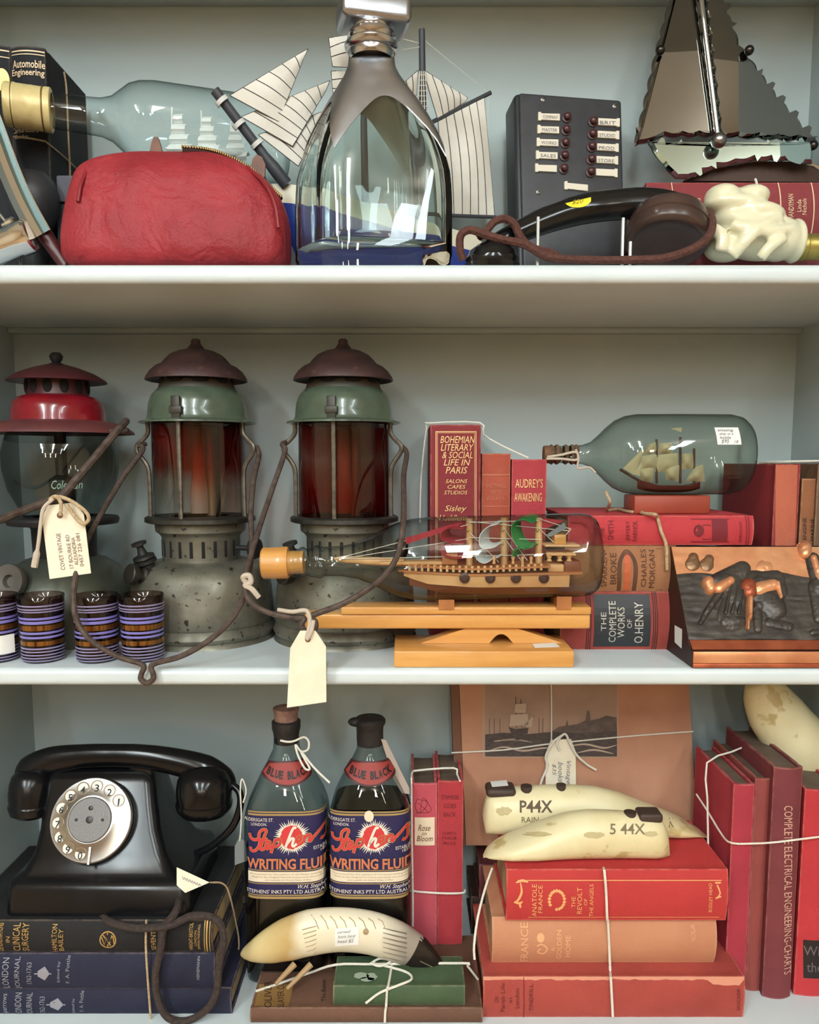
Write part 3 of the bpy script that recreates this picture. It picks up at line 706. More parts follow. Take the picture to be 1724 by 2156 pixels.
for i in range(10):
    a, b = ptsS[i], ptsS[i+1]
    def arc(x): return 424+13*max(0, 1-((x-1215)/26.5)**2)**.5
    def ln(x): return 428-13*(x-1190)/54
    n = 4
    for j in range(n):
        ya0, ya1 = ln(a)+(arc(a)-ln(a))*j/n, ln(a)+(arc(a)-ln(a))*(j+1)/n; yb0, yb1 = ln(b)+(arc(b)-ln(b))*j/n, ln(b)+(arc(b)-ln(b))*(j+1)/n
        poly(sk, [(a, ya0), (b, yb0), (b, yb1), (a, ya1)], q)
ys = sk.build('price_sticker', YEL, t)
words(MB(), '$20', (1204, 421, 1228, 431), ons(.0012), shear=.3, skew=-3).build('sticker_lettering', mat('olive_pen', (140, 120, 30), .7), ys, smooth=False)
CORD = mat('brown_cloth_cord', (96, 58, 48), 0.9, col2=(74, 42, 36), vs=300, bump=.8, bs=900)
cpts = [(975, 548, .03), (968, 525, .028), (970, 496, .028), (990, 484, .03), (1020, 494, .026), (1060, 505, .022), (1105, 515, .022), (1150, 540, .022), (1200, 546, .022), (1270, 548, .02), (1340, 547, .018), (1400, 543, .016), (1455, 525, .014), (1490, 500, .02), (1500, 470, .032), (1490, 448, .046), (1470, 440, .055)]
def lift(q, r):
    v = [P(*p) for p in q]
    for p in v: p.z = max(p.z, ZT+r+.0004)
    return v
string('cord', '', lift(cpts, .0036), .0036, CORD, 6, parent=t)
string('cord', '', lift([(1008, 500, .034), (1024, 486, .036), (1040, 468, .038), (1062, 461, .038), (1082, 472, .036), (1096, 500, .032), (1120, 522, .0295), (1165, 535, .029), (1178, 549, .029)], .0036), .0036, CORD, 6, parent=t)
t = thing('display_stand', 'thin display clips holding up the black handset', 'stand', (P(1230, 550, .03).x, .032, ZT))
ACR = mat('clear_acrylic_edge', (190, 190, 186), 0.2, 0.3)
for (x, y0) in ((1133, 456), (1312, 458), (1327, 508)):
    a = P(x, y0, .031); MB().box(a.x-.0013, a.x+.0013, .030, .033, ZT+.001, a.z, .0005, 1).build('clip', ACR, t)
a = P(1130, 555, .03); b = P(1330, 555, .03)
MB().box(a.x-.004, b.x+.004, .030, .06, ZT, ZT+.0016, .0004, 1).build('foot_plate', ACR, t)

# ------------------------------------------------------------------ red books lying, with the mirror boat on them
MAROON = cloth('worn_maroon_cloth', (128, 40, 46), (150, 78, 62), vs=16, vlo=.55, vhi=.8)
zlow = P(1600, 492, .105).z
book('lying_book', 'dull maroon book lying lowest under the mirror boat', (1380, 492, 1800, 585), .105, .12, cloth('dull_maroon_cloth', (110, 38, 44)), ZT, True, T=zlow-ZT-.0003)
HB = book('lying_book', 'worn maroon book lying directly under the mirror boat, upper of the two', (1362, 380, 1790, 490), .102, .125, MAROON, zlow, True, ink=PALEGILT,
     texts=[('MENT', (1450, 415, 1459, 440), 90), ('Mal', (1464, 418, 1474, 432), 90), ('HANDYMAN', (1659, 408, 1670, 462), 90), ('Linda', (1677, 420, 1686, 446), 90), ('Nichols', (1688, 418, 1697, 452), 90)],
     bands=[(1417, 2, PALEGILT), (1643, 2.4, PALEGILT), (1713, 2.4, PALEGILT)])
zb_ = zlow+HB['_T']
string('book_string', 'white string knotted over the maroon books under the mirror boat', W3((1590, 377, .103), (1593, 390, .1), (1594, 430, .1), (1594, 486, .1)), .0012, WHITE_STRING)
MIRROR = mat('mirror_glass', (194, 216, 214), 0.02, 1.0)  # bright teal tint puts a pale reflection into the hull pane
t = thing('mirror_sailboat', 'ornamental sailboat in scalloped mirror glass with a chrome mast on red books', 'ornament', (P(1540, 378, .15).x, .15, zb_))
MIRROR2 = mat('dim_reflection_sail_mirror', (138, 138, 134), 0.03, 1.0)  # darker tint puts a dim room reflection into the sail panes
def mirror(nm, outline, Yf, lean_, amp, step, inset):
    """bevelled mirror pane: scalloped outline, flat inner face, sloping rim"""
    c = P(sum(p[0] for p in outline)/len(outline), sum(p[1] for p in outline)/len(outline), Yf); n = Vector((lean_[0], -1, lean_[1])).normalized()
    fr = pl(c, n); pp = []; 
    for i in range(len(outline)):
        a = Vector((*outline[i], 0)); b = Vector((*outline[(i+1) % len(outline)], 0)); L_ = (b-a).length; k = max(1, int(L_/step))
        for j in range(k*6):
            f = j/(k*6); q = a.lerp(b, f); nn = Vector((b.y-a.y, a.x-b.x, 0)).normalized()
            pp.append(q+nn*amp*(abs(math.sin(PI*f*k))-.6) if L_ > step*1.5 else q)
    cen = Vector((sum(p.x for p in pp)/len(pp), sum(p.y for p in pp)/len(pp), 0)); N_ = len(pp)
    inn = []
    for i in range(N_):
        tn = (pp[(i+1) % N_]-pp[i-1]).normalized(); nn = Vector((-tn.y, tn.x, 0))
        if nn.dot(cen-pp[i]) < 0: nn = -nn
        inn.append(pp[i]*.55+(cen+(pp[i]-cen)*.999)*.45+nn*inset)
    f0 = [fr(p.x, p.y) for p in inn]; o1 = [fr(p.x, p.y)-n*.0028 for p in pp]; o2 = [fr(p.x, p.y)-n*.0052 for p in pp]
    vs = f0+o1+o2; fs = [tuple(range(N_))]+[(i, (i+1) % N_, N_+(i+1) % N_, N_+i) for i in range(N_)]+[(N_+i, N_+(i+1) % N_, 2*N_+(i+1) % N_, 2*N_+i) for i in range(N_)]+[tuple(range(3*N_-1, 2*N_-1, -1))]
    return MB().add(vs, fs).build(nm, MIRROR2 if nm == 'sail_pane' else MIRROR, t, sharp=12)
mirror('sail_pane', [(1336, 304), (1380, 110), (1448, -140), (1462, -140), (1508, 284), (1400, 286)], .160, (-.05, .04), 5, 34, 7)
mirror('sail_pane', [(1514, 284), (1468, -140), (1484, -120), (1560, 90), (1640, 200), (1722, 296), (1600, 288)], .160, (.10, .04), 5, 34, 7)
mirror('hull_pane', [(1366, 296), (1512, 300), (1712, 296), (1712, 343), (1660, 334), (1590, 334), (1510, 349), (1450, 372), (1425, 372), (1398, 346)], .152, (-.03, .12), 4, 30, 6)
mb = MB(); slab(mb, [(1440, 380), (1510, 354), (1590, 340), (1665, 340), (1712, 350), (1760, 384)], plane(.166), .02); mb.build('base_board', mat('dark_brown_backing', (66, 40, 26), 0.6), t, smooth=False)
mb = MB(); ribbon(mb, [(1440, 377), (1510, 352), (1590, 337), (1665, 337), (1712, 347), (1750, 372)], 5, plane(.1645)); mb.build('backing_edge', mat('tan_backing_edge', (170, 140, 100), .7), t)
MB().tube([P(1469, -60, .152), P(1511, 290, .148)], .0026, 12).build('mast', CHROME, t)
MB().sphere(P(1513, 296, .143), .0078, 24, 16).build('ball', mat('satin_metal_ball', (150, 148, 146), .3, 1.0), t)
for x, y in ((1577, 106), (1390, 106), (1712, 306)): MB().sphere(P(x, y, .155), .0048, 14, 10).build('rivet', mat('dark_clip_metal', (70, 66, 64), .3, 1.0), t)

# ------------------------------------------------------------------ cream glass torch shade with brass ferrule
t = thing('torch_shade', 'cream moulded glass torch shade with a brass ferrule lying by the handset', 'lamp shade', (P(1590, 555, .06).x, .06, ZT))
CREAMG = mat('cream_opal_glass', (226, 220, 190), 0.28, sss=.25, coat=.3)
mb = MB(); mpx = M(.06, 480)
for (x, y, Y, rx, ry, rz_, a) in ((1588, 500, .065, 92, 46, .030, 8), (1640, 505, .065, 44, 44, .028, 0), (1530, 520, .062, 46, 30, .026, 0), (1560, 470, .060, 60, 30, .026, 10), (1545, 432, .058, 64, 22, .022, 4), (1590, 448, .056, 62, 22, .022, 6),
                                  (1520, 414, .06, 36, 24, .02, 0), (1580, 414, .06, 38, 22, .02, 0), (1672, 508, .066, 16, 46, .024, 0)):
    mb.sphere(P(x, y, Y), 1.0, 24, 14, (rx*mpx, rz_*.9, ry*mpx), Matrix.Rotation(math.radians(a), 3, 'Y'))
for q, r_ in (([(1640, 458, .046), (1600, 478, .036), (1570, 505, .034), (1540, 540, .040)], .0062), ([(1560, 462, .042), (1585, 480, .036), (1625, 488, .036), (1668, 482, .044)], .005), ([(1650, 500, .038), (1620, 520, .034), (1600, 545, .038)], .0055), ([(1500, 480, .044), (1520, 500, .038), (1515, 530, .038)], .006), ([(1540, 470, .038), (1560, 478, .034), (1600, 476, .036)], .005)):
    mb.tube(cr(W3(*q), 6), r_, 8)
for v in mb.v: v.z = max(v.z, ZT+.001)
remesh(mb.build('opal_body', CREAMG, t), .0022, 5)
fa = P(1684, 520, .066); fa.z = max(fa.z, ZT+.0135)
BRASS = mat('aged_brass', (176, 158, 86), .38, .8, col2=(130, 120, 64), vs=50)
MB().lathe([(.0115, -.004), (.0128, 0), (.0128, .003), (.0118, .004), (.0118, .026), (.0128, .028), (.0128, .032), (0, .032)], fa, (1, 0, 0), 32).build('ferrule', BRASS, t)
# ================================================================== MIDDLE SHELF
def rotmap(mp, cx, cy, deg):
    c_, s_ = math.cos(math.radians(deg)), math.sin(math.radians(deg))
    return lambda x, y: mp(cx+(x-cx)*c_-(y-cy)*s_, cy+(x-cx)*s_+(y-cy)*c_)
def dup(root, loc, label=None):
    r = root.copy(); C.objects.link(r); r.location = loc
    if label: r['label'] = label
    LOCS.append(r)
    for ch in list(root.children):
        c = ch.copy(); C.objects.link(c); c.parent = r
        for g in ch.children:
            d = g.copy(); C.objects.link(d); d.parent = c
    return r
def graded_glass(name, stops, z0, z1, refl=1.0):
    m = thin_glass(name, refl=refl); nt = m.node_tree; N = nt.nodes; L = nt.links
    tc = N.new('ShaderNodeTexCoord'); sx = N.new('ShaderNodeSeparateXYZ'); L.new(tc.outputs['Object'], sx.inputs[0])
    ns = N.new('ShaderNodeTexNoise'); ns.inputs['Scale'].default_value = 28; L.new(tc.outputs['Object'], ns.inputs['Vector'])
    ad = N.new('ShaderNodeMath'); ad.operation = 'MULTIPLY_ADD'; ad.inputs[1].default_value = 0.035; L.new(ns.outputs['Fac'], ad.inputs[0]); L.new(sx.outputs['Z'], ad.inputs[2])
    mr = N.new('ShaderNodeMapRange'); mr.inputs['From Min'].default_value = z0+.0175; mr.inputs['From Max'].default_value = z1+.0175; L.new(ad.outputs[0], mr.inputs['Value'])
    rp = N.new('ShaderNodeValToRGB'); L.new(mr.outputs[0], rp.inputs[0]); e = rp.color_ramp.elements
    while len(e) < len(stops): e.new(0.5)
    for k, (p, c) in enumerate(stops): e[k].position = p; e[k].color = lin(c)
    mix = [n for n in N if n.type == 'MIX'][0]; L.new(rp.outputs[0], mix.inputs['A'])
    return m
PEWTER = mat('dull_nickel_tank', (138, 136, 122), 0.4, 0.6, col2=(94, 90, 80), vs=26, rough2=.6, bump=.2, bs=120, spots=((56, 50, 44), 160, .64))
DKMET = mat('dark_tarnished_metal', (78, 76, 70), 0.5, 0.7, col2=(54, 50, 46), vs=60)
WIRE = mat('grey_guard_wire', (128, 122, 110), 0.45, 0.8, col2=(90, 82, 74), vs=120)
RUST = mat('rusty_handle_wire', (92, 78, 70), 0.7, 0.3, col2=(64, 48, 42), vs=150, bump=.4, bs=500)
BROWNCAP = mat('brown_enamel', (70, 44, 42), 0.5, col2=(50, 34, 34), vs=40, bump=.3, bs=200, spots=((92, 60, 48), 90, .62))
GREENEN = mat('green_enamel', (86, 100, 82), 0.24, col2=(66, 76, 64), vs=30, coat=.3, spots=((44, 38, 34), 110, .68))
BLACKK = mat('black_knob', (36, 34, 34), 0.45)
LY = .137
def rz_(tab, Yc=LY): return [(r*M(Yc, y), Zof(y, Yc)) for r, y in tab]
def lantern(xtop, glass, label, bail, gname):
    X = P(xtop, 720, LY).x; c = (X, LY, 0); t = thing('pressure_lantern', label, 'lantern', (X, LY, ZM), 'green hooded pressure lanterns')
    S = lambda ang, y, r: Vector((X+math.sin(ang)*r*M(LY, y), LY-math.cos(ang)*r*M(LY, y), Zof(y, LY)))
    cap = MB().lathe(rz_([(0, 713), (7, 714), (10, 718), (10, 724), (14, 729), (18, 735), (38, 740), (54, 748), (64, 758), (71, 767), (84, 773), (95, 783), (103, 795), (105, 802), (102, 803), (96, 797), (70, 790), (60, 789)]), c, seg=56).build('cap', BROWNCAP, t)
    MB().lathe(rz_([(60, 785), (62, 800), (74, 803), (77, 812), (80, 822)]), c, seg=48).build('vent_collar', mat('scorched_collar', (84, 60, 54), .5, col2=(60, 66, 56), vs=20), t)
    for k in range(9):
        a = 2*PI*k/9+.35
        p = S(a, 806, 72); MB().sphere(p, .0075, 12, 8, (1.2, .35, .6), Matrix.Rotation(a, 3, 'Z')).build('vent_hole', mat('vent_shade_black', (18, 15, 15), .9), t)  # near-black solid painted in for the shade inside each vent
    MB().lathe(rz_([(80, 820), (86, 825), (94, 835), (99, 850), (101, 866), (102, 878), (105, 884), (119, 889), (120, 892), (116, 893), (104, 889), (99, 880), (96, 850), (80, 825)]), c, seg=56).build('hood', GREENEN, t)
    MB().lathe(rz_([(95, 890), (95, 1088)]), c, seg=56).build('glass_globe', glass, t)
    gt = MB().lathe(rz_([(10, 900), (10, 1085)]), (X+.012, LY, 0), seg=16).build('generator_tube', mat('brass_generator', (120, 100, 78), .5, .5), t)
    MB().lathe(rz_([(14, 905), (15, 915), (15, 1000), (20, 1030), (20, 1080)]), c, seg=24).build('mantle', mat('mantle_ash', (150, 130, 118), .9), t)
    MB().tube([S(2.6, 900, 50), S(2.6, 1085, 50)], .003, 8).build('inner_rod', DKMET, t)
    MB().lathe(rz_([(60, 1085), (108, 1085), (113, 1088), (113, 1096), (108, 1098), (60, 1098)]), c, seg=56).build('globe_plate', DKMET, t)
    MB().lathe(rz_([(92, 1098), (93, 1104), (92, 1116), (84, 1122), (80, 1128), (79, 1178)]), c, seg=56).build('burner_collar', PEWTER, t)
    for k in range(-4, 5):
        a = k*.30; p = S(a, 1150, 79.2)
        q = MB().box(-.0017, .0017, -.0006, .0006, -.0085, .0085, .0005, 2, Matrix.Translation(p) @ Matrix.Rotation(a, 4, 'Z')).build('vent_slot', mat('vent_shade_black', (18, 15, 15)), t)  # near-black bar stands for the shade within the slot
    tk = MB().lathe(rz_([(79, 1176), (96, 1178), (116, 1184), (131, 1196), (139, 1212), (143, 1235), (145, 1270), (145, 1298), (142, 1303), (147, 1309), (150, 1318), (147, 1325), (143, 1328), (148, 1334), (151, 1346), (150, 1354)])+[(.0735, .002), (.072, 0.0), (0, 0)], c, seg=72).build('fuel_tank', PEWTER, t)
    # guard wires
    for a, ear in ((-.12, 0), (-1.38, 1), (1.32, 1), (3.0, 0)):
        if ear: pts = [S(a, 889, 102), S(a, 912, 102), S(a, 926, 112), S(a, 938, 124), S(a, 952, 124), S(a, 972, 110), S(a, 988, 103), S(a, 1020, 101), S(a, 1090, 101)]
        else: pts = [S(a, 885, 102), S(a, 920, 102), S(a, 1000, 101), S(a, 1090, 101)]
        MB().tube(cr(pts, 5), .0024, 8).build('guard_wire', WIRE, t)
    p = S(-.15, 868, 104); MB().box(-.0045, .0045, -.002, .002, -.012, .013, .001, 2, Matrix.Translation(p) @ Matrix.Rotation(-.15, 4, 'Z')).box(-.0065, .0065, -.003, .0015, -.004, .003, .001, 2, Matrix.Translation(p) @ Matrix.Rotation(-.15, 4, 'Z')).build('clip', DKMET, t)
    # valve, filler cap, regulator knob
    f0 = S(-.80, 1202, 122); fd = Vector((-.62, -.72, .25))
    MB().lathe([(.009, -.010), (.0095, .003), (.0095, .006), (.0065, .008), (.0065, .013), (.0095, .0135), (.0105, .015), (.0105, .020), (.0095, .021), (0, .021)], f0, fd, 28).build('filler_cap', DKMET, t)
    v0 = S(-.86, 1184, 118)
    MB().lathe([(.008, -.004), (.008, .003), (.0115, .005), (.0115, .008), (.0085, .009), (.011, .010), (.0105, .0125), (.005, .0145), (.0034, .021), (.0034, .023), (.0075, .0245), (.0075, .027), (0, .028)], v0, (-.25, -.2, 1), 24).build('pump_valve', BLACKK, t)
    w0 = S(1.25, 1150, 84)
    MB().lathe([(.0028, 0), (.0028, .016), (.010, .017), (.0115, .021), (.010, .025), (0, .026)], w0, (.95, -.3, 0), 20).build('regulator_knob', BLACKK, t)
    MB().tube(cr([P(*q) for q in bail], 8), .0026, 8).build('bail_handle', RUST, t)
    return t
GR2 = graded_glass('red_faded_globe_glass', [(0, (232, 232, 228)), (.36, (226, 220, 212)), (.55, (206, 112, 92)), (.8, (196, 92, 76)), (1, (140, 54, 46))], Zof(1088, LY), Zof(890, LY))
GR3 = graded_glass('deep_red_globe_glass', [(0, (170, 50, 44)), (.25, (190, 62, 52)), (.45, (196, 120, 104)), (.62, (206, 160, 148)), (.8, (190, 104, 94)), (1, (150, 70, 64))], Zof(1088, LY), Zof(890, LY))
b2 = [(306, 935, .128), (294, 938, .120), (300, 948, .116), (262, 1000, .10), (215, 1078, .065), (178, 1150, .036), (158, 1220, .012), (156, 1280, .004), (170, 1322, .001), (200, 1355, -.003), (250, 1383, -.006), (292, 1396, -.007), (303, 1404, -.008), (298, 1418, -.008), (297, 1430, -.008), (310, 1438, -.008), (322, 1430, -.008), (322, 1418, -.008), (318, 1405, -.008), (328, 1396, -.007),
      (380, 1382, -.006), (430, 1355, -.003), (475, 1318, .004), (505, 1275, .014), (522, 1220, .030), (530, 1150, .050), (528, 1080, .074), (534, 1010, .10), (545, 960, .122), (540, 940, .128)]
b3 = [(606, 930, .128), (594, 936, .120), (600, 950, .116), (580, 1010, .098), (556, 1080, .072), (534, 1150, .044), (518, 1205, .022), (516, 1240, .012), (528, 1268, .002), (560, 1288, -.004), (610, 1300, -.008), (640, 1302, -.010), (634, 1316, -.011), (645, 1332, -.011), (662, 1326, -.011), (664, 1310, -.011), (655, 1300, -.011), (662, 1294, -.010), (720, 1272, -.010), (775, 1240, -.009), (815, 1205, -.007), (838, 1165, -.004), (848, 1110, .004), (850, 1060, .028), (850, 1000, .072), (856, 955, .116), (846, 940, .128)]
L2 = lantern(412, GR2, 'green hooded lantern whose red globe fades to clear, between the two other lanterns', b2, 'a')
L3 = lantern(722, GR3, 'green hooded lantern with a deep red globe, nearest the wooden stopper bottle', b3, 'b')

# red lantern on the left
X = P(118, 750, LY).x; c = (X, LY, 0)
t = thing('camping_lantern', 'red enamelled camping lantern with a clear round globe at the left edge', 'lantern', (X, LY, ZM))
S1 = lambda ang, y, r: Vector((X+math.sin(ang)*r*M(LY, y), LY-math.cos(ang)*r*M(LY, y), Zof(y, LY)))
DRED = mat('dark_red_enamel', (74, 28, 32), 0.4, col2=(56, 22, 26), vs=30); RED = mat('red_enamel', (138, 22, 34), 0.2, coat=.4, col2=(110, 18, 28), vs=20)
DIRTY = mat('dirty_red_brim', (104, 52, 52), 0.5, col2=(70, 40, 42), vs=18)
MB().lathe(rz_([(0, 741), (9, 743), (14, 750), (12, 758), (8, 763), (16, 767)]), c, seg=24).build('cap_knob', BLACKK, t)
MB().lathe(rz_([(0, 764), (20, 768), (45, 775), (75, 787), (97, 801), (99, 805), (94, 806), (60, 800), (50, 799)]), c, seg=56).build('cap', DRED, t)
MB().lathe(rz_([(60, 798), (62, 836)]), c, seg=48).build('vent_collar', DRED, t)
for k in range(12):
    a = 2*PI*k/12+.1; p = S1(a, 816, 61.5); MB().sphere(p, .0062, 12, 8, (.75, .25, 1.2), Matrix.Rotation(a, 3, 'Z')).build('vent_hole', mat('vent_shade_black', (18, 15, 15)), t)  # dark colour stands for the shaded inside of the collar vents
MB().lathe(rz_([(62, 833), (78, 838), (88, 848), (92, 864), (93, 880), (94, 888), (88, 886)]), c, seg=56).build('bell', RED, t)
MB().lathe(rz_([(90, 886), (108, 889), (132, 897), (148, 909), (150, 914), (146, 914), (128, 905), (100, 898)]), c, seg=64).build('brim', DIRTY, t)
MB().lathe(rz_([(98, 905), (107, 925), (114, 955), (113, 990), (104, 1030), (88, 1062), (76, 1088)]), c, seg=64).build('glass_globe', thin_glass('smoky_globe_glass', (212, 216, 214), (120, 126, 126), 1.0), t)
MB().lathe(rz_([(12, 905), (12, 1000), (26, 1010), (26, 1080)]), c, seg=20).build('burner', DKMET, t)
MB().lathe(rz_([(60, 1086), (108, 1088), (111, 1093), (108, 1102), (70, 1104), (64, 1112), (62, 1170), (70, 1176)]), c, seg=56).build('globe_plate', mat('dark_globe_plate', (50, 46, 46), .5, .4), t)
MB().lathe(rz_([(62, 1170), (80, 1176), (106, 1192), (124, 1212), (136, 1238), (142, 1270), (142, 1330), (140, 1345)])+[(.071, .003), (.069, 0), (0, 0)], c, seg=72).build('fuel_tank', mat('grey_green_tank', (96, 100, 88), .4, .5, col2=(74, 76, 68), vs=24, bump=.15, bs=120), t)
k0 = S1(-.42, 1208, 122)
MB().lathe([(.006, -.02), (.006, .004), (.0165, .005), (.0175, .009), (.0165, .013), (.0065, .0115), (.005, .007), (0, .007)], k0, (-.2, -.95, .2), 32).build('pump_knob', mat('grey_pump_knob', (104, 98, 92), .5, .5), t)
MB().tube(cr(W3((266, 886, .095), (256, 897, .082), (244, 910, .07), (190, 975, .045), (150, 1022, .030), (128, 1046, .024), (100, 1056, .024), (40, 1078, .03), (-20, 1095, .045), (-70, 1040, .09)), 6), .0036, 8).build('bail_handle', RUST, t)
MB().tube(W3((270, 906, .105), (232, 908, .105)), .0024, 8).build('bail_pivot', RUST, t)
words(MB(), 'Coleman', (104, 1012, 158, 1030), lambda x, y: Vector((P(x, y, .08).x, LY-math.sqrt(max(0, (108*M(LY, 1015))**2-(P(x, y, .08).x-X)**2))-.0006, P(x, y, .08).z)), shear=.2).build('globe_lettering', mat('pale_green_print', (130, 160, 140), .6), t, smooth=False)

# ------------------------------------------------------------------ tags on the lantern handles
t = thing('price_tag', 'cream card tag stamped with a shop address, tied to the red lantern handle', 'tag', P(140, 1219, .02))
TG = [(89, 1090), (101, 1064), (158, 1058), (177, 1083), (192, 1207), (105, 1219)]
nT = Vector((.02, -1, .12)); p0T = P(140, 1140, .018)
cd = MB(); slab(cd, TG, pl(p0T, nT, .0006), .0008); cd = cd.build('card', CREAMPAPER, t, smooth=False)
INK = mat('faded_stamp_ink', (128, 104, 96), .8); mb = MB(); mpT = rotmap(pl(p0T, nT, .0012), 145, 1160, -8)
for s, bx in (('COVET VINTAGE', (124, 1120, 133, 1198)), ('17 BOURKE RD', (143, 1126, 151, 1197)), ('ALEXANDRIA', (154, 1133, 162, 1192)), ('0457 226 081', (165, 1126, 173, 1196))): words(mb, s, bx, mpT, 90)
mb.build('stamped_lettering', INK, cd, smooth=False)
mb = MB(); disc(mb, 127, 1085, 6.5, 6.5, pl(p0T, nT, .0010)); mb.build('eyelet', mat('brown_eyelet', (106, 72, 50), .7), cd, smooth=False)
MB().tube(cr(W3((127, 1085, .014), (128, 1060, .014), (118, 1045, .016), (105, 1052, .02), (124, 1046, .017), (150, 1055, .013), (178, 1075, .012), (187, 1092, .012), (176, 1103, .013), (160, 1090, .013), (140, 1062, .014)), 6), .0017, 8).build('twine_loop', TWINE, t)
MB().tube(cr(W3((112, 1050, .017), (92, 1070, .014), (86, 1100, .014), (80, 1150, .013), (72, 1194, .013)), 6), [.0017]*20+[.003]*5, 8).build('twine_end', mat('pale_cotton_end', (190, 176, 160), .9), t)
t = thing('price_tag', 'blank cream tag hanging over the shelf edge from the middle lantern handle', 'tag', P(648, 1485, -.014))
nT = Vector((0, -1, .0)); p0T = P(648, 1400, -.0155)
cd = MB(); slab(cd, [(611, 1364), (632, 1328), (664, 1328), (686, 1361), (687, 1478), (604, 1490)], pl(p0T, nT), .0008); cd = cd.build('card', CREAMPAPER, t, smooth=False)
mb = MB(); disc(mb, 648, 1345, 6, 7, pl(p0T, nT, .0004)); mb.build('eyelet', mat('brown_eyelet', (106, 72, 50)), cd, smooth=False)
MB().tube(cr(W3((586, 1284, -.004), (615, 1288, -.012), (645, 1286, -.014), (652, 1310, -.0150), (646, 1345, -.0175), (655, 1330, -.018), (660, 1306, -.0155)), 6), .0019, 8).build('twine_loop', mat('pale_cotton_end', (190, 176, 160)), t)
string('twine_knot', 'frayed pale twine knot on the lantern handles beside the wooden stopper', W3((520, 1230, .010), (512, 1215, .008), (524, 1212, .007), (528, 1226, .007), (516, 1232, .008), (530, 1240, .007), (545, 1258, .008)), .0026, mat('pale_cotton_end', (190, 176, 160)), cat='twine')

# ------------------------------------------------------------------ striped shot glasses
t = thing('shot_glass', 'lavender and gold striped shot glass second from the left edge', 'glass', (P(92, 1380, .034).x, .034, ZM), 'striped shot glasses on the middle shelf', world=False)
GH = .0615; r0, r1 = .0187, .0204
def gr(z): return interp([(0, .0182), (.004, .0187), (GH*.5, .0189), (GH*.8, .0196), (GH, .0206)], z)
gz = [0, .002, .004, .015, .03, .045, .055, GH]
MB().lathe([(0, 0)]+[(gr(z)-(0.0012 if z == 0 else 0), z) for z in gz]+[(gr(GH)-.0008, GH+.0006)]+[(gr(z)-.0016, z) for z in reversed(gz[2:])]+[(0, .005)], (0, 0, 0), seg=40).build('glass_body', thin_glass('smoky_lilac_glass', (206, 192, 188), (96, 84, 92), 1.0), t, sharp=60)
LAV = mat('lavender_enamel', (124, 116, 186), .35); LAV2 = mat('pale_lilac_enamel', (140, 128, 166), .4); GOLDB = mat('gold_lustre_band', (170, 116, 58), .25, .8, col2=(70, 44, 30), vs=400, stretch=(1, 1, .05))
for a, b, m_ in ((.115, .14, LAV2), (.165, .19, LAV2), (.205, .225, LAV2), (.30, .335, LAV), (.355, .40, LAV), (.52, .555, LAV), (.585, .62, LAV), (.76, .785, LAV2), (.81, .83, LAV2), (.86, .88, LAV2), (.905, .925, LAV2), (.95, .97, LAV2)):
    z1, z0 = GH*(1-a), GH*(1-b)
    MB().lathe([(gr(z0)+.0001, z0), (gr(z0)+.0004, z0+.0003), (gr(z1)+.0004, z1-.0003), (gr(z1)+.0001, z1)], (0, 0, 0), seg=36).build('stripe', m_, t)
for a, b in ((.42, .50), (.66, .73)):
    z1, z0 = GH*(1-a), GH*(1-b); MB().lathe([(gr(z0)+.0001, z0), (gr(z0)+.0004, z0+.0003), (gr(z1)+.0004, z1-.0003), (gr(z1)+.0001, z1)], (0, 0, 0), seg=36).build('gold_band', GOLDB, t)
dup(t, (P(206, 1380, .034).x, .034, ZM), 'lavender and gold striped shot glass behind the drooping lantern handle')
dup(t, (P(302, 1380, .036).x, .036, ZM), 'lavender and gold striped shot glass farthest right, before the tank')
g1 = dup(t, (P(-6, 1380, .034).x, .034, ZM), 'lavender and gold striped shot glass with a white sticker cut off at left')
sx0 = -.012; sx1 = P(12, 1370, .012).x-g1.location.x
MB().sheet([[Vector((sx0+(sx1-sx0)*i/6, -math.sqrt(max(0, .0206**2-(sx0+(sx1-sx0)*i/6)**2)), z)) for z in (.0085, .026)] for i in range(7)], .0004).build('price_sticker', WHITEPAPER, g1)

# ------------------------------------------------------------------ bottle with wooden stopper and ship, on a pine stand
PINE = mat('varnished_pine', (218, 162, 92), .38, col2=(194, 132, 64), vs=9, stretch=(1, 6, 12), coat=.2, vlo=.3, vhi=.75)
PINE2 = mat('end_grain_pine', (176, 112, 58), .5, col2=(150, 88, 44), vs=60)
SY = .042; A2 = P(552, 1186, SY); E2 = P(1258, 1167, SY); D2 = (E2-A2); L_2 = D2.length; n2 = D2.normalized(); m2 = M(SY, 1175)
def q2(x): return (x-552)/706.0*L_2
t = thing('ship_bottle', 'clear bottle with a wooden stopper holding a ship with coloured sails', 'bottle', P(1060, 1256, SY))
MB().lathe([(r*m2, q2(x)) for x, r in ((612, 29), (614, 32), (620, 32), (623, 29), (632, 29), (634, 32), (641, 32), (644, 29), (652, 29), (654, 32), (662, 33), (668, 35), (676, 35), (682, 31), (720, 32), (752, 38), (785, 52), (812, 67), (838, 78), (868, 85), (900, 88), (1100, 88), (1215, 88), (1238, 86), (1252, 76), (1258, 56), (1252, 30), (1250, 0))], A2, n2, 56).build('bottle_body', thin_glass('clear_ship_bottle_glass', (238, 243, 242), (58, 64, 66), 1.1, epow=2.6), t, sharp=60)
MB().lathe([(r*m2, q2(x)) for x, r in ((552, 0), (552, 30), (555, 33), (603, 34), (608, 32), (608, 25), (640, 24), (641, 0))], A2, n2, 40).build('stopper', PINE, t)
t = thing('model_ship', 'pale wooden ship with red, white and green curled sails inside the stoppered bottle', 'model ship', P(1020, 1250, SY))
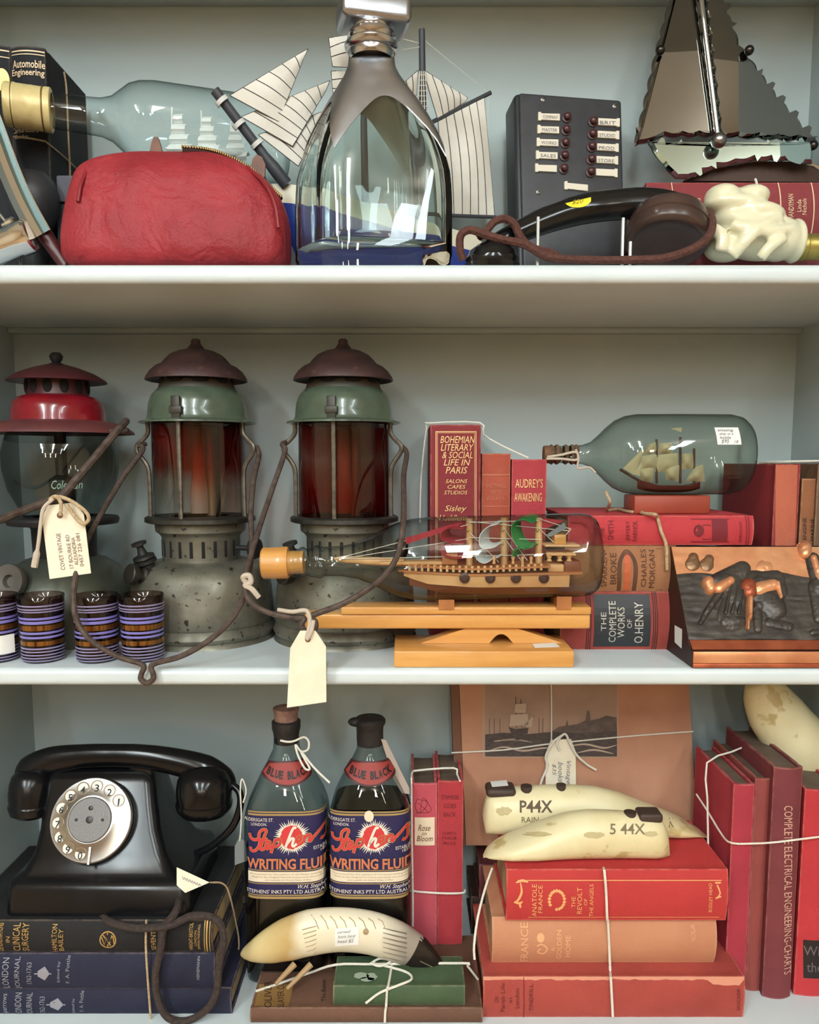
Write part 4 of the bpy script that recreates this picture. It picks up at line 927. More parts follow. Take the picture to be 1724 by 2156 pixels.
PALEW = mat('pale_ship_wood', (222, 172, 120), .5, col2=(200, 144, 94), vs=30); TANW = mat('tan_ship_wood', (190, 120, 72), .5, col2=(164, 98, 56), vs=30); REDW = mat('red_brown_hull', (126, 66, 42), .45)
def hullsec(y0, y1, hb0, hb1, x0, x1, bowlen):
    rings = []
    for i in range(21):
        s = i/20; x = x0+(x1-x0)*s; k = min(1, (s/bowlen))**.6 if s < bowlen else 1.0; k = max(k, .04)
        zt = P(x, interp(y0, x), SY).z; zb2 = P(x, interp(y1, x), SY).z; xw = P(x, 1200, SY).x
        rings.append([Vector((xw, SY-hb0*k, zt)), Vector((xw, SY-hb1*k, zb2)), Vector((xw, SY+hb1*k, zb2)), Vector((xw, SY+hb0*k, zt))])
    return rings
MB().loft(hullsec([(850, 1203), (1000, 1206), (1215, 1201)], [(850, 1212), (900, 1226), (1000, 1230), (1215, 1229)], .021, .019, 850, 1190, .4)).build('topsides', PALEW, t, sharp=30)
MB().loft(hullsec([(850, 1212), (900, 1226), (1000, 1230), (1215, 1229)], [(870, 1232), (930, 1246), (1215, 1247)], .019, .010, 862, 1200, .4)).build('hull_bottom', REDW, t, sharp=30)
MB().loft(hullsec([(838, 1186), (1000, 1190), (1215, 1182)], [(838, 1190), (1000, 1194), (1215, 1186)], .0225, .0225, 838, 1150, .4)).build('rail', TANW, t, sharp=30)
MB().loft(hullsec([(838, 1199), (1000, 1202), (1215, 1198)], [(838, 1203), (1000, 1206), (1215, 1202)], .0225, .0225, 838, 1215, .4)).build('deck', TANW, t, sharp=30)
for i in range(22):
    x = 862+13.2*i; s = (x-838)/312; k = min(1, s/.4)**.6; y = interp([(838, 1189), (1000, 1193), (1215, 1185)], x)
    a = P(x, y, SY-.0215*k); MB().box(a.x-.0011, a.x+.0011, SY-.0222*k, SY-.0202*k, a.z-.0055, a.z+.0005).build('baluster', PALEW, t, smooth=False)
for x in (978, 1032, 1086, 1145):
    MB().lathe([(.0048, -.003), (.0048, .0006), (.003, .0012), (.0028, .0002), (0, .0002)], P(x, 1217, SY-.0212), (0, -1, 0), 18).build('porthole', mat('dark_porthole', (64, 28, 24), .4), t)
MB().tube(cr(W3((704, 1176, SY), (730, 1178, SY), (800, 1182, SY), (850, 1184, SY)), 4), [.0012, .002, .0026, .003, .0034, .0036, .0038, .004, .004, .004, .004, .004, .004], 10).build('bowsprit', PALEW, t)
def bxp(nm, x0, x1, y0, y1, d, m_, bev=.0006):
    a = P(x0, y0, SY); b = P(x1, y1, SY); MB().box(a.x, b.x, SY-d, SY+d, b.z, a.z, bev).build(nm, m_, t, sharp=50)
bxp('cabin', 930, 962, 1164, 1187, .008, TANW); bxp('deck_plank', 800, 930, 1180, 1187, .009, PALEW)
bxp('stern_castle', 1148, 1180, 1184, 1199, .016, PALEW); bxp('stern_gallery', 1182, 1216, 1178, 1200, .014, mat('red_brown_hull', (126, 66, 42)))
bxp('poop_deck', 1152, 1205, 1161, 1166, .016, PALEW); bxp('upper_deck', 1142, 1214, 1144, 1148, .014, PALEW); bxp('wheel_house', 1164, 1188, 1124, 1144, .008, PINE)
for x in (1156, 1178, 1198):
    a = P(x, 1172, SY-.012); MB().lathe([(.0028, -.004), (.0016, -.002), (.003, .001), (.003, .004)], a, seg=10, cap0=True, cap1=True).build('pillar', PALEW, t)
for x in (1040, 1080, 1100, 1118):
    a = P(x, 1180, SY-.015); MB().lathe([(.0016, -.003), (.001, 0), (.0018, .003), (0, .0042)], a, seg=8).build('deck_post', PALEW, t)
for x, yt in ((988, 1092), (1061, 1090), (1134, 1090)):
    o = MB().tube([P(x, 1190, SY), P(x, yt, SY)], .0034, 10).build('mast', PALEW, t)
    for y in (1116, 1144): MB().sphere(P(x-3, y, SY-.005), .0014, 8, 6).build('bead', GILT, o)
def curl(nm, pts, w, m_, ysh=0.0):
    q = cr([(a, b, 0) for a, b in pts], 6); MB().sheet([[P(p.x+(j-2)*5.0, p.y-(j-2)*3.0, SY+ysh-w+2*w*j/4) for j in range(5)] for p in q], .0006).build(nm, m_, t)
SR, SW, SG, SGy = mat('red_sail', (168, 36, 50), .7), mat('white_sail', (214, 214, 214), .7), mat('green_sail', (34, 138, 66), .7), mat('grey_sail', (120, 124, 128), .7)
curl('sail', [(984, 1108), (955, 1106), (938, 1116), (940, 1130), (960, 1136), (984, 1140), (962, 1138), (942, 1146), (940, 1160), (958, 1168), (984, 1170)], .012, SR)
curl('sail', [(1056, 1098), (1036, 1104), (1020, 1122), (1022, 1146), (1044, 1148), (1056, 1142), (1030, 1150), (1012, 1156), (1014, 1172), (1030, 1180), (1048, 1170), (1058, 1168)], .012, SW, -.004)
curl('sail', [(1130, 1096), (1112, 1088), (1092, 1094), (1086, 1110), (1094, 1136), (1112, 1150), (1132, 1144), (1108, 1148), (1092, 1152), (1088, 1170)], .012, SG, -.004)
mb = MB(); slab(mb, [(852, 1133), (950, 1104), (972, 1100), (962, 1110), (856, 1146)], plane(SY-.006), .0006); mb.build('jib', SR, t, smooth=False)
mb = MB(); slab(mb, [(1139, 1090), (1188, 1096), (1140, 1118)], plane(SY-.002), .0006); mb.build('sail', SR, t, smooth=False)
mb = MB(); slab(mb, [(1148, 1128), (1188, 1100), (1192, 1112), (1160, 1130)], plane(SY-.006), .0006); mb.build('sail', SGy, t, smooth=False)
for a, b in (((708, 1176), (988, 1104)), ((716, 1177), (988, 1134)), ((716, 1177), (1134, 1168)), ((988, 1098), (1200, 1118)), ((988, 1120), (1050, 1184)), ((1061, 1112), (1110, 1180)), ((1061, 1132), (1100, 1184)), ((1134, 1112), (1170, 1146)), ((988, 1132), (1140, 1136)), ((988, 1100), (1134, 1096)), ((1134, 1092), (1202, 1114)), ((1188, 1130), (1202, 1114))):
    MB().tube([P(*a, SY-.005), P(*b, SY-.005)], .00035, 4).build('rigging_line', WHITE_STRING, t)
t = thing('bottle_stand', 'varnished pine stand under the stoppered ship bottle', 'stand', (P(1018, 1400, .04).x, .04, ZM))
a = P(829, 1371, .004); b = P(1209, 1371, .004)
MB().box(a.x, b.x, .004, .072, ZM, a.z, .0012).build('base', PINE, t, sharp=50)
zt_ = a.z
mb = MB(); arch = [(1080-(i*50/10), 1357-22*math.sin(PI*i/10)**.8) for i in range(11)]
wd = [(884, 1360), (985, 1322), (1085, 1322), (1186, 1360)] + [(1080, 1360)] + arch + [(1030, 1360)]
v = [P(x, y, .034) for x, y in wd]
for p in v: p.z = max(p.z, zt_+.0002) if p.z < zt_+.004 else p.z
mb.prism(v, (0, .016, 0)); mb.build('support_wedge', PINE, t, smooth=False)
ztop = P(1000, 1322, .034).z; a1 = P(641, 1300, .030); b1 = P(1243, 1300, .030); zb1 = P(940, 1293, .030).z
MB().box(a1.x, b1.x, .030, .054, ztop-.0002, zb1, .002, 3).build('beam', PINE, t, sharp=50)
a2 = P(718, 1285, .028); zt2 = P(940, 1278, .028).z
MB().box(a2.x, b1.x, .0275, .0565, zb1, zt2, .001, 2).build('top_rail', PINE, t, sharp=50)
for x0, x1 in ((923, 956), (1171, 1202)):
    a = P(x0, 1272, .028); b = P(x1, 1272, .028); zc_ = P((x0+x1)/2, 1252, .030).z
    rings = []
    for yy in (.026, .031, .036, .042, .048, .053, .058):
        zc2 = max(zt2+.004, A2.lerp(E2, ((x0+x1)/2-552)/706).z - math.sqrt(max(0, (88.6*m2)**2-(yy-SY)**2)) - .0003)
        rings.append([Vector((a.x, yy, zt2-.002)), Vector((b.x, yy, zt2-.002)), Vector((b.x, yy, zc2)), Vector((a.x, yy, zc2))])
    MB().loft(rings).build('cradle_block', PINE2, t, smooth=False)
mb = MB(); qa = [onz(x, y, zt_+.0004) for x, y in ((1120, 1356), (1170, 1354), (1178, 1362), (1126, 1364))]; mb.prism(qa, (0, 0, .0003)); mb.build('price_sticker', WHITEPAPER, t, smooth=False)

# ------------------------------------------------------------------ upright red books behind the bottle
CR1 = cloth('crimson_cloth', (126, 30, 38), (112, 24, 32)); GOLDT = mat('gold_title_print', (226, 188, 132), .45, .3)
def frame(x0, y0, x1, y1, w):
    def f(mb, mp):
        for (a, b, c_, d) in ((x0, y0, x1, y0+w), (x0, y1-w, x1, y1), (x0, y0, x0+w, y1), (x1-w, y0, x1, y1)): rect(mb, a, b, c_, d, mp, 6)
    return f
ttl = [('BOHEMIAN', (927, 918, 1000, 933)), ('LITERARY', (928, 935, 997, 949)), ('& SOCIAL', (931, 951, 995, 965)), ('LIFE IN', (934, 967, 990, 980)), ('PARIS', (938, 983, 984, 997))]
book('upright_book', 'tall crimson book with a gilt framed italic title, left of the orange-red one', (906, 894, 1012, 1330), .103, .118, CR1, ZM, False, ink=GOLDT, bulge=.05,
     texts=[(s, bx, 0, {'shear': .25}) for s, bx in ttl] + [(s, bx, 0, {'shear': .25}) for s, bx in (('SALONS', (938, 1009, 984, 1017)), ('CAFES', (942, 1021, 980, 1029)), ('STUDIOS', (935, 1033, 984, 1041)))] + [('Sisley', (936, 1064, 982, 1080), 0, {'shear': .3}), ('Huddleston', (924, 1084, 994, 1096), 0, {'shear': .3})],
     marks=[(GOLDT, frame(917, 908, 1003, 1300, 1.6), 1), (GOLDT, frame(920.5, 911, 999.5, 1297, .8), 1)])
book('upright_book', 'worn orange-red book with faded gilt between two taller red books', (1014, 955, 1074, 1330), .108, .105, cloth('worn_orange_red_cloth', (164, 66, 46), (186, 104, 76), vs=14, vlo=.5, vhi=.8), ZM, False, bulge=.1, ink=mat('faded_gilt', (190, 110, 80), .6),
     texts=[('SHOTWELL', (1022, 1019, 1066, 1027), 0), ('FIFTY', (1034, 1032, 1056, 1040), 0), ('ESSAYS', (1026, 1046, 1062, 1053), 0)], bands=[(1000, 2.5, mat('faded_gilt', (190, 110, 80))), (1066, 1.5, mat('faded_gilt', (190, 110, 80)))])
book('upright_book', 'rose red book with gold capitals beside the jug bottle neck', (1077, 967, 1150, 1330), .106, .105, cloth('rose_red_cloth', (172, 46, 56), (156, 36, 48)), ZM, False, bulge=.08, ink=GOLDT,
     texts=[("AUDREY'S", (1085, 1008, 1143, 1027), 0), ('AWAKENING', (1083, 1038, 1141, 1056), 0)])
string('book_string', 'white string over the upright red books behind the stoppered bottle', W3((884, 1100, .16), (887, 1000, .16), (898, 902, .155), (905, 891, .15), (1010, 890, .135), (1018, 915, .125), (1060, 940, .115), (1112, 964, .112)), .0009, WHITE_STRING, 3)

# ------------------------------------------------------------------ lying stack of three novels
SB = .066
yb = [Zof(1367, SB), Zof(1248, SB), Zof(1148, SB+.004), Zof(1086, SB+.004)]
def lbl(x0, y0, x1, y1): return lambda mb, mp: [rect(mb, x0, y0+(y1-y0)*i/8, x1, y0+(y1-y0)*(i+1)/8, mp) for i in range(8)]
SILV = mat('silver_title_print', (196, 190, 178), .5, .2)
ob = book('lying_book', 'thick brick red book with a black spine label, lowest of the stack', (1180, 1248, 1452, 1367), SB, .14, cloth('brick_red_cloth', (150, 54, 46), (128, 42, 38)), ZM, True, T=yb[1], ink=SILV,
     texts=[('THE', (1265, 1288, 1276, 1326), 90), ('COMPLETE', (1282, 1266, 1297, 1350), 90), ('WORKS', (1300, 1278, 1315, 1340), 90), ('OF', (1320, 1302, 1330, 1320), 90), ('O.HENRY', (1336, 1268, 1354, 1352), 90)],
     marks=[(mat('black_spine_label', (40, 42, 46), .5), lbl(1251, 1253, 1370, 1360), 1)], bands=[(x, 1.5, BLACKINK) for x in (1236, 1240, 1244, 1376, 1380, 1384)])
def archm(mb, mp):
    for k, w in ((0, 30), (1, 24), (2, 18)):
        ribbon(mb, [(1321-w/2-4, 1245), (1321-w/2-4, 1185-0), (1321, 1158+k*4), (1321+w/2+4, 1185), (1321+w/2+4, 1245)], 2.4, mp, 8)
    for x in (1386, 1391, 1396): ribbon(mb, [(x, 1155), (x, 1244)], 2, mp, 1)
book('lying_book', 'tan novel with an arched brown spine ornament in the middle of the stack', (1190, 1148, 1425, 1246), SB+.003, .135, cloth('tan_orange_cloth', (158, 104, 66), (140, 88, 54)), yb[1]+.0002, True, T=yb[2]-yb[1]-.0004, ink=mat('brown_spine_print', (84, 48, 32), .7),
     texts=[('SPARKEN-', (1266, 1158, 1278, 1236), 90), ('BROKE', (1285, 1164, 1298, 1230), 90), ('CHARLES', (1350, 1156, 1361, 1236), 90), ('MORGAN', (1367, 1158, 1379, 1238), 90)],
     marks=[(mat('brown_spine_print', (84, 48, 32)), archm, 1), (mat('orange_ornament', (186, 90, 52), .6), lambda mb, mp: ribbon(mb, [(1321, 1166), (1321, 1244)], 13, mp, 4), 1)])
tb = book('lying_book', 'bright scarlet novel on top of the stack under the jug bottle', (1196, 1086, 1587, 1147), SB+.003, .14, cloth('scarlet_cloth', (186, 44, 52), (166, 34, 44)), yb[2], True, T=yb[3]-yb[2], ink=mat('maroon_print', (112, 22, 34), .7),
     texts=[('THE', (1262, 1110, 1272, 1130), 90), ('GEESE', (1250, 1098, 1258, 1132), 90), ('SMITH', (1280, 1096, 1292, 1136), 90), ('JEFFERY', (1318, 1096, 1328, 1138), 90), ('FARNOL', (1332, 1096, 1342, 1138), 90), ('SAMPSON LOW', (1556, 1098, 1562, 1140), 90)],
     marks=[(mat('maroon_print', (112, 22, 34)), lambda mb, mp: (frame(1456, 1092, 1536, 1141, 2)(mb, mp), disc(mb, 1471, 1117, 11, 13, mp), lbl(1499, 1094, 1532, 1138)(mb, mp), frame(1480, 1104, 1496, 1136, 2)(mb, mp)), 1)],
     bands=[(x, 1.6, mat('maroon_print', (112, 22, 34))) for x in (1572, 1577)])
ZS = yb[3]
string('book_twine', 'frayed jute twine knotted on the red novel beside the jug bottle', [P(1275, 1035, .10), P(1284, 1058, .098), onz(1278, 1074, ZS+.002), onz(1300, 1072, ZS+.002), onz(1330, 1078, ZS+.002), onz(1362, 1074, ZS+.002), onz(1350, 1080, ZS+.002), onz(1378, 1083, ZS+.002), P(1384, 1090, SB+.001), P(1392, 1120, SB-.0005), P(1402, 1147, SB-.001), P(1404, 1200, SB-.0015)], .0016, TWINE, cat='twine')

# ------------------------------------------------------------------ green jug bottle with a ship, on a red block
JY = .118
t = thing('wooden_block', 'red-brown wooden block propping the green jug bottle', 'block', (P(1415, 1078, .105).x, .105, ZS))
a = P(1336, 1042, .094); b = P(1496, 1042, .094)
MB().box(a.x, b.x, .094, .134, ZS+.0002, a.z-.0008, .0012).build('block', mat('red_stained_wood', (158, 66, 44), .5, col2=(136, 52, 36), vs=20), t, sharp=50)
zblk = a.z-.0008; J0 = P(1142, 966, JY); J1 = P(1570, 966, JY); mj = M(JY, 966); jr = 84*mj
zc_ = zblk + math.sqrt((jr)**2) - .0008; J0.z = J1.z = zc_+.001
t = thing('jug_bottle', 'greenish glass jug bottle with a twine-bound neck holding a three-master', 'bottle', (J0.lerp(J1, .6).x, JY, zblk))
def qj(x): return (x-1142)/428.0*(J1-J0).length
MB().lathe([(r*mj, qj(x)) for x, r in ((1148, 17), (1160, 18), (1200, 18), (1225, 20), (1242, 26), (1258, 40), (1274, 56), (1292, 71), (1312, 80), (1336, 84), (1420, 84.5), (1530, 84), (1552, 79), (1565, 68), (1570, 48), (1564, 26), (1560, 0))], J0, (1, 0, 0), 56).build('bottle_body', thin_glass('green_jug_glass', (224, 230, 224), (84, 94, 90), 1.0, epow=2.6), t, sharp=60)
MB().lathe([(r*mj, qj(x)) for x, r in ((1144, 0), (1144, 18), (1150, 19), (1180, 15), (1181, 0))], J0, (1, 0, 0), 24).build('cork', mat('brown_cork', (120, 86, 58), .85, col2=(92, 62, 42), vs=120), t)
for i, x in enumerate((1160, 1172, 1190, 1204, 1212)):
    o = MB().lathe([((19+.8*(i % 2))*mj, qj(x-4)), (21.5*mj, qj(x)), ((19)*mj, qj(x+4))], J0, (1, 0, 0), 28).build('neck_binding', mat('brown_binding', (112, 88, 66), .8, col2=(80, 60, 46), vs=200, bump=.6, bs=600), t)
MB().tube(cr(W3((1152, 962, JY-.011), (1180, 958, JY-.012), (1212, 952, JY-.012), (1214, 968, JY-.012), (1180, 966, JY-.0125), (1150, 966, JY-.011)), 6), .0013, 7).tube(cr(W3((1212, 946, JY-.011), (1218, 965, JY-.012), (1216, 986, JY-.010), (1240, 984, JY-.013), (1254, 996, JY-.017)), 6), .0011, 7).build('twine_tie', mat('pale_cotton_end', (190, 176, 160)), t)
JS = lambda e: (lambda x, y: Vector((P(x, y, JY).x, JY-math.sqrt(max(0, (jr+.0006+e)**2-(P(x, y, JY-.02).z-J0.z)**2)), P(x, y, JY-.02).z)))
sk = MB()
for i in range(6): rect(sk, 1478, 901+6*i, 1526, 907+6*i, JS(0), 1)
sk = sk.build('price_sticker', WHITEPAPER, t, smooth=False)
mb = MB(); [words(mb, s, bx, JS(.0006), shear=.3) for s, bx in (('amazing', (1482, 904, 1514, 911)), ('ship in a', (1484, 912, 1512, 918)), ('bottle', (1484, 919, 1506, 925)), ('$95', (1486, 926, 1502, 935)), ('18', (1512, 928, 1520, 934)))]; mb.build('sticker_lettering', GREYINK, sk, smooth=False)
t = thing('model_ship', 'small dark three-masted ship with cream sails inside the green jug bottle', 'model ship', (P(1410, 1040, JY).x, JY, J0.z-.035))
DKW = mat('dark_ship_wood', (78, 46, 36), .55); CS = mat('aged_cream_sail', (196, 182, 148), .8)
rings = []
for i in range(15):
    s = i/14; x = 1342+132*s; yy = interp([(0, 1010), (.3, 1022), (.8, 1022), (1, 1014)], s); hb = .0125*max(.06, (1-(2*s-1)**4)); p = P(x, yy, JY); zk = P(x, 1037, JY).z+.004*abs(2*s-1)**3
    rings.append([Vector((p.x, JY-hb, p.z)), Vector((p.x, JY-hb*.8, zk+.003)), Vector((p.x, JY, zk)), Vector((p.x, JY+hb*.8, zk+.003)), Vector((p.x, JY+hb, p.z))])
MB().loft(rings).build('hull', mat('red_brown_ship_hull', (104, 52, 44), .5), t)
MB().tube(W3((1305, 988, JY), (1352, 1016, JY)), .0014, 8).build('bowsprit', DKW, t)
for x, y0 in ((1382, 925), (1432, 920), (1461, 944)):
    MB().tube(W3((x, 1018, JY), (x, y0, JY)), .0013, 8).build('mast', DKW, t)
def sq(c4, bag, nm='sail'):
    a, b, c_, d = [P(x, y, JY) for x, y in c4]; n = 6
    MB().sheet([[(a.lerp(b, i/n)).lerp(d.lerp(c_, i/n), j/n)+Vector((-.35, -1, 0))*bag*math.sin(PI*i/n)*math.sin(PI*min(1, j/n*.9+.1)) for j in range(n+1)] for i in range(n+1)], .0005).build(nm, CS, t)
for c4 in (((1362, 938), (1380, 930), (1384, 952), (1356, 958)), ((1352, 960), (1384, 956), (1388, 984), (1344, 990)), ((1345, 988), (1376, 984), (1374, 1014), (1350, 1014)), ((1388, 934), (1414, 932), (1416, 954), (1384, 956)), ((1384, 958), (1426, 954), (1426, 992), (1378, 994)), ((1398, 984), (1430, 980), (1428, 1014), (1402, 1010)), ((1436, 956), (1458, 954), (1462, 986), (1434, 988)), ((1442, 1014), (1462, 984), (1480, 978), (1484, 1014))): sq(c4, .007)
sq(((1312, 986), (1354, 944), (1356, 948), (1334, 1000)), .002, 'jib'); sq(((1334, 998), (1358, 960), (1360, 964), (1350, 1004)), .002, 'jib')
mb = MB(); slab(mb, [(1412, 902), (1436, 900), (1434, 910)], plane(JY), .0005); mb.build('pennant', CS, t, smooth=False)

# ------------------------------------------------------------------ upright books on the right
book('upright_book', 'dark red book with an orange-tan spine upright beside the jug bottle', (1629, 977, 1681, 1330), .088, .13, cloth('dark_red_boards', (136, 30, 36), (118, 24, 30)), ZM, False, bulge=.06,
     marks=[(cloth('orange_tan_spine', (184, 92, 66), (168, 78, 56)), lambda mb, mp: rect(mb, 1630, 979, 1680, 1329, mp, 8), 1)])
BRN = cloth('brown_orange_cloth', (140, 84, 50), (120, 70, 40))
book('upright_book', 'narrow brown book with black vertical lettering behind the copper plaque', (1684, 1008, 1716, 1330), .092, .10, BRN, ZM, False, bulge=.06, ink=BLACKINK, texts=[('ENGINE', (1690, 1090, 1697, 1136), 90), ('MARINE', (1706, 1092, 1713, 1138), 90)])
book('upright_book', 'brown clothbound book at the right edge behind the copper plaque', (1718, 976, 1764, 1330), .088, .12, cloth('dark_brown_cloth', (104, 74, 50)), ZM, False, bulge=.06)
string('book_string', 'white string over the dark red and brown books behind the plaque', W3((1587, 1090, .14), (1592, 1040, .14), (1598, 985, .135), (1604, 974, .13), (1650, 972, .10), (1690, 971, .095), (1740, 970, .1)), .001, WHITE_STRING, 3)

# ------------------------------------------------------------------ copper relief plaque
BRONZE = mat('dark_bronze', (78, 72, 66), .4, .45, col2=(54, 50, 48), vs=60, bump=.35, bs=140)
COPPER = mat('bright_copper', (236, 172, 128), .3, .6, col2=(196, 122, 84), vs=22, rough2=.45, bump=.12, bs=120)
COPPER2 = mat('red_copper', (190, 104, 70), .36, .5, col2=(140, 66, 44), vs=30)
DKBR = mat('dark_brown_side', (58, 34, 28), .5, .2, col2=(44, 26, 22), vs=40)
PXL, PXR = P(1456, 1400, .003).x, .428
t = thing('relief_plaque', 'copper relief plaque of field workers on a wedge base at the right', 'plaque', ((PXL+PXR)/2, .04, ZM))
zl0 = Zof(1370, .004); zl1 = Zof(1349, .012); zp1 = Zof(1151, .071)
out = [(.003, .0005), (.003, zl0), (.010, zl0+.0005), (.014, zl1), (.071, zp1), (.080, zp1), (.080, .0005)]
MB().prism([(PXL, y, z) for y, z in out], (PXR-PXL, 0, 0)).build('wedge_body', DKBR, t, smooth=False)
MB().box(PXL+.0006, PXR-.0006, .0012, .0032, .0045, zl0-.0004, .0006).build('front_ledge', COPPER, t, sharp=50)
MB().box(PXL+.0006, PXR-.0006, .0008, .0034, .0006, .0043, .0006).build('base_edge', COPPER2, t, sharp=50)
mb = MB(); mb.prism([(PXL+.0008, .0045, zl0+.0006), (PXR-.0008, .0045, zl0+.0006), (PXR-.0008, .0135, zl1-.0004), (PXL+.0008, .0135, zl1-.0004)], (0, -.0005, .0008)); mb.build('sloped_ledge', COPPER2, t, smooth=False)
sl_ = Vector((0, .071-.014, zp1-zl1)).normalized(); nP = Vector((0, -sl_.z, sl_.y)); p0P = Vector((0, .014, zl1))
def cq(x, y): return (1390+x/5.162, 1130+y/5.162)
def face(u, v): return Vector((PXL, .014, zl1)) + Vector((u*(PXR-PXL), 0, 0)) + sl_*v*(Vector((0, .071-.014, zp1-zl1)).length)
ng, nv = 60, 36
gl_ = []
for i in range(ng+1):
    gl_.append([face(i/ng, j/nv*.70)+nP*(.0010+.0007*wob((i*.15, j*.9, 0), 1.0, 1, 4)) for j in range(nv+1)])
MB().sheet(gl_, .0016).build('field_relief', BRONZE, t)
gs = [[face(i/ng, (.70+.045*math.sin(i*.25)*(.3+.7*(i/ng))-.02)+(.985-.70+.0-.045*math.sin(i*.25)*(.3+.7*(i/ng))+.02)*j/10)+nP*(.0014+.0004*wob((i*.3, j*.6, 2), 1, 1, 4)) for j in range(11)] for i in range(ng+1)]
MB().sheet(gs, .0016).build('sky_relief', COPPER, t)
def relief(nm, caps, m_, parent, step=5.0, lift_=.0012):
    """blended capsules (in crop pixels): (x0,y0,x1,y1,r0,r1,height)"""
    xs = [c_[0]-c_[4] for c_ in caps]+[c_[2]-c_[5] for c_ in caps]; xe = [c_[0]+c_[4] for c_ in caps]+[c_[2]+c_[5] for c_ in caps]
    ys = [c_[1]-c_[4] for c_ in caps]+[c_[3]-c_[5] for c_ in caps]; ye = [c_[1]+c_[4] for c_ in caps]+[c_[3]+c_[5] for c_ in caps]
    x0, x1, y0, y1 = min(xs), max(xe), min(ys), max(ye); st_ = step*1.6; nx, ny = int((x1-x0)/st_)+2, int((y1-y0)/st_)+2
    H_ = {}; vs = []; idx = {}
    def hh(x, y):
        b = -1; acc = 0
        for (ax_, ay, bx_, by, ra, rb, h) in caps:
            dx, dy = bx_-ax_, by-ay; q = dx*dx+dy*dy; f = 0 if q == 0 else max(0, min(1, ((x-ax_)*dx+(y-ay)*dy)/q))
            d = math.hypot(x-ax_-dx*f, y-ay-dy*f)/(ra+(rb-ra)*f)
            if d < 1: acc += (.42*h*math.sqrt(max(0, 1-d*d)))**2
            else: b = max(b, -.0001-.001*(d-1))
        return acc**.5 if acc > 0 else b
    for i in range(nx+1):
        for j in range(ny+1):
            x, y = x0+i*st_, y0+j*st_; h = hh(x, y)
            if h > -.00035:
                cx_, cy_ = cq(x, y); p = pl(p0P, nP, lift_)(cx_, cy_); idx[i, j] = len(vs); vs.append(p+nP*(max(h, -.0008)+wob((x*.03, y*.03, 0), 1, .0003*min(1, max(h, 0)/.002), 5)))
    fs = [(idx[i, j], idx[i+1, j], idx[i+1, j+1], idx[i, j+1]) for i in range(nx) for j in range(ny) if all(k in idx for k in ((i, j), (i+1, j), (i+1, j+1), (i, j+1)))]
    return MB().add(vs, fs).build(nm, m_, parent)
relief('haystack', [(345, 300, 350, 240, 90, 60, .008)], mat('dull_copper', (150, 116, 86), .4, .7, col2=(110, 84, 66), vs=60), t)
relief('haystack', [(500, 310, 520, 260, 85, 60, .007)], mat('dull_copper', (150, 116, 86)), t)
relief('basket', [(1110, 350, 1150, 345, 90, 70, .006)], COPPER, t)
f1 = relief('worker_figure', [(610, 480, 880, 370, 80, 100, .009), (700, 520, 860, 480, 90, 110, .006), (770, 560, 850, 640, 120, 150, .009), (810, 700, 780, 860, 150, 175, .008), (640, 620, 500, 820, 45, 40, .008), (500, 820, 430, 945, 40, 28, .006), (700, 940, 880, 930, 60, 40, .006)], BRONZE, t)
for x in (690, 760, 830): relief('skirt_fold', [(x+60, 560, x, 850, 22, 28, .0125)], BRONZE, f1)
relief('polished_head', [(510, 515, 535, 585, 72, 60, .017)], COPPER, f1); relief('polished_shoulder', [(630, 572, 745, 500, 70, 60, .015)], COPPER, f1)
f2 = relief('worker_figure', [(1000, 480, 1240, 480, 110, 110, .009), (1040, 540, 1250, 600, 90, 130, .007), (1060, 640, 1230, 780, 100, 130, .010), (1200, 700, 1290, 820, 110, 80, .008), (1040, 780, 1055, 1010, 60, 50, .007), (1180, 940, 1390, 990, 60, 55, .006)], BRONZE, t)
relief('polished_head', [(940, 560, 955, 615, 95, 88, .020)], COPPER2, f2); relief('polished_shoulder', [(1060, 585, 1205, 545, 88, 70, .017)], COPPER, f2)
relief('polished_arm', [(950, 700, 945, 900, 42, 38, .020), (938, 900, 935, 1020, 24, 16, .012)], COPPER, f2); relief('polished_arm', [(1250, 530, 1285, 680, 34, 26, .015)], COPPER, f2)
f3 = relief('worker_figure', [(1640, 260, 1720, 560, 80, 90, .012), (1690, 560, 1710, 900, 100, 60, .010), (1650, 1050, 1720, 1040, 40, 40, .006)], BRONZE, t)
relief('polished_head', [(1555, 150, 1560, 190, 80, 72, .017)], COPPER, f3); relief('polished_sleeve', [(1640, 260, 1710, 500, 46, 52, .017)], COPPER, f3)
mb = MB()
Xs = PXL-.0003
def sidep(x, y):
    d = ray(x, y); return CAM+d*((Xs-CAM.x)/d.x)
mb.add([sidep(*p) for p in ((1420, 1316), (1436, 1325), (1435, 1366), (1420, 1352))], [(0, 1, 2, 3)]); sk = mb.build('price_sticker', WHITEPAPER, t, smooth=False)
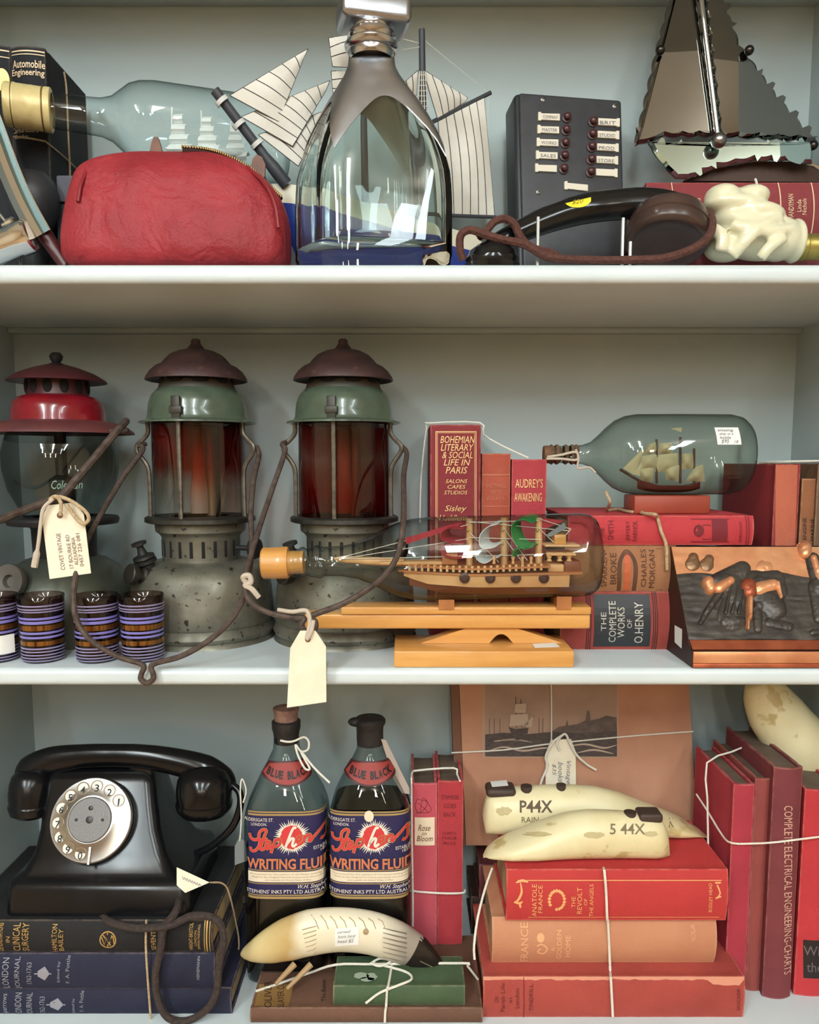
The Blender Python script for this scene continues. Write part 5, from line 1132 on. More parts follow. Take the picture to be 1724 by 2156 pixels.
# ================================================================== BOTTOM SHELF
# ------------------------------------------------------------------ dark stack under the telephone
SBK = .022
def zat(y, Y): return Zof(y, Y)
NAVY = cloth('navy_cloth', (38, 40, 62), (31, 33, 52)); DARKC = cloth('dark_green_black_cloth', (34, 34, 36), (26, 26, 28))
LSIL = mat('worn_silver_print', (150, 150, 160), .55, .2); z1 = zat(2083, SBK); z2 = zat(2006, SBK); z3 = zat(1939, SBK)
def dagger(x, y, s):
    return lambda mb, mp: (poly(mb, [(x-12*s, y-6*s), (x+4*s, y-16*s), (x+16*s, y), (x+4*s, y+16*s), (x-12*s, y+6*s)], mp), ribbon(mb, [(x-20*s, y), (x+20*s, y)], 3*s, mp, 1))
book('lying_book', 'navy book at the very bottom of the stack under the telephone', (-60, 2085, 487, 2150), SBK, .15, NAVY, ZB, True, T=z1-ZB-.0003, ink=LSIL,
     texts=[('Sparrows', (4, 2096, 18, 2150), 90), ('LONDON', (32, 2094, 46, 2150), 90), ('JOURNAL', (56, 2094, 72, 2150), 90), ('1762-1763', (84, 2102, 95, 2148), 90), ('Edited by', (152, 2106, 159, 2144), 90), ('F. A. Pottle', (168, 2090, 176, 2140), 90)], marks=[(LSIL, dagger(118, 2122, 1.0), 1)])
book('lying_book', 'navy book in the middle of the stack under the telephone', (-84, 2007, 452, 2082), SBK-.004, .145, NAVY, z1, True, T=z2-z1-.0003, ink=LSIL,
     texts=[('LONDON', (4, 2014, 18, 2076), 90), ('JOURNAL', (30, 2012, 44, 2078), 90), ('1762-1763', (56, 2022, 66, 2066), 90), ('Edited by', (120, 2020, 127, 2062), 90), ('F. A. Pottle', (138, 2010, 146, 2064), 90), ('HEINEMANN', (414, 2012, 420, 2056), 90)], marks=[(LSIL, dagger(90, 2044, .9), 1)])
def mono(mb, mp):
    q = [(227+16.5*math.cos(2*PI*i/24), 1976+16.5*math.sin(2*PI*i/24)) for i in range(25)]; ribbon(mb, q, 2.4, mp, 1)
    for p in ([(214, 1970), (219, 1986), (224, 1972), (229, 1986), (236, 1966)], [(217, 1966), (232, 1988)], [(226, 1962), (226, 1990)], [(238, 1968), (240, 1984)]): ribbon(mb, p, 2.4, mp, 1)
TB_ = book('lying_book', 'black gilt-lettered book directly beneath the telephone', (-96, 1940, 447, 2004), SBK-.002, .15, DARKC, z2, True, T=z3-z2, ink=GILT,
     texts=[('DEMONSTRATIONS', (-8, 1944, 6, 2000), 90), ('IN', (13, 1968, 21, 1980), 90), ('CLINICAL', (27, 1944, 42, 2000), 90), ('SURGERY', (46, 1944, 60, 2000), 90), ('HAMILTON', (109, 1946, 120, 2002), 90), ('BAILEY', (123, 1954, 133, 2000), 90), ('SEVENTH', (318, 1950, 328, 1998), 90), ('EDITION', (333, 1960, 341, 1994), 90), ('WRIGHT-BRISTOL', (398, 1944, 406, 1998), 90), ('LONDON:', (409, 1956, 414, 1988), 90), ('SIMPKIN MARSHALL', (416, 1946, 421, 1996), 90)],
     marks=[(GILT, mono, 1)], bands=[(430, 1.6, GILT), (435, 3, GILT), (441, 1.6, GILT)])
string('book_string', 'pale string tied down the front of the dark books under the telephone', W3((308, 1937, .017), (307, 1985, .0165), (309, 2030, .0135), (314, 2100, .017), (318, 2152, .018)), .0011, TWINE, 4)

# ------------------------------------------------------------------ rotary telephone
BK = mat('black_bakelite_phone', (13, 13, 15), .16, col2=(20, 20, 23), vs=12, rough2=.26, bump=.06, bs=60, spec=.38)
t = thing('rotary_telephone', 'black bakelite rotary telephone with a round metal dial on the dark books', 'telephone', (P(200, 1935, .09).x, .09, z3))
secs = [(1937, 10, 396, .034, .150), (1932, 6, 400, .031, .153), (1876, 10, 396, .033, .152), (1862, 14, 391, .036, .150), (1853, 26, 380, .041, .147), (1838, 44, 362, .046, .145), (1800, 66, 345, .054, .143), (1750, 78, 333, .064, .141), (1700, 84, 327, .0745, .139), (1650, 88, 323, .085, .137), (1626, 96, 317, .091, .134), (1618, 110, 304, .097, .128)]
rings = []
for (y, xa, xb, ya, yb_) in secs:
    z = P(200, y, ya).z; a = P(xa, y, ya).x; b = P(xb, y, ya).x; r = .010; ring = []
    if y == 1937: z = z3+.0003
    for (cx_, cy_, s0_) in ((b-r, ya+r, -PI/2), (b-r, yb_-r, 0), (a+r, yb_-r, PI/2), (a+r, ya+r, PI)):
        for k in range(6): ring.append(Vector((cx_+r*math.cos(s0_+k*PI/10), cy_+r*math.sin(s0_+k*PI/10), z)))
    rings.append(ring)
MB().loft(rings).build('body', BK, t, sharp=50)
dn_ = Vector((0, -math.cos(math.radians(25)), math.sin(math.radians(25)))); dcn = P(194, 1726, .062)
du = Vector((1, 0, 0)); dv = dn_.cross(du); dv = -dv if dv.z < 0 else dv
DCH = mat('dial_nickel', (172, 170, 168), .28, 1.0); DGR = mat('dial_centre_grey', (120, 118, 118), .5, .5, bump=.3, bs=900); rd = 87*M(.062, 1728)
MB().lathe([(rd*.93, -.014), (rd*.99, -.006), (rd*1.0, -.002), (rd*.985, .0005), (rd*.95, .001), (0, .001)], dcn, dn_, 64).build('dial_mount', mat('dial_mount_black', (30, 30, 32), .25), t)
wheel = MB().lathe([(rd*.985, .0015), (rd*.985, .0035), (rd*.96, .0045), (rd*.60, .0052), (rd*.57, .0062), (rd*.53, .0062), (rd*.53, .0054), (0, .0058)], dcn, dn_, 64).build('finger_wheel', DCH, t)
MB().lathe([(rd*.525, .0056), (rd*.50, .0068), (0, .0070)], dcn, dn_, 48).build('dial_centre', DGR, t)
NPL = mat('ivory_number_plate', (222, 218, 208), .4)
for k, ch in enumerate('1234567890'):
    a = math.radians(35+25*k); c_ = dcn+(du*math.cos(a)+dv*math.sin(a))*rd*.775
    hole = MB().lathe([(rd*.125, .0046), (rd*.150, .0046), (rd*.150, .0056), (rd*.125, .0056), (rd*.125, .0046)], c_, dn_, 24).build('finger_hole', CHROME, wheel)
    MB().lathe([(rd*.126, .0049), (0, .0049)], c_, dn_, 24).build('number_plate', NPL, wheel, smooth=False)
    v, f = glyphs(ch, 0, .01); MB().add([c_+dn_*.0052+du*((p-.5)*rd*(.04 if ch == '1' else .11))+dv*((q-.75)*rd*.17) for p, q in v], f).build('number', mat('black_numeral', (20, 20, 20), .6), wheel, smooth=False)
for (ox, oy, r_) in ((0, 0, .0035), (-.013, 0, .0014), (.013, 0, .0014), (0, .011, .0022)):
    MB().lathe([(r_, .0066), (r_, .0078), (r_*.6, .0082), (0, .0082)], dcn+du*ox+dv*oy, dn_, 14).build('centre_screw', mat('dark_dial_screw', (60, 58, 58), .4, .6), t)
a = math.radians(-82); MB().tube([dcn+(du*math.cos(a)+dv*math.sin(a))*rd*.62+dn_*.006, dcn+(du*math.cos(a-.05)+dv*math.sin(a-.05))*rd*1.0+dn_*.006], .0016, 8).build('finger_stop', CHROME, t)
# cradle and handset
for x in (120, 300): 
    a = P(x, 1622, .10); MB().box(a.x-.012, a.x+.012, .092, .125, a.z-.006, a.z+.012, .003).build('cradle_fork', BK, t)
hp2 = [(52, 1650, 22), (66, 1622, 32), (108, 1602, 30), (170, 1593, 26), (240, 1591, 25), (310, 1594, 26), (380, 1606, 29), (432, 1622, 33), (466, 1642, 30), (482, 1660, 20)]
pt2 = cr([P(x, y, .098) for x, y, r in hp2], 5); rs2 = [interp([(i, r*M(.098, 1600)) for i, (x, y, r) in enumerate(hp2)], i/5) for i in range(len(pt2))]
hs = MB().tube(pt2, rs2, 20, flat=.8)
def cup(x, y0, tab, lean):
    c_ = P(x, y0, .092); m_ = M(.092, 1650); return [(r*m_, -h*m_) for h, r in tab], c_, Vector(lean)
pr, c_, ax_ = cup(430, 1610, ((0, 0), (4, 30), (14, 46), (30, 55), (52, 58), (76, 56)), (0, .10, 1)); hs.lathe(pr, c_, ax_, 36)
pr, c2_, ax2 = cup(66, 1618, ((0, 0), (4, 28), (14, 38), (30, 43), (52, 45), (72, 44)), (0, .10, 1)); hs.lathe(pr, c2_, ax2, 36)
hso = hs.build('handset', BK, t, sharp=70)
m_ = M(.092, 1650)
MB().lathe([(56*m_, -76*m_), (58.5*m_, -78*m_), (58.5*m_, -84*m_), (56*m_, -92*m_), (46*m_, -104*m_), (30*m_, -110*m_), (0, -110*m_)], c_, ax_, 40).build('mouthpiece_cap', BK, t)
MB().lathe([(44*m_, -72*m_), (45.5*m_, -74*m_), (45.5*m_, -80*m_), (42*m_, -92*m_), (30*m_, -100*m_), (0, -100*m_)], c2_, ax2, 40).build('earpiece_cap', BK, t)
MB().tube(cr(W3((486, 1650, .095), (504, 1668, .09), (505, 1700, .085), (488, 1742, .085), (450, 1778, .09), (410, 1798, .098), (370, 1808, .11)), 6), .0038, 10).build('handset_cord', BK, t)
COR2 = mat('dark_brown_braided_cord', (66, 54, 50), .85, col2=(46, 36, 34), vs=300, bump=.7, bs=900)
MB().tube(cr(W3((366, 1840, .10), (378, 1868, .07), (372, 1915, .014), (346, 1952, .011), (338, 2000, .010), (328, 2049, .009), (331, 2097, .009), (351, 2140, .010), (390, 2150, .012), (432, 2128, .010), (455, 2090, .009), (461, 2032, .009), (471, 1975, .012), (455, 1936, .013), (406, 1928, .012), (357, 1948, .008), (292, 1954, .011), (240, 1944, .016), (214, 1930, .034)), 6), .0036, 8).build('line_cord', COR2, t)
string('book_string', 'thin grey string hanging over the end of the dark books beside the ink bottle', W3((442, 1858, .05), (468, 1860, .06), (482, 1880, .07), (497, 1945, .085), (503, 1990, .088), (494, 2060, .06), (488, 2110, .045)), .0009, TWINE, 5)
t = thing('price_tag', 'small white paper tag lying behind the telephone cord', 'tag', P(400, 1870, .036))
mb = MB(); slab(mb, [(372, 1826), (441, 1858), (390, 1880), (372, 1864)], pl(P(400, 1856, .036), (.15, -.9, .4)), .0006); cdd = mb.build('card', CREAMPAPER, t, smooth=False)
ribbon(MB(), [(384+i*2.6, 1848+i*1.1+(3 if i % 2 else -3)) for i in range(16)], 1.1, pl(P(400, 1856, .036), (.15, -.9, .4), .0005), 3).build('card_lettering', GREYINK, cdd, smooth=False)
t = thing('price_tag', 'grey translucent tag hanging by cotton from the telephone handset', 'tag', P(505, 1825, .08))
mb = MB(); slab(mb, [(494, 1782), (504, 1762), (516, 1772), (520, 1812), (494, 1822)], plane(.080), .0005); mb.build('card', mat('grey_tag_card', (120, 124, 124), .7), t, smooth=False)
MB().tube(cr(W3((505, 1770, .079), (508, 1720, .079), (506, 1660, .082), (510, 1640, .086), (518, 1665, .081), (512, 1690, .08)), 5), .0007, 6).build('cotton_loop', WHITE_STRING, t)

# ------------------------------------------------------------------ ink bottles
YB = .100
LBLUE = mat('navy_label_print', (34, 32, 78), .5); LGOLD = mat('label_gold_line', (176, 150, 96), .45, .3); LCREAM = mat('label_cream', (226, 212, 188), .7); LRED = mat('label_red', (206, 56, 58), .6); LWHT = mat('label_white', (228, 218, 206), .65); LORG = mat('label_orange', (212, 112, 82), .55); LTXT = mat('label_small_text', (170, 150, 130), .8)
INKM = mat('blue_black_ink', (12, 10, 12), .15, spec=.5)
GIB = thin_glass('ink_bottle_glass', (226, 233, 232), (92, 102, 104), 1.0, epow=3.0)
def ink_bottle(xc_, level, corked, label, torn):
    Xc = P(xc_, 1790, YB).x; mI = M(YB, 1790); hw_, hd, rc = 85.5*mI, .036, .017
    t = thing('ink_bottle', label, 'bottle', (Xc, YB, ZB), 'writing fluid bottles')
    def sec(y, k, shrink=0.0, z=None):
        """k: 0 round neck .. 1 full rounded rectangle"""
        w = interp([(1545, 26), (1575, 28), (1600, 40), (1640, 62), (1670, 76), (1695, 83), (1712, 85.5), (2300, 85.5)], y)*M(YB, y)-shrink
        e = 2+2.6*min(1, max(0, (y-1590)/110)); d = interp([(1545, 26*M(YB, 1560)), (1575, 28*M(YB, 1575)), (1640, .028), (1700, hd), (2300, hd)], y)-shrink
        zz = Zof(y, YB) if z is None else z
        return [Vector((Xc+math.copysign(abs(math.cos(a))**(2/e), math.cos(a))*w, YB+math.copysign(abs(math.sin(a))**(2/e), math.sin(a))*d, zz)) for a in [2*PI*i/56 for i in range(56)]]
    ys_ = (1548, 1560, 1575, 1588, 1600, 1615, 1632, 1650, 1668, 1685, 1700, 1715, 1760, 1800, 1850, 1900, 1950)
    rg = [sec(y, 1) for y in ys_]; rg += [sec(2000, 1, .001, ZB+.004), sec(2000, 1, .004, ZB+.0004)]
    MB().loft(rg, True, False, True).build('bottle_body', GIB, t, sharp=60)
    iy = [y for y in (1600, 1632, 1650, 1668, 1685, 1700, 1750, 1800, 1850, 1900, 1950) if y > level]
    MB().loft([sec(level, 1, .0022)]+[sec(y, 1, .0022) for y in iy]+[sec(2000, 1, .003, ZB+.004)]).build('ink', INKM, t, sharp=60)
    WAX = mat('black_wax_cap', (34, 30, 30), .6, bump=.5, bs=200); cz = (Xc, YB, 0)
    pz = [(27, 1566), (28, 1556), (28, 1538), (29, 1528), (33, 1522), (33, 1515), (29, 1511), (0, 1510)] if not corked else [(25, 1562), (26, 1550), (28, 1538), (30, 1532), (30, 1518), (26, 1515), (0, 1515)]
    MB().lathe([(r*M(YB, y), Zof(y, YB)) for r, y in pz], cz, seg=36).build('wax_cap', WAX, t)
    if corked: MB().lathe([(r*M(YB, y), Zof(y, YB)) for r, y in ((24, 1518), (25, 1500), (27, 1496), (27, 1490), (0, 1488))], cz, seg=32).build('cork', mat('pinkish_cork', (150, 116, 104), .85, col2=(110, 80, 72), vs=90), t)
    else: 
        p = P(xc_-32, 1520, YB-.004); MB().sphere(p, .006, 10, 8, (1.3, 1, .8)).build('wax_lip', WAX, t)
    def mp(e):
        def f(x, y):
            q = P(x, y, YB-hd); u = max(-hw_*.995, min(hw_*.995, q.x-Xc)); w = abs(u)/hw_; ee = 4.6
            yy = hd*(max(0, 1-w**ee))**(1/ee); return Vector((Xc+u, YB-yy-e*(.4+.6*(1-w**8)), q.z))
        return f
    x0, x1 = xc_-86, xc_+86
    def band(nm, ya, yb2, m_, ly, par, xa=x0, xb=x1):
        mb = MB(); rect(mb, xa, ya, xb, yb2, mp(.0004*ly), 24); return mb.build(nm, m_, par, smooth=True)
    lb = band('paper_label', 1708, 1893, LBLUE, 1, t)
    for ya, yb2, m_, nm in ((1708, 1711, LGOLD, 'gold_rule'), (1713, 1717, LGOLD, 'gold_rule'), (1831, 1833, LGOLD, 'gold_rule'), (1835, 1857, LCREAM, 'cream_panel'), (1859, 1861, LGOLD, 'gold_rule'), (1883, 1885.5, LGOLD, 'gold_rule'), (1887, 1892, LGOLD, 'gold_rule')): band(nm, ya, yb2, m_, 2, lb)
    # starburst and script
    def cz_(x, y): return (xc_-607+500+x/4.31, 1660+y/4.31)
    random.seed(5); pts = []
    for i in range(96):
        a = 2*PI*i/96; r = (150+random.uniform(-14, 22)) if i % 2 else 112+random.uniform(-6, 8); pts.append(cz_(494+r*1.06*math.cos(a), 440+r*math.sin(a)))
    mb = MB(); c0_ = cz_(494, 440); o = len(mb.v); F_ = mp(.0012); mb.v = [F_(*c0_)]+[F_(*p) for p in pts]; mb.f = [(0, i+1, (i+1) % 96+1) for i in range(96)]; mb.build('white_burst', LWHT, lb, smooth=False)
    pts = [cz_(492+(100+random.uniform(-7, 7))*math.cos(2*PI*i/40), 438+(104+random.uniform(-7, 7))*math.sin(2*PI*i/40)) for i in range(40)]
    mb = MB(); F_ = mp(.0016); mb.v = [F_(*c0_)]+[F_(*p) for p in pts]; mb.f = [(0, i+1, (i+1) % 40+1) for i in range(40)]; mb.build('red_burst', LRED, lb, smooth=False)
    scr = [[(262, 398), (262, 370), (235, 366), (205, 390), (196, 430), (204, 470), (196, 520), (160, 560), (125, 560), (116, 530)], [(110, 405), (118, 440), (150, 462), (200, 450)], [(258, 400), (228, 480), (214, 540), (236, 545), (262, 520)], [(190, 468), (280, 452)], [(258, 518), (292, 500), (296, 474), (272, 476), (258, 510), (272, 540), (318, 512)],
           [(348, 448), (318, 540), (306, 578)], [(336, 482), (366, 450), (392, 462), (380, 505), (340, 522)], [(540, 478), (576, 460), (574, 430), (548, 440), (538, 476), (556, 502), (604, 474)], [(612, 416), (604, 478)], [(608, 446), (640, 414), (662, 420), (650, 470), (668, 468), (690, 430)], [(690, 440), (730, 400), (786, 350), (800, 350), (800, 400), (796, 450), (770, 470), (748, 462)]]
    hh_ = [[(536, 352), (516, 346), (494, 380), (462, 460), (440, 522)], [(452, 492), (492, 446), (512, 450), (500, 500), (512, 516), (540, 490)]]
    mb = MB(); mb2 = MB(); mb3 = MB()
    for s in scr: ribbon(mb, [cz_(*p) for p in s], 7.0, mp(.0020)); ribbon(mb2, [cz_(*p) for p in s], 4.6, mp(.0024))
    for s in hh_: ribbon(mb3, [cz_(*p) for p in s], 5.2, mp(.0024)); ribbon(mb2, [cz_(*p) for p in s], 7.4, mp(.0020))
    mb.build('script_outline', LGOLD, lb, smooth=False); mb2.build('script_lettering', LRED, lb, smooth=False); mb3.build('script_lettering', LWHT, lb, smooth=False)
    dx = xc_-607
    mb = MB(); words(mb, 'WRITING FLUID', (519+dx, 1806, 696+dx, 1829), mp(.0018), bold=.035); mb.build('block_lettering_edge', LGOLD, lb, smooth=False)
    mb = MB(); words(mb, 'WRITING FLUID', (520+dx, 1807, 695+dx, 1828), mp(.0022), bold=.01); mb.build('block_lettering', LORG, lb, smooth=False)
    for s, bx in (('ALDERSGATE ST.', (512+dx, 1722, 576+dx, 1729)), ('LONDON.', (528+dx, 1732, 562+dx, 1738)), ('ESTABLISHED', (660+dx, 1782, 706+dx, 1789)), ('1832', (674+dx, 1790, 690+dx, 1796)), ("STEPHENS' INKS PTY LTD AUSTRALIA", (518+dx, 1872, 696+dx, 1880))): words(MB(), s, bx, mp(.0014)).build('small_lettering', LWHT, lb, smooth=False)
    words(MB(), 'W.H. Stephens', (628+dx, 1861, 694+dx, 1872), mp(.0014), shear=.4).build('signature', LWHT, lb, smooth=False)
    for s, bx in (('Guaranteed by the makers of the finest writing inks', (526+dx, 1838, 690+dx, 1842)), ('Made to the Original Formula prepared by the inventors', (530+dx, 1844, 690+dx, 1848)), ('and suitable for Every Make of Pen.', (558+dx, 1850, 656+dx, 1854))): words(MB(), s, bx, mp(.0014)).build('fine_print', LTXT, lb, smooth=False)
    # red shoulder label: fan-shaped, lying on the sloping shoulder
    def sm(e):
        def f(x, y):
            w = interp([(1545, 26), (1575, 28), (1600, 40), (1640, 62), (1670, 76), (1695, 83), (1712, 85.5)], y)*M(YB, y); d = interp([(1545, 26*M(YB, 1560)), (1575, 28*M(YB, 1575)), (1640, .028), (1700, hd)], y)
            ex = 2+2.6*min(1, max(0, (y-1590)/110)); q = P(x, y, YB-d*.8); u = max(-.97*w, min(.97*w, q.x-Xc)); yy = d*(1-(abs(u)/w)**ex)**(1/ex); return Vector((Xc+u, YB-yy-e, q.z+e*.5))
        return f
    def fan(nm, in_, m_, e):
        mb = MB(); N_ = 20
        for i in range(N_):
            qs = []
            for k in (i, i+1):
                f = k/N_*2-1; xt = xc_+(42-in_)*f; yt = 1599+in_+3*(f*f); xb = xc_+(58-in_*1.2)*f; yb3 = 1652-in_-24*f*f
                qs.append(((xt, yt), (xb, max(yb3, yt+1))))
            for j in range(4):
                pa = [(qs[0][0][0]+(qs[0][1][0]-qs[0][0][0])*w, qs[0][0][1]+(qs[0][1][1]-qs[0][0][1])*w) for w in (j/4, (j+1)/4)]; pb2 = [(qs[1][0][0]+(qs[1][1][0]-qs[1][0][0])*w, qs[1][0][1]+(qs[1][1][1]-qs[1][0][1])*w) for w in (j/4, (j+1)/4)]
                poly(mb, [pa[0], pb2[0], pb2[1], pa[1]], sm(e))
        return mb.build(nm, m_, t)
    sl1 = fan('shoulder_label', 0, mat('dark_maroon_label', (62, 24, 26), .55), .0006); sl2 = fan('shoulder_label_face', 4, mat('brick_label_face', (146, 52, 46), .6), .0011)
    s = 'BLUE BLACK'; mb = MB(); n = len(s)
    for i, ch in enumerate(s):
        if ch == ' ': continue
        f = (i+.5)/n*2-1; v, fc = glyphs(ch, 0, .045); cx_ = xc_+43*f; cy_ = 1629-11*f*f; an = -24*f; F_ = rotmap(sm(.0016), cx_, cy_, an)
        mb.add([F_(cx_-4+8*a_, cy_+8.5-17*b_) for a_, b_ in v], fc)
    mb.build('shoulder_lettering', mat('black_label_ink', (30, 16, 18), .6), sl2, smooth=False)
    if torn:
        mb = MB(); disc(mb, xc_-3, 1716, 10, 12, mp(.0030)); mb.build('torn_patch', LCREAM, lb, smooth=False)
    return t
ink_bottle(607, 1760, True, 'corked writing fluid ink bottle with string on its neck, nearer the telephone', False)
ink_bottle(780, 1678, False, 'wax-capped writing fluid ink bottle nearly full of ink beside the pink book', True)
string('neck_string', 'white string bow tied round the corked ink bottle neck', W3((590, 1559, .082), (606, 1562, .081), (620, 1560, .081), (640, 1552, .078), (650, 1562, .077), (648, 1578, .076), (634, 1582, .076), (622, 1568, .078), (628, 1592, .075), (642, 1618, .066), (652, 1618, .064), (640, 1596, .07), (634, 1582, .074), (660, 1615, .062), (694, 1648, .058)), .0011, WHITE_STRING, 5)
t = thing('price_tag', 'pale card tag hanging behind the wax-capped ink bottle shoulder', 'tag', P(845, 1660, .10))
mb = MB(); slab(mb, [(802, 1556), (812, 1558), (838, 1612), (862, 1660), (862, 1672), (846, 1670), (828, 1640)], plane(.092), .0006); mb.build('card', mat('pinkish_card', (176, 158, 148), .75), t, smooth=False)

# ------------------------------------------------------------------ pink and red girls' novels
PYb = .111
book('upright_book', 'pink novel with a cream spine label, upright beside the ink bottles', (866, 1650, 920, 2018), PYb, .085, cloth('pink_cloth', (192, 70, 86), (178, 60, 76)), ZB, False, bulge=.05, pages=DPAPER, ink=BLACKINK,
     texts=[('Rose', (880, 1736, 906, 1749), 0, {'shear': .3, 'm': mat('brown_script', (110, 66, 40), .6)}), ('in', (888, 1751, 898, 1758), 0, {'shear': .3, 'm': mat('brown_script', (110, 66, 40))}), ('Bloom', (877, 1759, 911, 1771), 0, {'shear': .3, 'm': mat('brown_script', (110, 66, 40))})],
     marks=[(mat('cream_spine_label', (226, 206, 180), .7), lambda mb, mp: rect(mb, 873, 1721, 915, 1780, mp, 6), 1),
            (mat('dark_red_line_art', (110, 30, 40), .7), lambda mb, mp: [ribbon(mb, p, 1.2, mp, 3) for p in ([(878, 1682), (874, 1700), (884, 1712), (900, 1690), (878, 1682)], [(880, 1690), (902, 1710)], [(884, 1712), (890, 1680), (898, 1688)], [(896, 1682), (908, 1708), (876, 1712)])] and None, 1)])
book('upright_book', 'coral red novel standing upright right of the pink one', (921, 1645, 975, 2018), PYb+.001, .088, cloth('coral_red_cloth', (176, 44, 54), (160, 36, 46)), ZB, False, bulge=.08, pages=DPAPER, ink=mat('dark_red_spine_print', (110, 28, 36), .7),
     texts=[('DIMSIE', (930, 1674, 966, 1683), 0), ('GOES', (934, 1692, 960, 1701), 0), ('BACK', (934, 1710, 960, 1719), 0), ('DORITA', (932, 1751, 960, 1757), 0), ('FAIRLIE', (931, 1761, 961, 1767), 0), ('BRUCE', (933, 1772, 959, 1778), 0)])
string('book_string', 'white string around the tops of the pink and red novels', [P(866, 1640, .105), P(868, 1626, .125), P(880, 1622, .13), P(955, 1617, .13), P(962, 1630, .125), P(968, 1644, .108)], .0011, WHITE_STRING, 3)
string('book_string', 'white string across the middle of the pink and red novels', W3((868, 1868, .114), (871, 1876, .109), (900, 1879, .1085), (940, 1881, .1085), (974, 1880, .109), (979, 1874, .114)), .0011, WHITE_STRING, 3)
string('book_string', 'vertical white string between the ink bottle and the pink novel', W3((866, 1640, .106), (867, 1760, .1075), (869, 1880, .1085), (869, 1950, .109)), .0010, WHITE_STRING, 3)

# ------------------------------------------------------------------ brown book, green book, carved horn
zbr = Zof(2126, .010)
BB = book('lying_book', 'large worn brown book lying flat under the green book', (526, 2126, 1016, 2150), .010, .118, cloth('worn_brown_cloth', (96, 64, 48), (78, 50, 38), vs=12), ZB, True, T=zbr-ZB, bulge=.2)
def tp(e): return lambda x, y: onz(x, y, zbr+e)
pz_ = MB(); pz_.add([tp(.0003)(*p) for p in ((546, 2072), (618, 2072), (608, 2118), (535, 2118))], [(0, 1, 2, 3)]); gp = pz_.build('cover_panel', mat('tan_gilt_panel', (150, 116, 66), .6, col2=(120, 88, 48), vs=30), None, smooth=False)
gp.parent = BB; gp.location = -Vector(BB.location)
mb = MB(); words(mb, 'OLIVER', (556, 2066, 572, 2121), tp(.0006), 90); words(mb, 'SLAYER.CO', (584, 2068, 598, 2121), tp(.0006), 90); words(mb, 'The Rover', (676, 2062, 686, 2108), tp(.0006), 90)
ct = mb.build('cover_lettering', BLACKINK, None, smooth=False); ct.parent = BB; ct.location = -Vector(BB.location)
Yg = onz(838, 2120, zbr).y; zg = Zof(2079, Yg)
Dg = onz(838, 2014, zg).y-Yg
GB = book('lying_book', 'small green worn book lying on the brown book under the carved horn', (701, 2079, 979, 2120), Yg, Dg, cloth('green_cloth', (72, 92, 66), (58, 76, 54)), zbr+.0003, True, T=zg-zbr, bulge=.12)
mb = MB()
for (x, y, rx, ry) in ((760, 2054, 14, 7), (782, 2056, 12, 8), (772, 2062, 16, 5)): mb.add([onz(x+rx*math.cos(2*PI*i/14)*(1+.25*random.uniform(-1, 1)), y+ry*math.sin(2*PI*i/14), zg+.0008) for i in range(14)], [tuple(range(14))])
wp = mb.build('worn_patch', mat('pale_worn_patch', (150, 164, 148), .8), None, smooth=False); wp.parent = GB; wp.location = -Vector(GB.location); wp['kind'] = 'stuff'
HY = .052
t = thing('carved_horn', 'carved bone horn shaped as a bird head with a dark beak', 'carving', P(720, 2010, HY))
IV = bpy.data.materials.new('ivory_bone'); IV.use_nodes = True; nt = IV.node_tree; N = nt.nodes; L = nt.links; b_ = N['Principled BSDF']; b_.inputs['Roughness'].default_value = .35
tc = N.new('ShaderNodeTexCoord'); sx = N.new('ShaderNodeSeparateXYZ'); L.new(tc.outputs['Object'], sx.inputs[0]); mr = N.new('ShaderNodeMapRange'); mr.inputs['From Min'].default_value = -.105; mr.inputs['From Max'].default_value = .075; L.new(sx.outputs['X'], mr.inputs['Value'])
nz = N.new('ShaderNodeTexNoise'); nz.inputs['Scale'].default_value = 40; L.new(tc.outputs['Object'], nz.inputs['Vector']); ad = N.new('ShaderNodeMath'); ad.operation = 'MULTIPLY_ADD'; ad.inputs[1].default_value = .12; L.new(nz.outputs['Fac'], ad.inputs[0]); L.new(mr.outputs[0], ad.inputs[2])
rp = N.new('ShaderNodeValToRGB'); L.new(ad.outputs[0], rp.inputs[0]); L.new(rp.outputs[0], b_.inputs['Base Color']); e = rp.color_ramp.elements
for _ in range(4): e.new(.5)
for k, (p, c_) in enumerate(((.06, (204, 186, 140)), (.2, (212, 190, 138)), (.36, (190, 160, 104)), (.44, (226, 216, 190)), (.86, (222, 212, 190)), (1, (150, 140, 128)))): e[k].position = p; e[k].color = lin(c_)
hh3 = [(507, 2010, 4), (516, 2008, 13), (535, 2003, 24), (565, 1993, 36), (605, 1978, 45), (655, 1963, 48), (715, 1957, 46), (775, 1963, 45), (825, 1978, 43), (858, 1994, 39), (876, 2004, 35)]
hz_ = cr([P(x, y, HY) for x, y, r in hh3], 5); hr_ = [interp([(i, r*M(HY, 1980)) for i, (x, y, r) in enumerate(hh3)], i/5) for i in range(len(hz_))]
horn = MB().tube(hz_, hr_, 28, flat=.72).build('horn_body', IV, t, sharp=70)
bk = [(866, 1998, 37), (880, 2006, 34), (900, 2019, 26), (918, 2032, 17), (931, 2044, 8), (936, 2050, 3)]
bz = cr([P(x, y, HY) for x, y, r in bk], 5); br_ = [interp([(i, r*M(HY, 2010)) for i, (x, y, r) in enumerate(bk)], i/5) for i in range(len(bz))]
beak = MB().tube(bz, br_, 24, flat=.75).build('beak', mat('dark_horn_beak', (36, 28, 26), .25), t)
MB().tube(cr([p+Vector((0, -r*.73, .0)) for p, r in zip(bz[6:], br_[6:])], 2), .0006, 5).build('beak_line', mat('pale_beak_line', (130, 116, 96), .5), beak)
def onh(x, y, e): return caster_h(x, y, e)
bvh_h = bvh_of(horn)
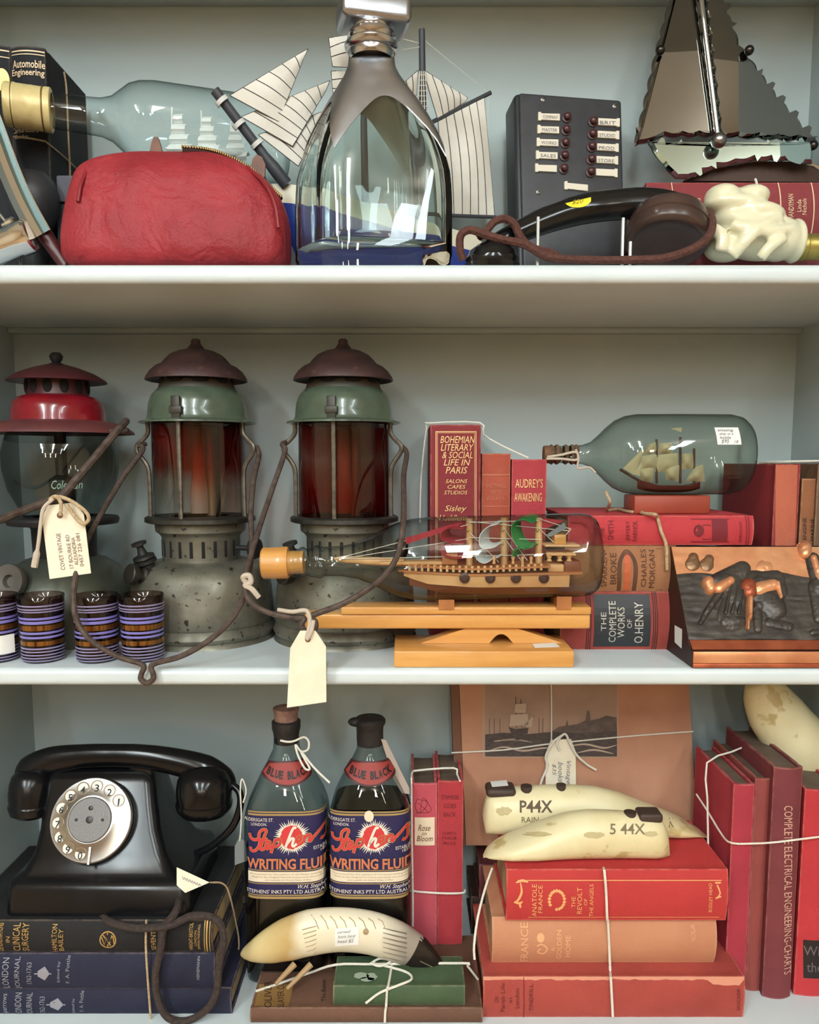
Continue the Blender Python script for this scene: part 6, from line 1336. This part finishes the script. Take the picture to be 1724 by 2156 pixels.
def caster_h(x, y, e):
    d = ray(x, y).normalized(); h = bvh_h.ray_cast(CAM, d)
    return h[0]-d*e if h[0] is not None else P(x, y, HY)
GRV = mat('carved_line_tan', (176, 156, 120), .6)
for k in range(8):
    x = 655+20*k; MB().tube([onh(x, 1926+1.2*k, .0), onh(x+10, 1940, .0001), onh(x+16, 1956, .0001)], .0005, 5).build('carved_line', GRV, horn)
for k in range(7):
    y = 1962+9.0*k-10; MB().tube([onh(636+2*k, y+6, 0), onh(650+2*k, y+2, .0001), onh(666, y-2, .0001)], .0005, 5).build('carved_line', GRV, horn)
for k in range(8):
    y = 1958+9*k; MB().tube([onh(806, y-4+k, 0), onh(830, y+2+k, .0001), onh(856, y+8+k, 0)], [.0003, .0007, .0009], 5).build('carved_line', mat('carved_line_grey', (120, 110, 98), .6), horn)
MB().lathe([(.0030, -.0006), (.0026, .0008), (0, .0012)], onh(770, 1962, 0), (0, -1, .3), 14).build('eye', mat('tan_eye_inlay', (160, 136, 100), .4), horn)
mb = MB()
for i in range(5):
    for j in range(4):
        f = lambda a, c_: onh(705+50*a, 1955+38*c_-4*a, .0006); mb.add([f(i/5, j/4), f((i+1)/5, j/4), f((i+1)/5, (j+1)/4), f(i/5, (j+1)/4)], [(0, 1, 2, 3)])
sk = mb.build('price_sticker', WHITEPAPER, t)
mb = MB(); [words(mb, s, bx, lambda x, y: onh(x, y, .0011), shear=.3, skew=-2) for s, bx in (('carved', (710, 1960, 738, 1966)), ('horn bird', (711, 1969, 748, 1976)), ('head $2', (710, 1979, 744, 1987)))]; mb.build('sticker_lettering', GREYINK, sk, smooth=False)
for x, x2 in ((620, 580), (655, 604)): MB().tube(W3((x, 2030, HY-.006), (x2, 2072 if x2 < 600 else 2082, HY-.022)), [.0034, .0018], 8).build('foot_spike', mat('tan_spike', (168, 138, 100), .6), t)
# string on the books
string('book_string', 'white string stretched across the brown and green books', [onz(538, 2087, zbr+.001), onz(590, 2070, zbr+.001), onz(650, 2049, zbr+.004), onz(708, 2031, zg+.0015), onz(790, 2030, zg+.0015), onz(974, 2028, zg+.0015), onz(984, 2034, zg-.002), onz(1006, 2062, zbr+.001)], .0012, WHITE_STRING, 4)
string('book_string', 'white string knotted in a loop on the green book', [onz(778, 2030, zg+.002), onz(800, 2018, zg+.004), onz(822, 2024, zg+.004), onz(800, 2034, zg+.003), onz(782, 2028, zg+.003), onz(820, 2036, zg+.0015), onz(858, 2048, zg+.0015), onz(866, 2062, zg+.0015), onz(840, 2074, zg+.0015), P(800, 2090, Yg-.002), P(770, 2112, Yg-.003)], .0012, WHITE_STRING, 6)
string('book_string', 'white string running down the front of the green book', [onz(826, 2020, zg+.0012), onz(822, 2050, zg+.0012), onz(817, 2077, zg+.0012), P(815, 2082, Yg-.0015), P(813, 2116, Yg-.0015), onz(812, 2124, zbr+.0012), P(811, 2130, .0085), P(810, 2152, .0085)], .0012, WHITE_STRING, 3)

# ------------------------------------------------------------------ books holding up the print, and the print
zq1, zq2 = Zof(1898, .145), Zof(1830, .140)
book('lying_book', 'dark brown book lying lowest behind the tied red stack', (992, 1900, 1400, 1990), .150, .075, cloth('black_brown_cloth', (58, 40, 34)), ZB, True, T=zq1-ZB-.0003)
book('lying_book', 'dark maroon book lying under the brown print behind the tied stack', (1009, 1830, 1420, 1898), .145, .08, cloth('dark_maroon_cloth', (90, 30, 36)), zq1, True, T=zq2-zq1)
KRAFT = mat('brown_portfolio_board', (186, 136, 108), .8, col2=(168, 118, 92), vs=16, bump=.2, bs=200)
pn = Vector((.03, -1, .10)).normalized(); pp0 = P(1200, 1772, .165)
pp0.z = zq2+.0004
t = thing('print_portfolio', 'brown portfolio cover with a mounted engraving of sailing ships off a town', 'print', (pp0.x, .17, zq2))
PM = lambda e=0: pl(pp0, pn, e)
def clampz(pts): 
    for p in pts: p.z = min(max(p.z, zq2+.0003), -.028)
    return pts
o4 = clampz([PM()(*p) for p in ((966, 1420), (1449, 1420), (1469, 1780), (981, 1780))])
MB().prism(o4, -pn*.010).build('cover_board', KRAFT, t, smooth=False)
o5 = clampz([PM()(*p) for p in ((948, 1420), (965, 1420), (980, 1780), (962, 1780))])
MB().prism(o5, -pn*.012).build('spine_strip', mat('dark_portfolio_spine', (112, 74, 54), .7), t, smooth=False)
PAPW = mat('engraving_paper', (172, 138, 116), .8); SEPIA = mat('engraving_sky', (150, 122, 106), .8, col2=(164, 134, 116), vs=30); DARKE = mat('engraving_dark', (66, 56, 54), .8, col2=(88, 76, 70), vs=150, stretch=(1, 1, 4)); MIDE = mat('engraving_mid', (104, 88, 80), .8, col2=(80, 68, 64), vs=120); LITE = mat('engraving_light', (176, 154, 136), .8)
yt_ = 1420
pr_ = MB(); rect(pr_, 1015, yt_, 1302, 1596, PM(.0005)); pr_ = pr_.build('mount_paper', PAPW, t, smooth=False)
mb = MB(); rect(mb, 1021, yt_, 1298, 1592, PM(.0009)); mb.build('engraved_sky', SEPIA, pr_, smooth=False)
mb = MB(); poly(mb, [(1021, 1546), (1060, 1542), (1110, 1545), (1165, 1540), (1215, 1543), (1298, 1538), (1298, 1592), (1021, 1592)], PM(.0013)); mb.build('engraved_sea', DARKE, pr_, smooth=False)
mb = MB()
for q in ([(1022, 1582), (1060, 1572), (1100, 1580), (1150, 1574), (1200, 1584)], [(1190, 1572), (1230, 1566), (1270, 1574), (1297, 1568)], [(1040, 1560), (1080, 1556), (1120, 1562)], [(1215, 1584), (1250, 1578), (1290, 1586)]): ribbon(mb, q, 4, PM(.0017), 4, True)
mb.build('engraved_surf', LITE, pr_, smooth=False)
mb = MB(); poly(mb, [(1160, 1540), (1175, 1530), (1190, 1527), (1193, 1514), (1196, 1527), (1215, 1524), (1232, 1516), (1235, 1496), (1240, 1496), (1243, 1516), (1262, 1512), (1275, 1506), (1297, 1510), (1298, 1538), (1220, 1543)], PM(.0015)); mb.build('engraved_town', MIDE, pr_, smooth=False)
mb = MB(); poly(mb, [(1070, 1530), (1084, 1534), (1112, 1532), (1110, 1544), (1076, 1544)], PM(.0017)); poly(mb, [(1050, 1556), (1100, 1550), (1126, 1556), (1110, 1570), (1060, 1570)], PM(.0017)); ribbon(mb, [(1085, 1466), (1087, 1532)], 1.4, PM(.0017), 1); ribbon(mb, [(1096, 1472), (1098, 1532)], 1.4, PM(.0017), 1); ribbon(mb, [(1124, 1506), (1096, 1540)], 1.2, PM(.0017), 1)
for x in (1030, 1040, 1052, 1134, 1142): ribbon(mb, [(x, 1512), (x, 1545)], .9, PM(.0017), 1)
mb.build('engraved_ships', DARKE, pr_, smooth=False)
mb = MB(); poly(mb, [(1084, 1482), (1108, 1480), (1106, 1500), (1082, 1500)], PM(.0020)); poly(mb, [(1074, 1504), (1110, 1502), (1112, 1526), (1072, 1528)], PM(.0020)); poly(mb, [(1100, 1528), (1122, 1506), (1118, 1530)], PM(.0020)); mb.build('engraved_sails', LITE, pr_, smooth=False)
string('print_string', 'white string tied across the brown engraving portfolio', [PM(.002)(x, y) for x, y in ((950, 1584), (1060, 1578), (1150, 1566), (1250, 1556), (1350, 1547), (1458, 1539))], .0009, WHITE_STRING, 3)
string('print_string', 'white string hanging down the middle of the engraving', [PM(.0022)(x, y) for x, y in ((1159, 1424), (1160, 1480), (1160, 1562))], .0008, WHITE_STRING, 3)
t = thing('price_tag', 'cream handwritten tag tied to the string on the engraving', 'tag', PM(.004)(1180, 1650))
mb = MB(); slab(mb, [(1147, 1584), (1158, 1556), (1200, 1554), (1210, 1580), (1211, 1668), (1147, 1668)], PM(.0040), .0006); cdd = mb.build('card', CREAMPAPER, t, smooth=False)
mb = MB(); [words(mb, s, bx, PM(.0046), -90, shear=.3) for s, bx in (('Vintage', (1188, 1600, 1200, 1648)), ('books', (1173, 1602, 1184, 1644)), ('$35', (1160, 1606, 1169, 1630)))]; mb.build('card_lettering', GREYINK, cdd, smooth=False)
MB().tube(cr([PM(e)(x, y) for x, y, e in ((1176, 1578, .006), (1170, 1560, .006), (1186, 1542, .007), (1196, 1560, .008), (1210, 1585, .007), (1232, 1606, .006), (1252, 1618, .006))], 5), .0014, 7).build('cotton_bow', WHITE_STRING, t)
MB().tube(cr([PM(e)(x, y) for x, y, e in ((1180, 1545, .007), (1160, 1560, .008), (1146, 1590, .007), (1150, 1610, .006), (1138, 1640, .006), (1132, 1665, .006))], 5), .0014, 7).build('cotton_bow', WHITE_STRING, t)

# ------------------------------------------------------------------ tied stack of three books
zr1, zr2, zr3 = Zof(2059, .018), Zof(1937, .036), Zof(1834, .032)
FADED = mat('faded_tail_print', (150, 62, 46), .7)
def wornedge(mb, mp):
    random.seed(3); top = [(1018+i*11, 2058) for i in range(51)]; bot = [(1568-i*11, 2063+random.uniform(0, 3)+(10 if 1500 < 1568-i*11 < 1566 else 0)) for i in range(51)]
    for i in range(50): poly(mb, [top[i], top[i+1], bot[49-i], bot[50-i]], mp)
book('lying_book', 'faded brick red book with a frayed spine edge, lowest in the tied stack', (1017, 2059, 1568, 2142), .018, .128, cloth('faded_brick_cloth', (166, 60, 52), (148, 50, 44)), ZB, True, T=zr1-ZB-.0002, ink=mat('dark_brick_print', (100, 34, 30), .7), bulge=.06,
     texts=[('ON', (1041, 2096, 1050, 2108), 90), ('Parish Life', (1054, 2070, 1063, 2128), 90), ('in', (1071, 2098, 1078, 2108), 90), ('London', (1084, 2080, 1093, 2120), 90), ('TINDRILL', (1114, 2072, 1122, 2126), 90), ('DUCKER', (1551, 2080, 1558, 2124), 90)],
     marks=[(mat('frayed_cloth_edge', (208, 140, 116), .85), wornedge, 1)], bands=[(1103, 1.4, mat('dark_brick_print', (100, 34, 30)))])
def moon(mb, mp): disc(mb, 1138, 1976, 8, 10, mp); ribbon(mb, [(1130, 1994), (1140, 1990), (1152, 2000), (1144, 2012), (1132, 2008), (1138, 2000)], 3, mp)
book('lying_book', 'faded tan-pink book in the middle of the tied stack', (1036, 1937, 1509, 2038), .036, .104, cloth('tan_pink_cloth', (196, 132, 96), (180, 112, 82), vs=10), zr1, True, T=zr2-zr1-.0002, ink=mat('pale_tan_print', (222, 168, 124), .6),
     texts=[('FRANCE', (1096, 1946, 1112, 2034), 90), ('A', (1160, 1996, 1168, 2006), 90), ('GOLDEN', (1172, 1960, 1182, 2026), 90), ('HOME', (1190, 1970, 1201, 2020), 90), ('MACMILLAN', (1454, 1950, 1464, 1982), 90)], marks=[(mat('pale_tan_print', (222, 168, 124)), moon, 1)])
GR_ = mat('pale_gold_stamp', (236, 176, 118), .5, .2)
def wreath(mb, mp):
    for i in range(16):
        a = math.radians(-60+300*i/15+210); x, y = 1172+16*math.cos(a), 1892+19*math.sin(a); poly(mb, [(x-4, y), (x, y-4), (x+4.5, y), (x, y+4)], mp)
    for q in ([(1086, 1858), (1100, 1854), (1112, 1857)], [(1096, 1858), (1098, 1876), (1090, 1892), (1082, 1896)], [(1082, 1896), (1094, 1898), (1100, 1894)], [(1094, 1898), (1096, 1908)]): ribbon(mb, q, 5, mp, 3, True)
    for q in ([(1506, 1858), (1518, 1858)], [(1510, 1862), (1516, 1878), (1508, 1888)], [(1506, 1888), (1518, 1884)]): ribbon(mb, q, 3, mp, 2)
    rect(mb, 1090, 1853, 1520, 1854.5, mp, 8); rect(mb, 1112, 1928, 1516, 1929, mp, 8)
book('lying_book', 'scarlet book with a gilt wreath on top of the tied stack', (1066, 1834, 1533, 1936), .032, .108, cloth('bright_scarlet_cloth', (188, 44, 44), (172, 36, 38), vs=10), zr2, True, T=zr3-zr2, ink=GR_, bulge=.07,
     texts=[('ANATOLE', (1120, 1860, 1130, 1926), 90), ('FRANCE', (1133, 1862, 1142, 1918), 90), ('THE', (1203, 1884, 1211, 1906), 90), ('REVOLT', (1215, 1866, 1225, 1920), 90), ('OF', (1229, 1888, 1236, 1902), 90), ('THE ANGELS', (1241, 1860, 1249, 1926), 90), ('BODLEY HEAD', (1492, 1858, 1499, 1916), 90)], marks=[(GR_, wreath, 1)])
string('stack_string', 'white string tied down the front of the stack of three red books', [P(1268, 1826, .06), P(1272, 1833, .0305), P(1276, 1880, .0295), P(1278, 1934, .0295), P(1280, 1945, .0335), P(1284, 2034, .0335), onz(1285, 2056, zr1+.001), P(1286, 2064, .0155), P(1290, 2140, .0155)], .0013, WHITE_STRING, 3)
string('stack_string', 'white string passing the left end of the tied red stack', W3((1036, 1828, .07), (1022, 1868, .055), (1006, 1930, .035), (998, 1990, .022), (999, 2020, .018)), .0012, WHITE_STRING, 3)

# ------------------------------------------------------------------ shoe lasts
CREAML = mat('cream_last_resin', (224, 212, 172), .38, col2=(206, 188, 138), vs=14, sss=.1, vlo=.45, vhi=.75, spots=((190, 168, 116), 34, .63), bump=.1, bs=120)
SMUDGE = mat('grey_smudge_stamp', (120, 104, 76), .7); DKHB = mat('dark_heel_block', (62, 46, 40), .6)
def last(top, bot, dep, Yc, label, zfloor, toe_left):
    x0 = min(p[0] for p in top); x1 = max(p[0] for p in top); t = thing('shoe_last', label, 'shoe last', (P((x0+x1)/2, 1800, Yc).x, Yc, zfloor), 'cream shoe lasts')
    rings = []; n = 28
    for i in range(n+1):
        f = .5-.5*math.cos(PI*i/n); x = x0+(x1-x0)*f; yt2, yb4, d = interp(top, x), interp(bot, x), interp(dep, x)
        a, b = P(x, yt2, Yc), P(x, yb4, Yc-d*.5); b.z = max(b.z, zfloor+.0006); zc2, hz2 = (a.z+b.z)/2, max(.0006, (a.z-b.z)/2); ring = []
        for k in range(24):
            q = 2*PI*k/24; e = .75; cs, sn = math.cos(q), math.sin(q); up = sn > 0
            ring.append(Vector((a.x, Yc+math.copysign(abs(cs)**e, cs)*d*(1 if not up else (1-.35*sn)), zc2+math.copysign(abs(sn)**e, sn)*hz2)))
        rings.append(ring)
    o = MB().loft(rings).build('body', CREAML, t, sharp=80)
    return t, o
tA = [(1016, 1715), (1019, 1690), (1028, 1668), (1060, 1660), (1110, 1656), (1190, 1653), (1250, 1657), (1300, 1668), (1345, 1688), (1390, 1704), (1440, 1728), (1475, 1752), (1490, 1776)]
bA = [(1016, 1720), (1022, 1770), (1040, 1795), (1200, 1806), (1400, 1812), (1470, 1806), (1490, 1782)]
dA = [(1016, .004), (1024, .016), (1060, .022), (1150, .021), (1250, .022), (1350, .027), (1430, .024), (1475, .013), (1490, .003)]
A_, Ao = last(tA, bA, dA, .112, 'cream shoe last stamped P44X lying behind the other on the red book', zr3, False)
tB = [(1017, 1806), (1024, 1790), (1050, 1772), (1100, 1750), (1150, 1728), (1195, 1712), (1240, 1706), (1300, 1708), (1360, 1714), (1392, 1722), (1403, 1745), (1408, 1790)]
bB = [(1017, 1808), (1030, 1822), (1080, 1832), (1150, 1831), (1230, 1823), (1300, 1829), (1370, 1836), (1400, 1834), (1408, 1815)]
dB = [(1017, .003), (1030, .013), (1070, .022), (1130, .025), (1220, .021), (1320, .019), (1380, .020), (1400, .014), (1408, .004)]
B_, Bo = last(tB, bB, dB, .062, 'cream shoe last stamped 44X lying in front on the red book', zr3, True)
def onlast(Yc, d, e): return lambda x, y: P(x, y, Yc-d-e)
def stamp(parent, s, bx, Yf, bold=.02):
    mb = MB(); words(mb, s, bx, lambda x, y: hit(parent, x, y, Yf), bold=bold); return mb
cA, cB = caster(Ao, .0007), caster(Bo, .0007)
mb = MB(); words(mb, 'P44X', (1094, 1685, 1163, 1711), cA, bold=.02); mb.build('size_stamp', mat('dark_last_stamp', (92, 76, 58), .7), A_, smooth=False)
mb = MB(); words(mb, 'RAIN', (1098, 1720, 1134, 1732), cA); words(mb, 'K', (1408, 1722, 1419, 1742), cA); mb.build('maker_stamp', SMUDGE, A_, smooth=False)
mb = MB(); words(mb, '5 44X', (1284, 1734, 1358, 1757), cB, bold=.01); mb.build('size_stamp', SMUDGE, B_, smooth=False)
SM2 = mat('faint_last_smudge', (186, 170, 126), .6)
for cst, par, (x, y, rx, ry) in ((cB, B_, (1130, 1756, 30, 5)), (cB, B_, (1252, 1758, 24, 7)), (cB, B_, (1370, 1756, 16, 6)), (cA, A_, (1060, 1708, 18, 9))):
    mb = MB(); pts_ = [(x+rx*math.cos(2*PI*i/18)*random.uniform(.8, 1.1), y+ry*math.sin(2*PI*i/18)*random.uniform(.7, 1.2)) for i in range(18)]; c0_ = cst(x, y); mb.add([c0_]+[cst(*p) for p in pts_], [(0, i+1, (i+1) % 18+1) for i in range(18)]); mb.build('smudge', SM2, par, smooth=False)
a = P(1024, 1664, .112); b = P(1084, 1664, .112)
hb_ = MB().box(a.x-.001, b.x, .100, .124, a.z-.004, Zof(1653, .112), .0045, 4).build('heel_plate', DKHB, A_)
mb = MB(); mb.prism([onz(x, y, Zof(1653, .112)+.0002) for x, y in ((1032, 1646), (1066, 1643), (1070, 1654), (1036, 1657))], (0, 0, .0003)); mb.build('price_sticker', WHITEPAPER, hb_, smooth=False)
MB().lathe([(.006, -.004), (.006, .002), (0, .002)], P(1108, 1658, .108), (0, 0, 1), 18).build('hinge_pin', DKHB, A_); MB().lathe([(.005, -.004), (.005, .002), (0, .002)], P(1181, 1655, .108), (0, 0, 1), 18).build('hinge_pin', DKHB, A_)
a = P(1341, 1715, .062); b = P(1390, 1715, .062); MB().box(a.x, b.x, .052, .072, a.z-.005, Zof(1706, .062), .003, 4).build('heel_plate', DKHB, B_)
MB().lathe([(.006, -.004), (.006, .002), (0, .002)], P(1326, 1713, .060), (0, 0, 1), 18).build('hinge_pin', DKHB, B_)

# ------------------------------------------------------------------ upright books on the right
book('upright_book', 'rose red book standing first in the right-hand row', (1541, 1652, 1585, 2092), .056, .105, cloth('rose_cloth', (170, 40, 58), (152, 34, 50)), ZB, False, bulge=.08, pages=DPAPER)
book('upright_book', 'dull brick red book standing second in the right-hand row', (1587, 1640, 1623, 2092), .058, .11, cloth('dull_brick_cloth', (140, 58, 54), (122, 48, 46)), ZB, False, bulge=.15, pages=DPAPER)
book('upright_book', 'tall maroon book with long vertical lettering in the right-hand row', (1628, 1618, 1689, 2106), .046, .12, cloth('maroon_cloth', (112, 42, 48), (96, 34, 42)), ZB, False, bulge=.16, pages=DPAPER, ink=mat('pale_pink_gilt', (216, 168, 150), .5, .2),
     texts=[('COMPLETE ELECTRICAL ENGINEERING-CHARTS', (1650, 1696, 1668, 2052), -90)])
book('upright_book', 'bright red book with a black label at the right edge of the row', (1692, 1664, 1776, 2094), .050, .115, cloth('vivid_red_cloth', (190, 40, 48), (174, 34, 42)), ZB, False, bulge=.08, pages=DPAPER, ink=mat('grey_label_print', (110, 96, 96), .6),
     texts=[('Winter', (1692, 1992, 1772, 2012), 0), ('the', (1698, 2026, 1730, 2046), 0)], marks=[(mat('black_book_label', (34, 26, 28), .5), lambda mb, mp: rect(mb, 1692, 1980, 1776, 2060, mp, 8), 1)])
string('book_string', 'white string tied around the right-hand row of red books', W3((1582, 1566, .13), (1540, 1583, .12), (1488, 1606, .11), (1489, 1680, .095), (1490, 1740, .09), (1491, 1800, .085)), .0010, WHITE_STRING, 2)
string('book_string', 'white string sloping across the spines of the right-hand red books', W3((1466, 1672, .13), (1492, 1712, .105), (1520, 1758, .075), (1540, 1775, .054), (1585, 1776, .053), (1625, 1774, .046), (1660, 1770, .043), (1692, 1766, .044), (1740, 1760, .047)), .0010, WHITE_STRING, 3)
# third last, half hidden by the shelf
t = thing('shoe_last', 'large cream shoe last leaning on the right-hand books under the shelf', 'shoe last', P(1690, 1640, .125), 'cream shoe lasts')
q3 = [(1592, 1434, 26), (1606, 1456, 44), (1632, 1500, 58), (1670, 1550, 64), (1714, 1592, 64), (1760, 1622, 58), (1800, 1646, 38), (1815, 1656, 14)]
c3 = cr([P(x, y, .128) for x, y, r in q3], 5); r3 = [interp([(i, r*M(.128, 1550)) for i, (x, y, r) in enumerate(q3)], i/5) for i in range(len(c3))]
mb = MB().tube(c3, r3, 28, flat=.8)
for v in mb.v: v.z = min(v.z, -.0185)
mb.build('body', CREAML, t, sharp=80)
# ------------------------------------------------------------------ tidy helper properties
for o in LOCS:
    for k in ('_loc', '_H', '_T'):
        if k in o: del o[k]
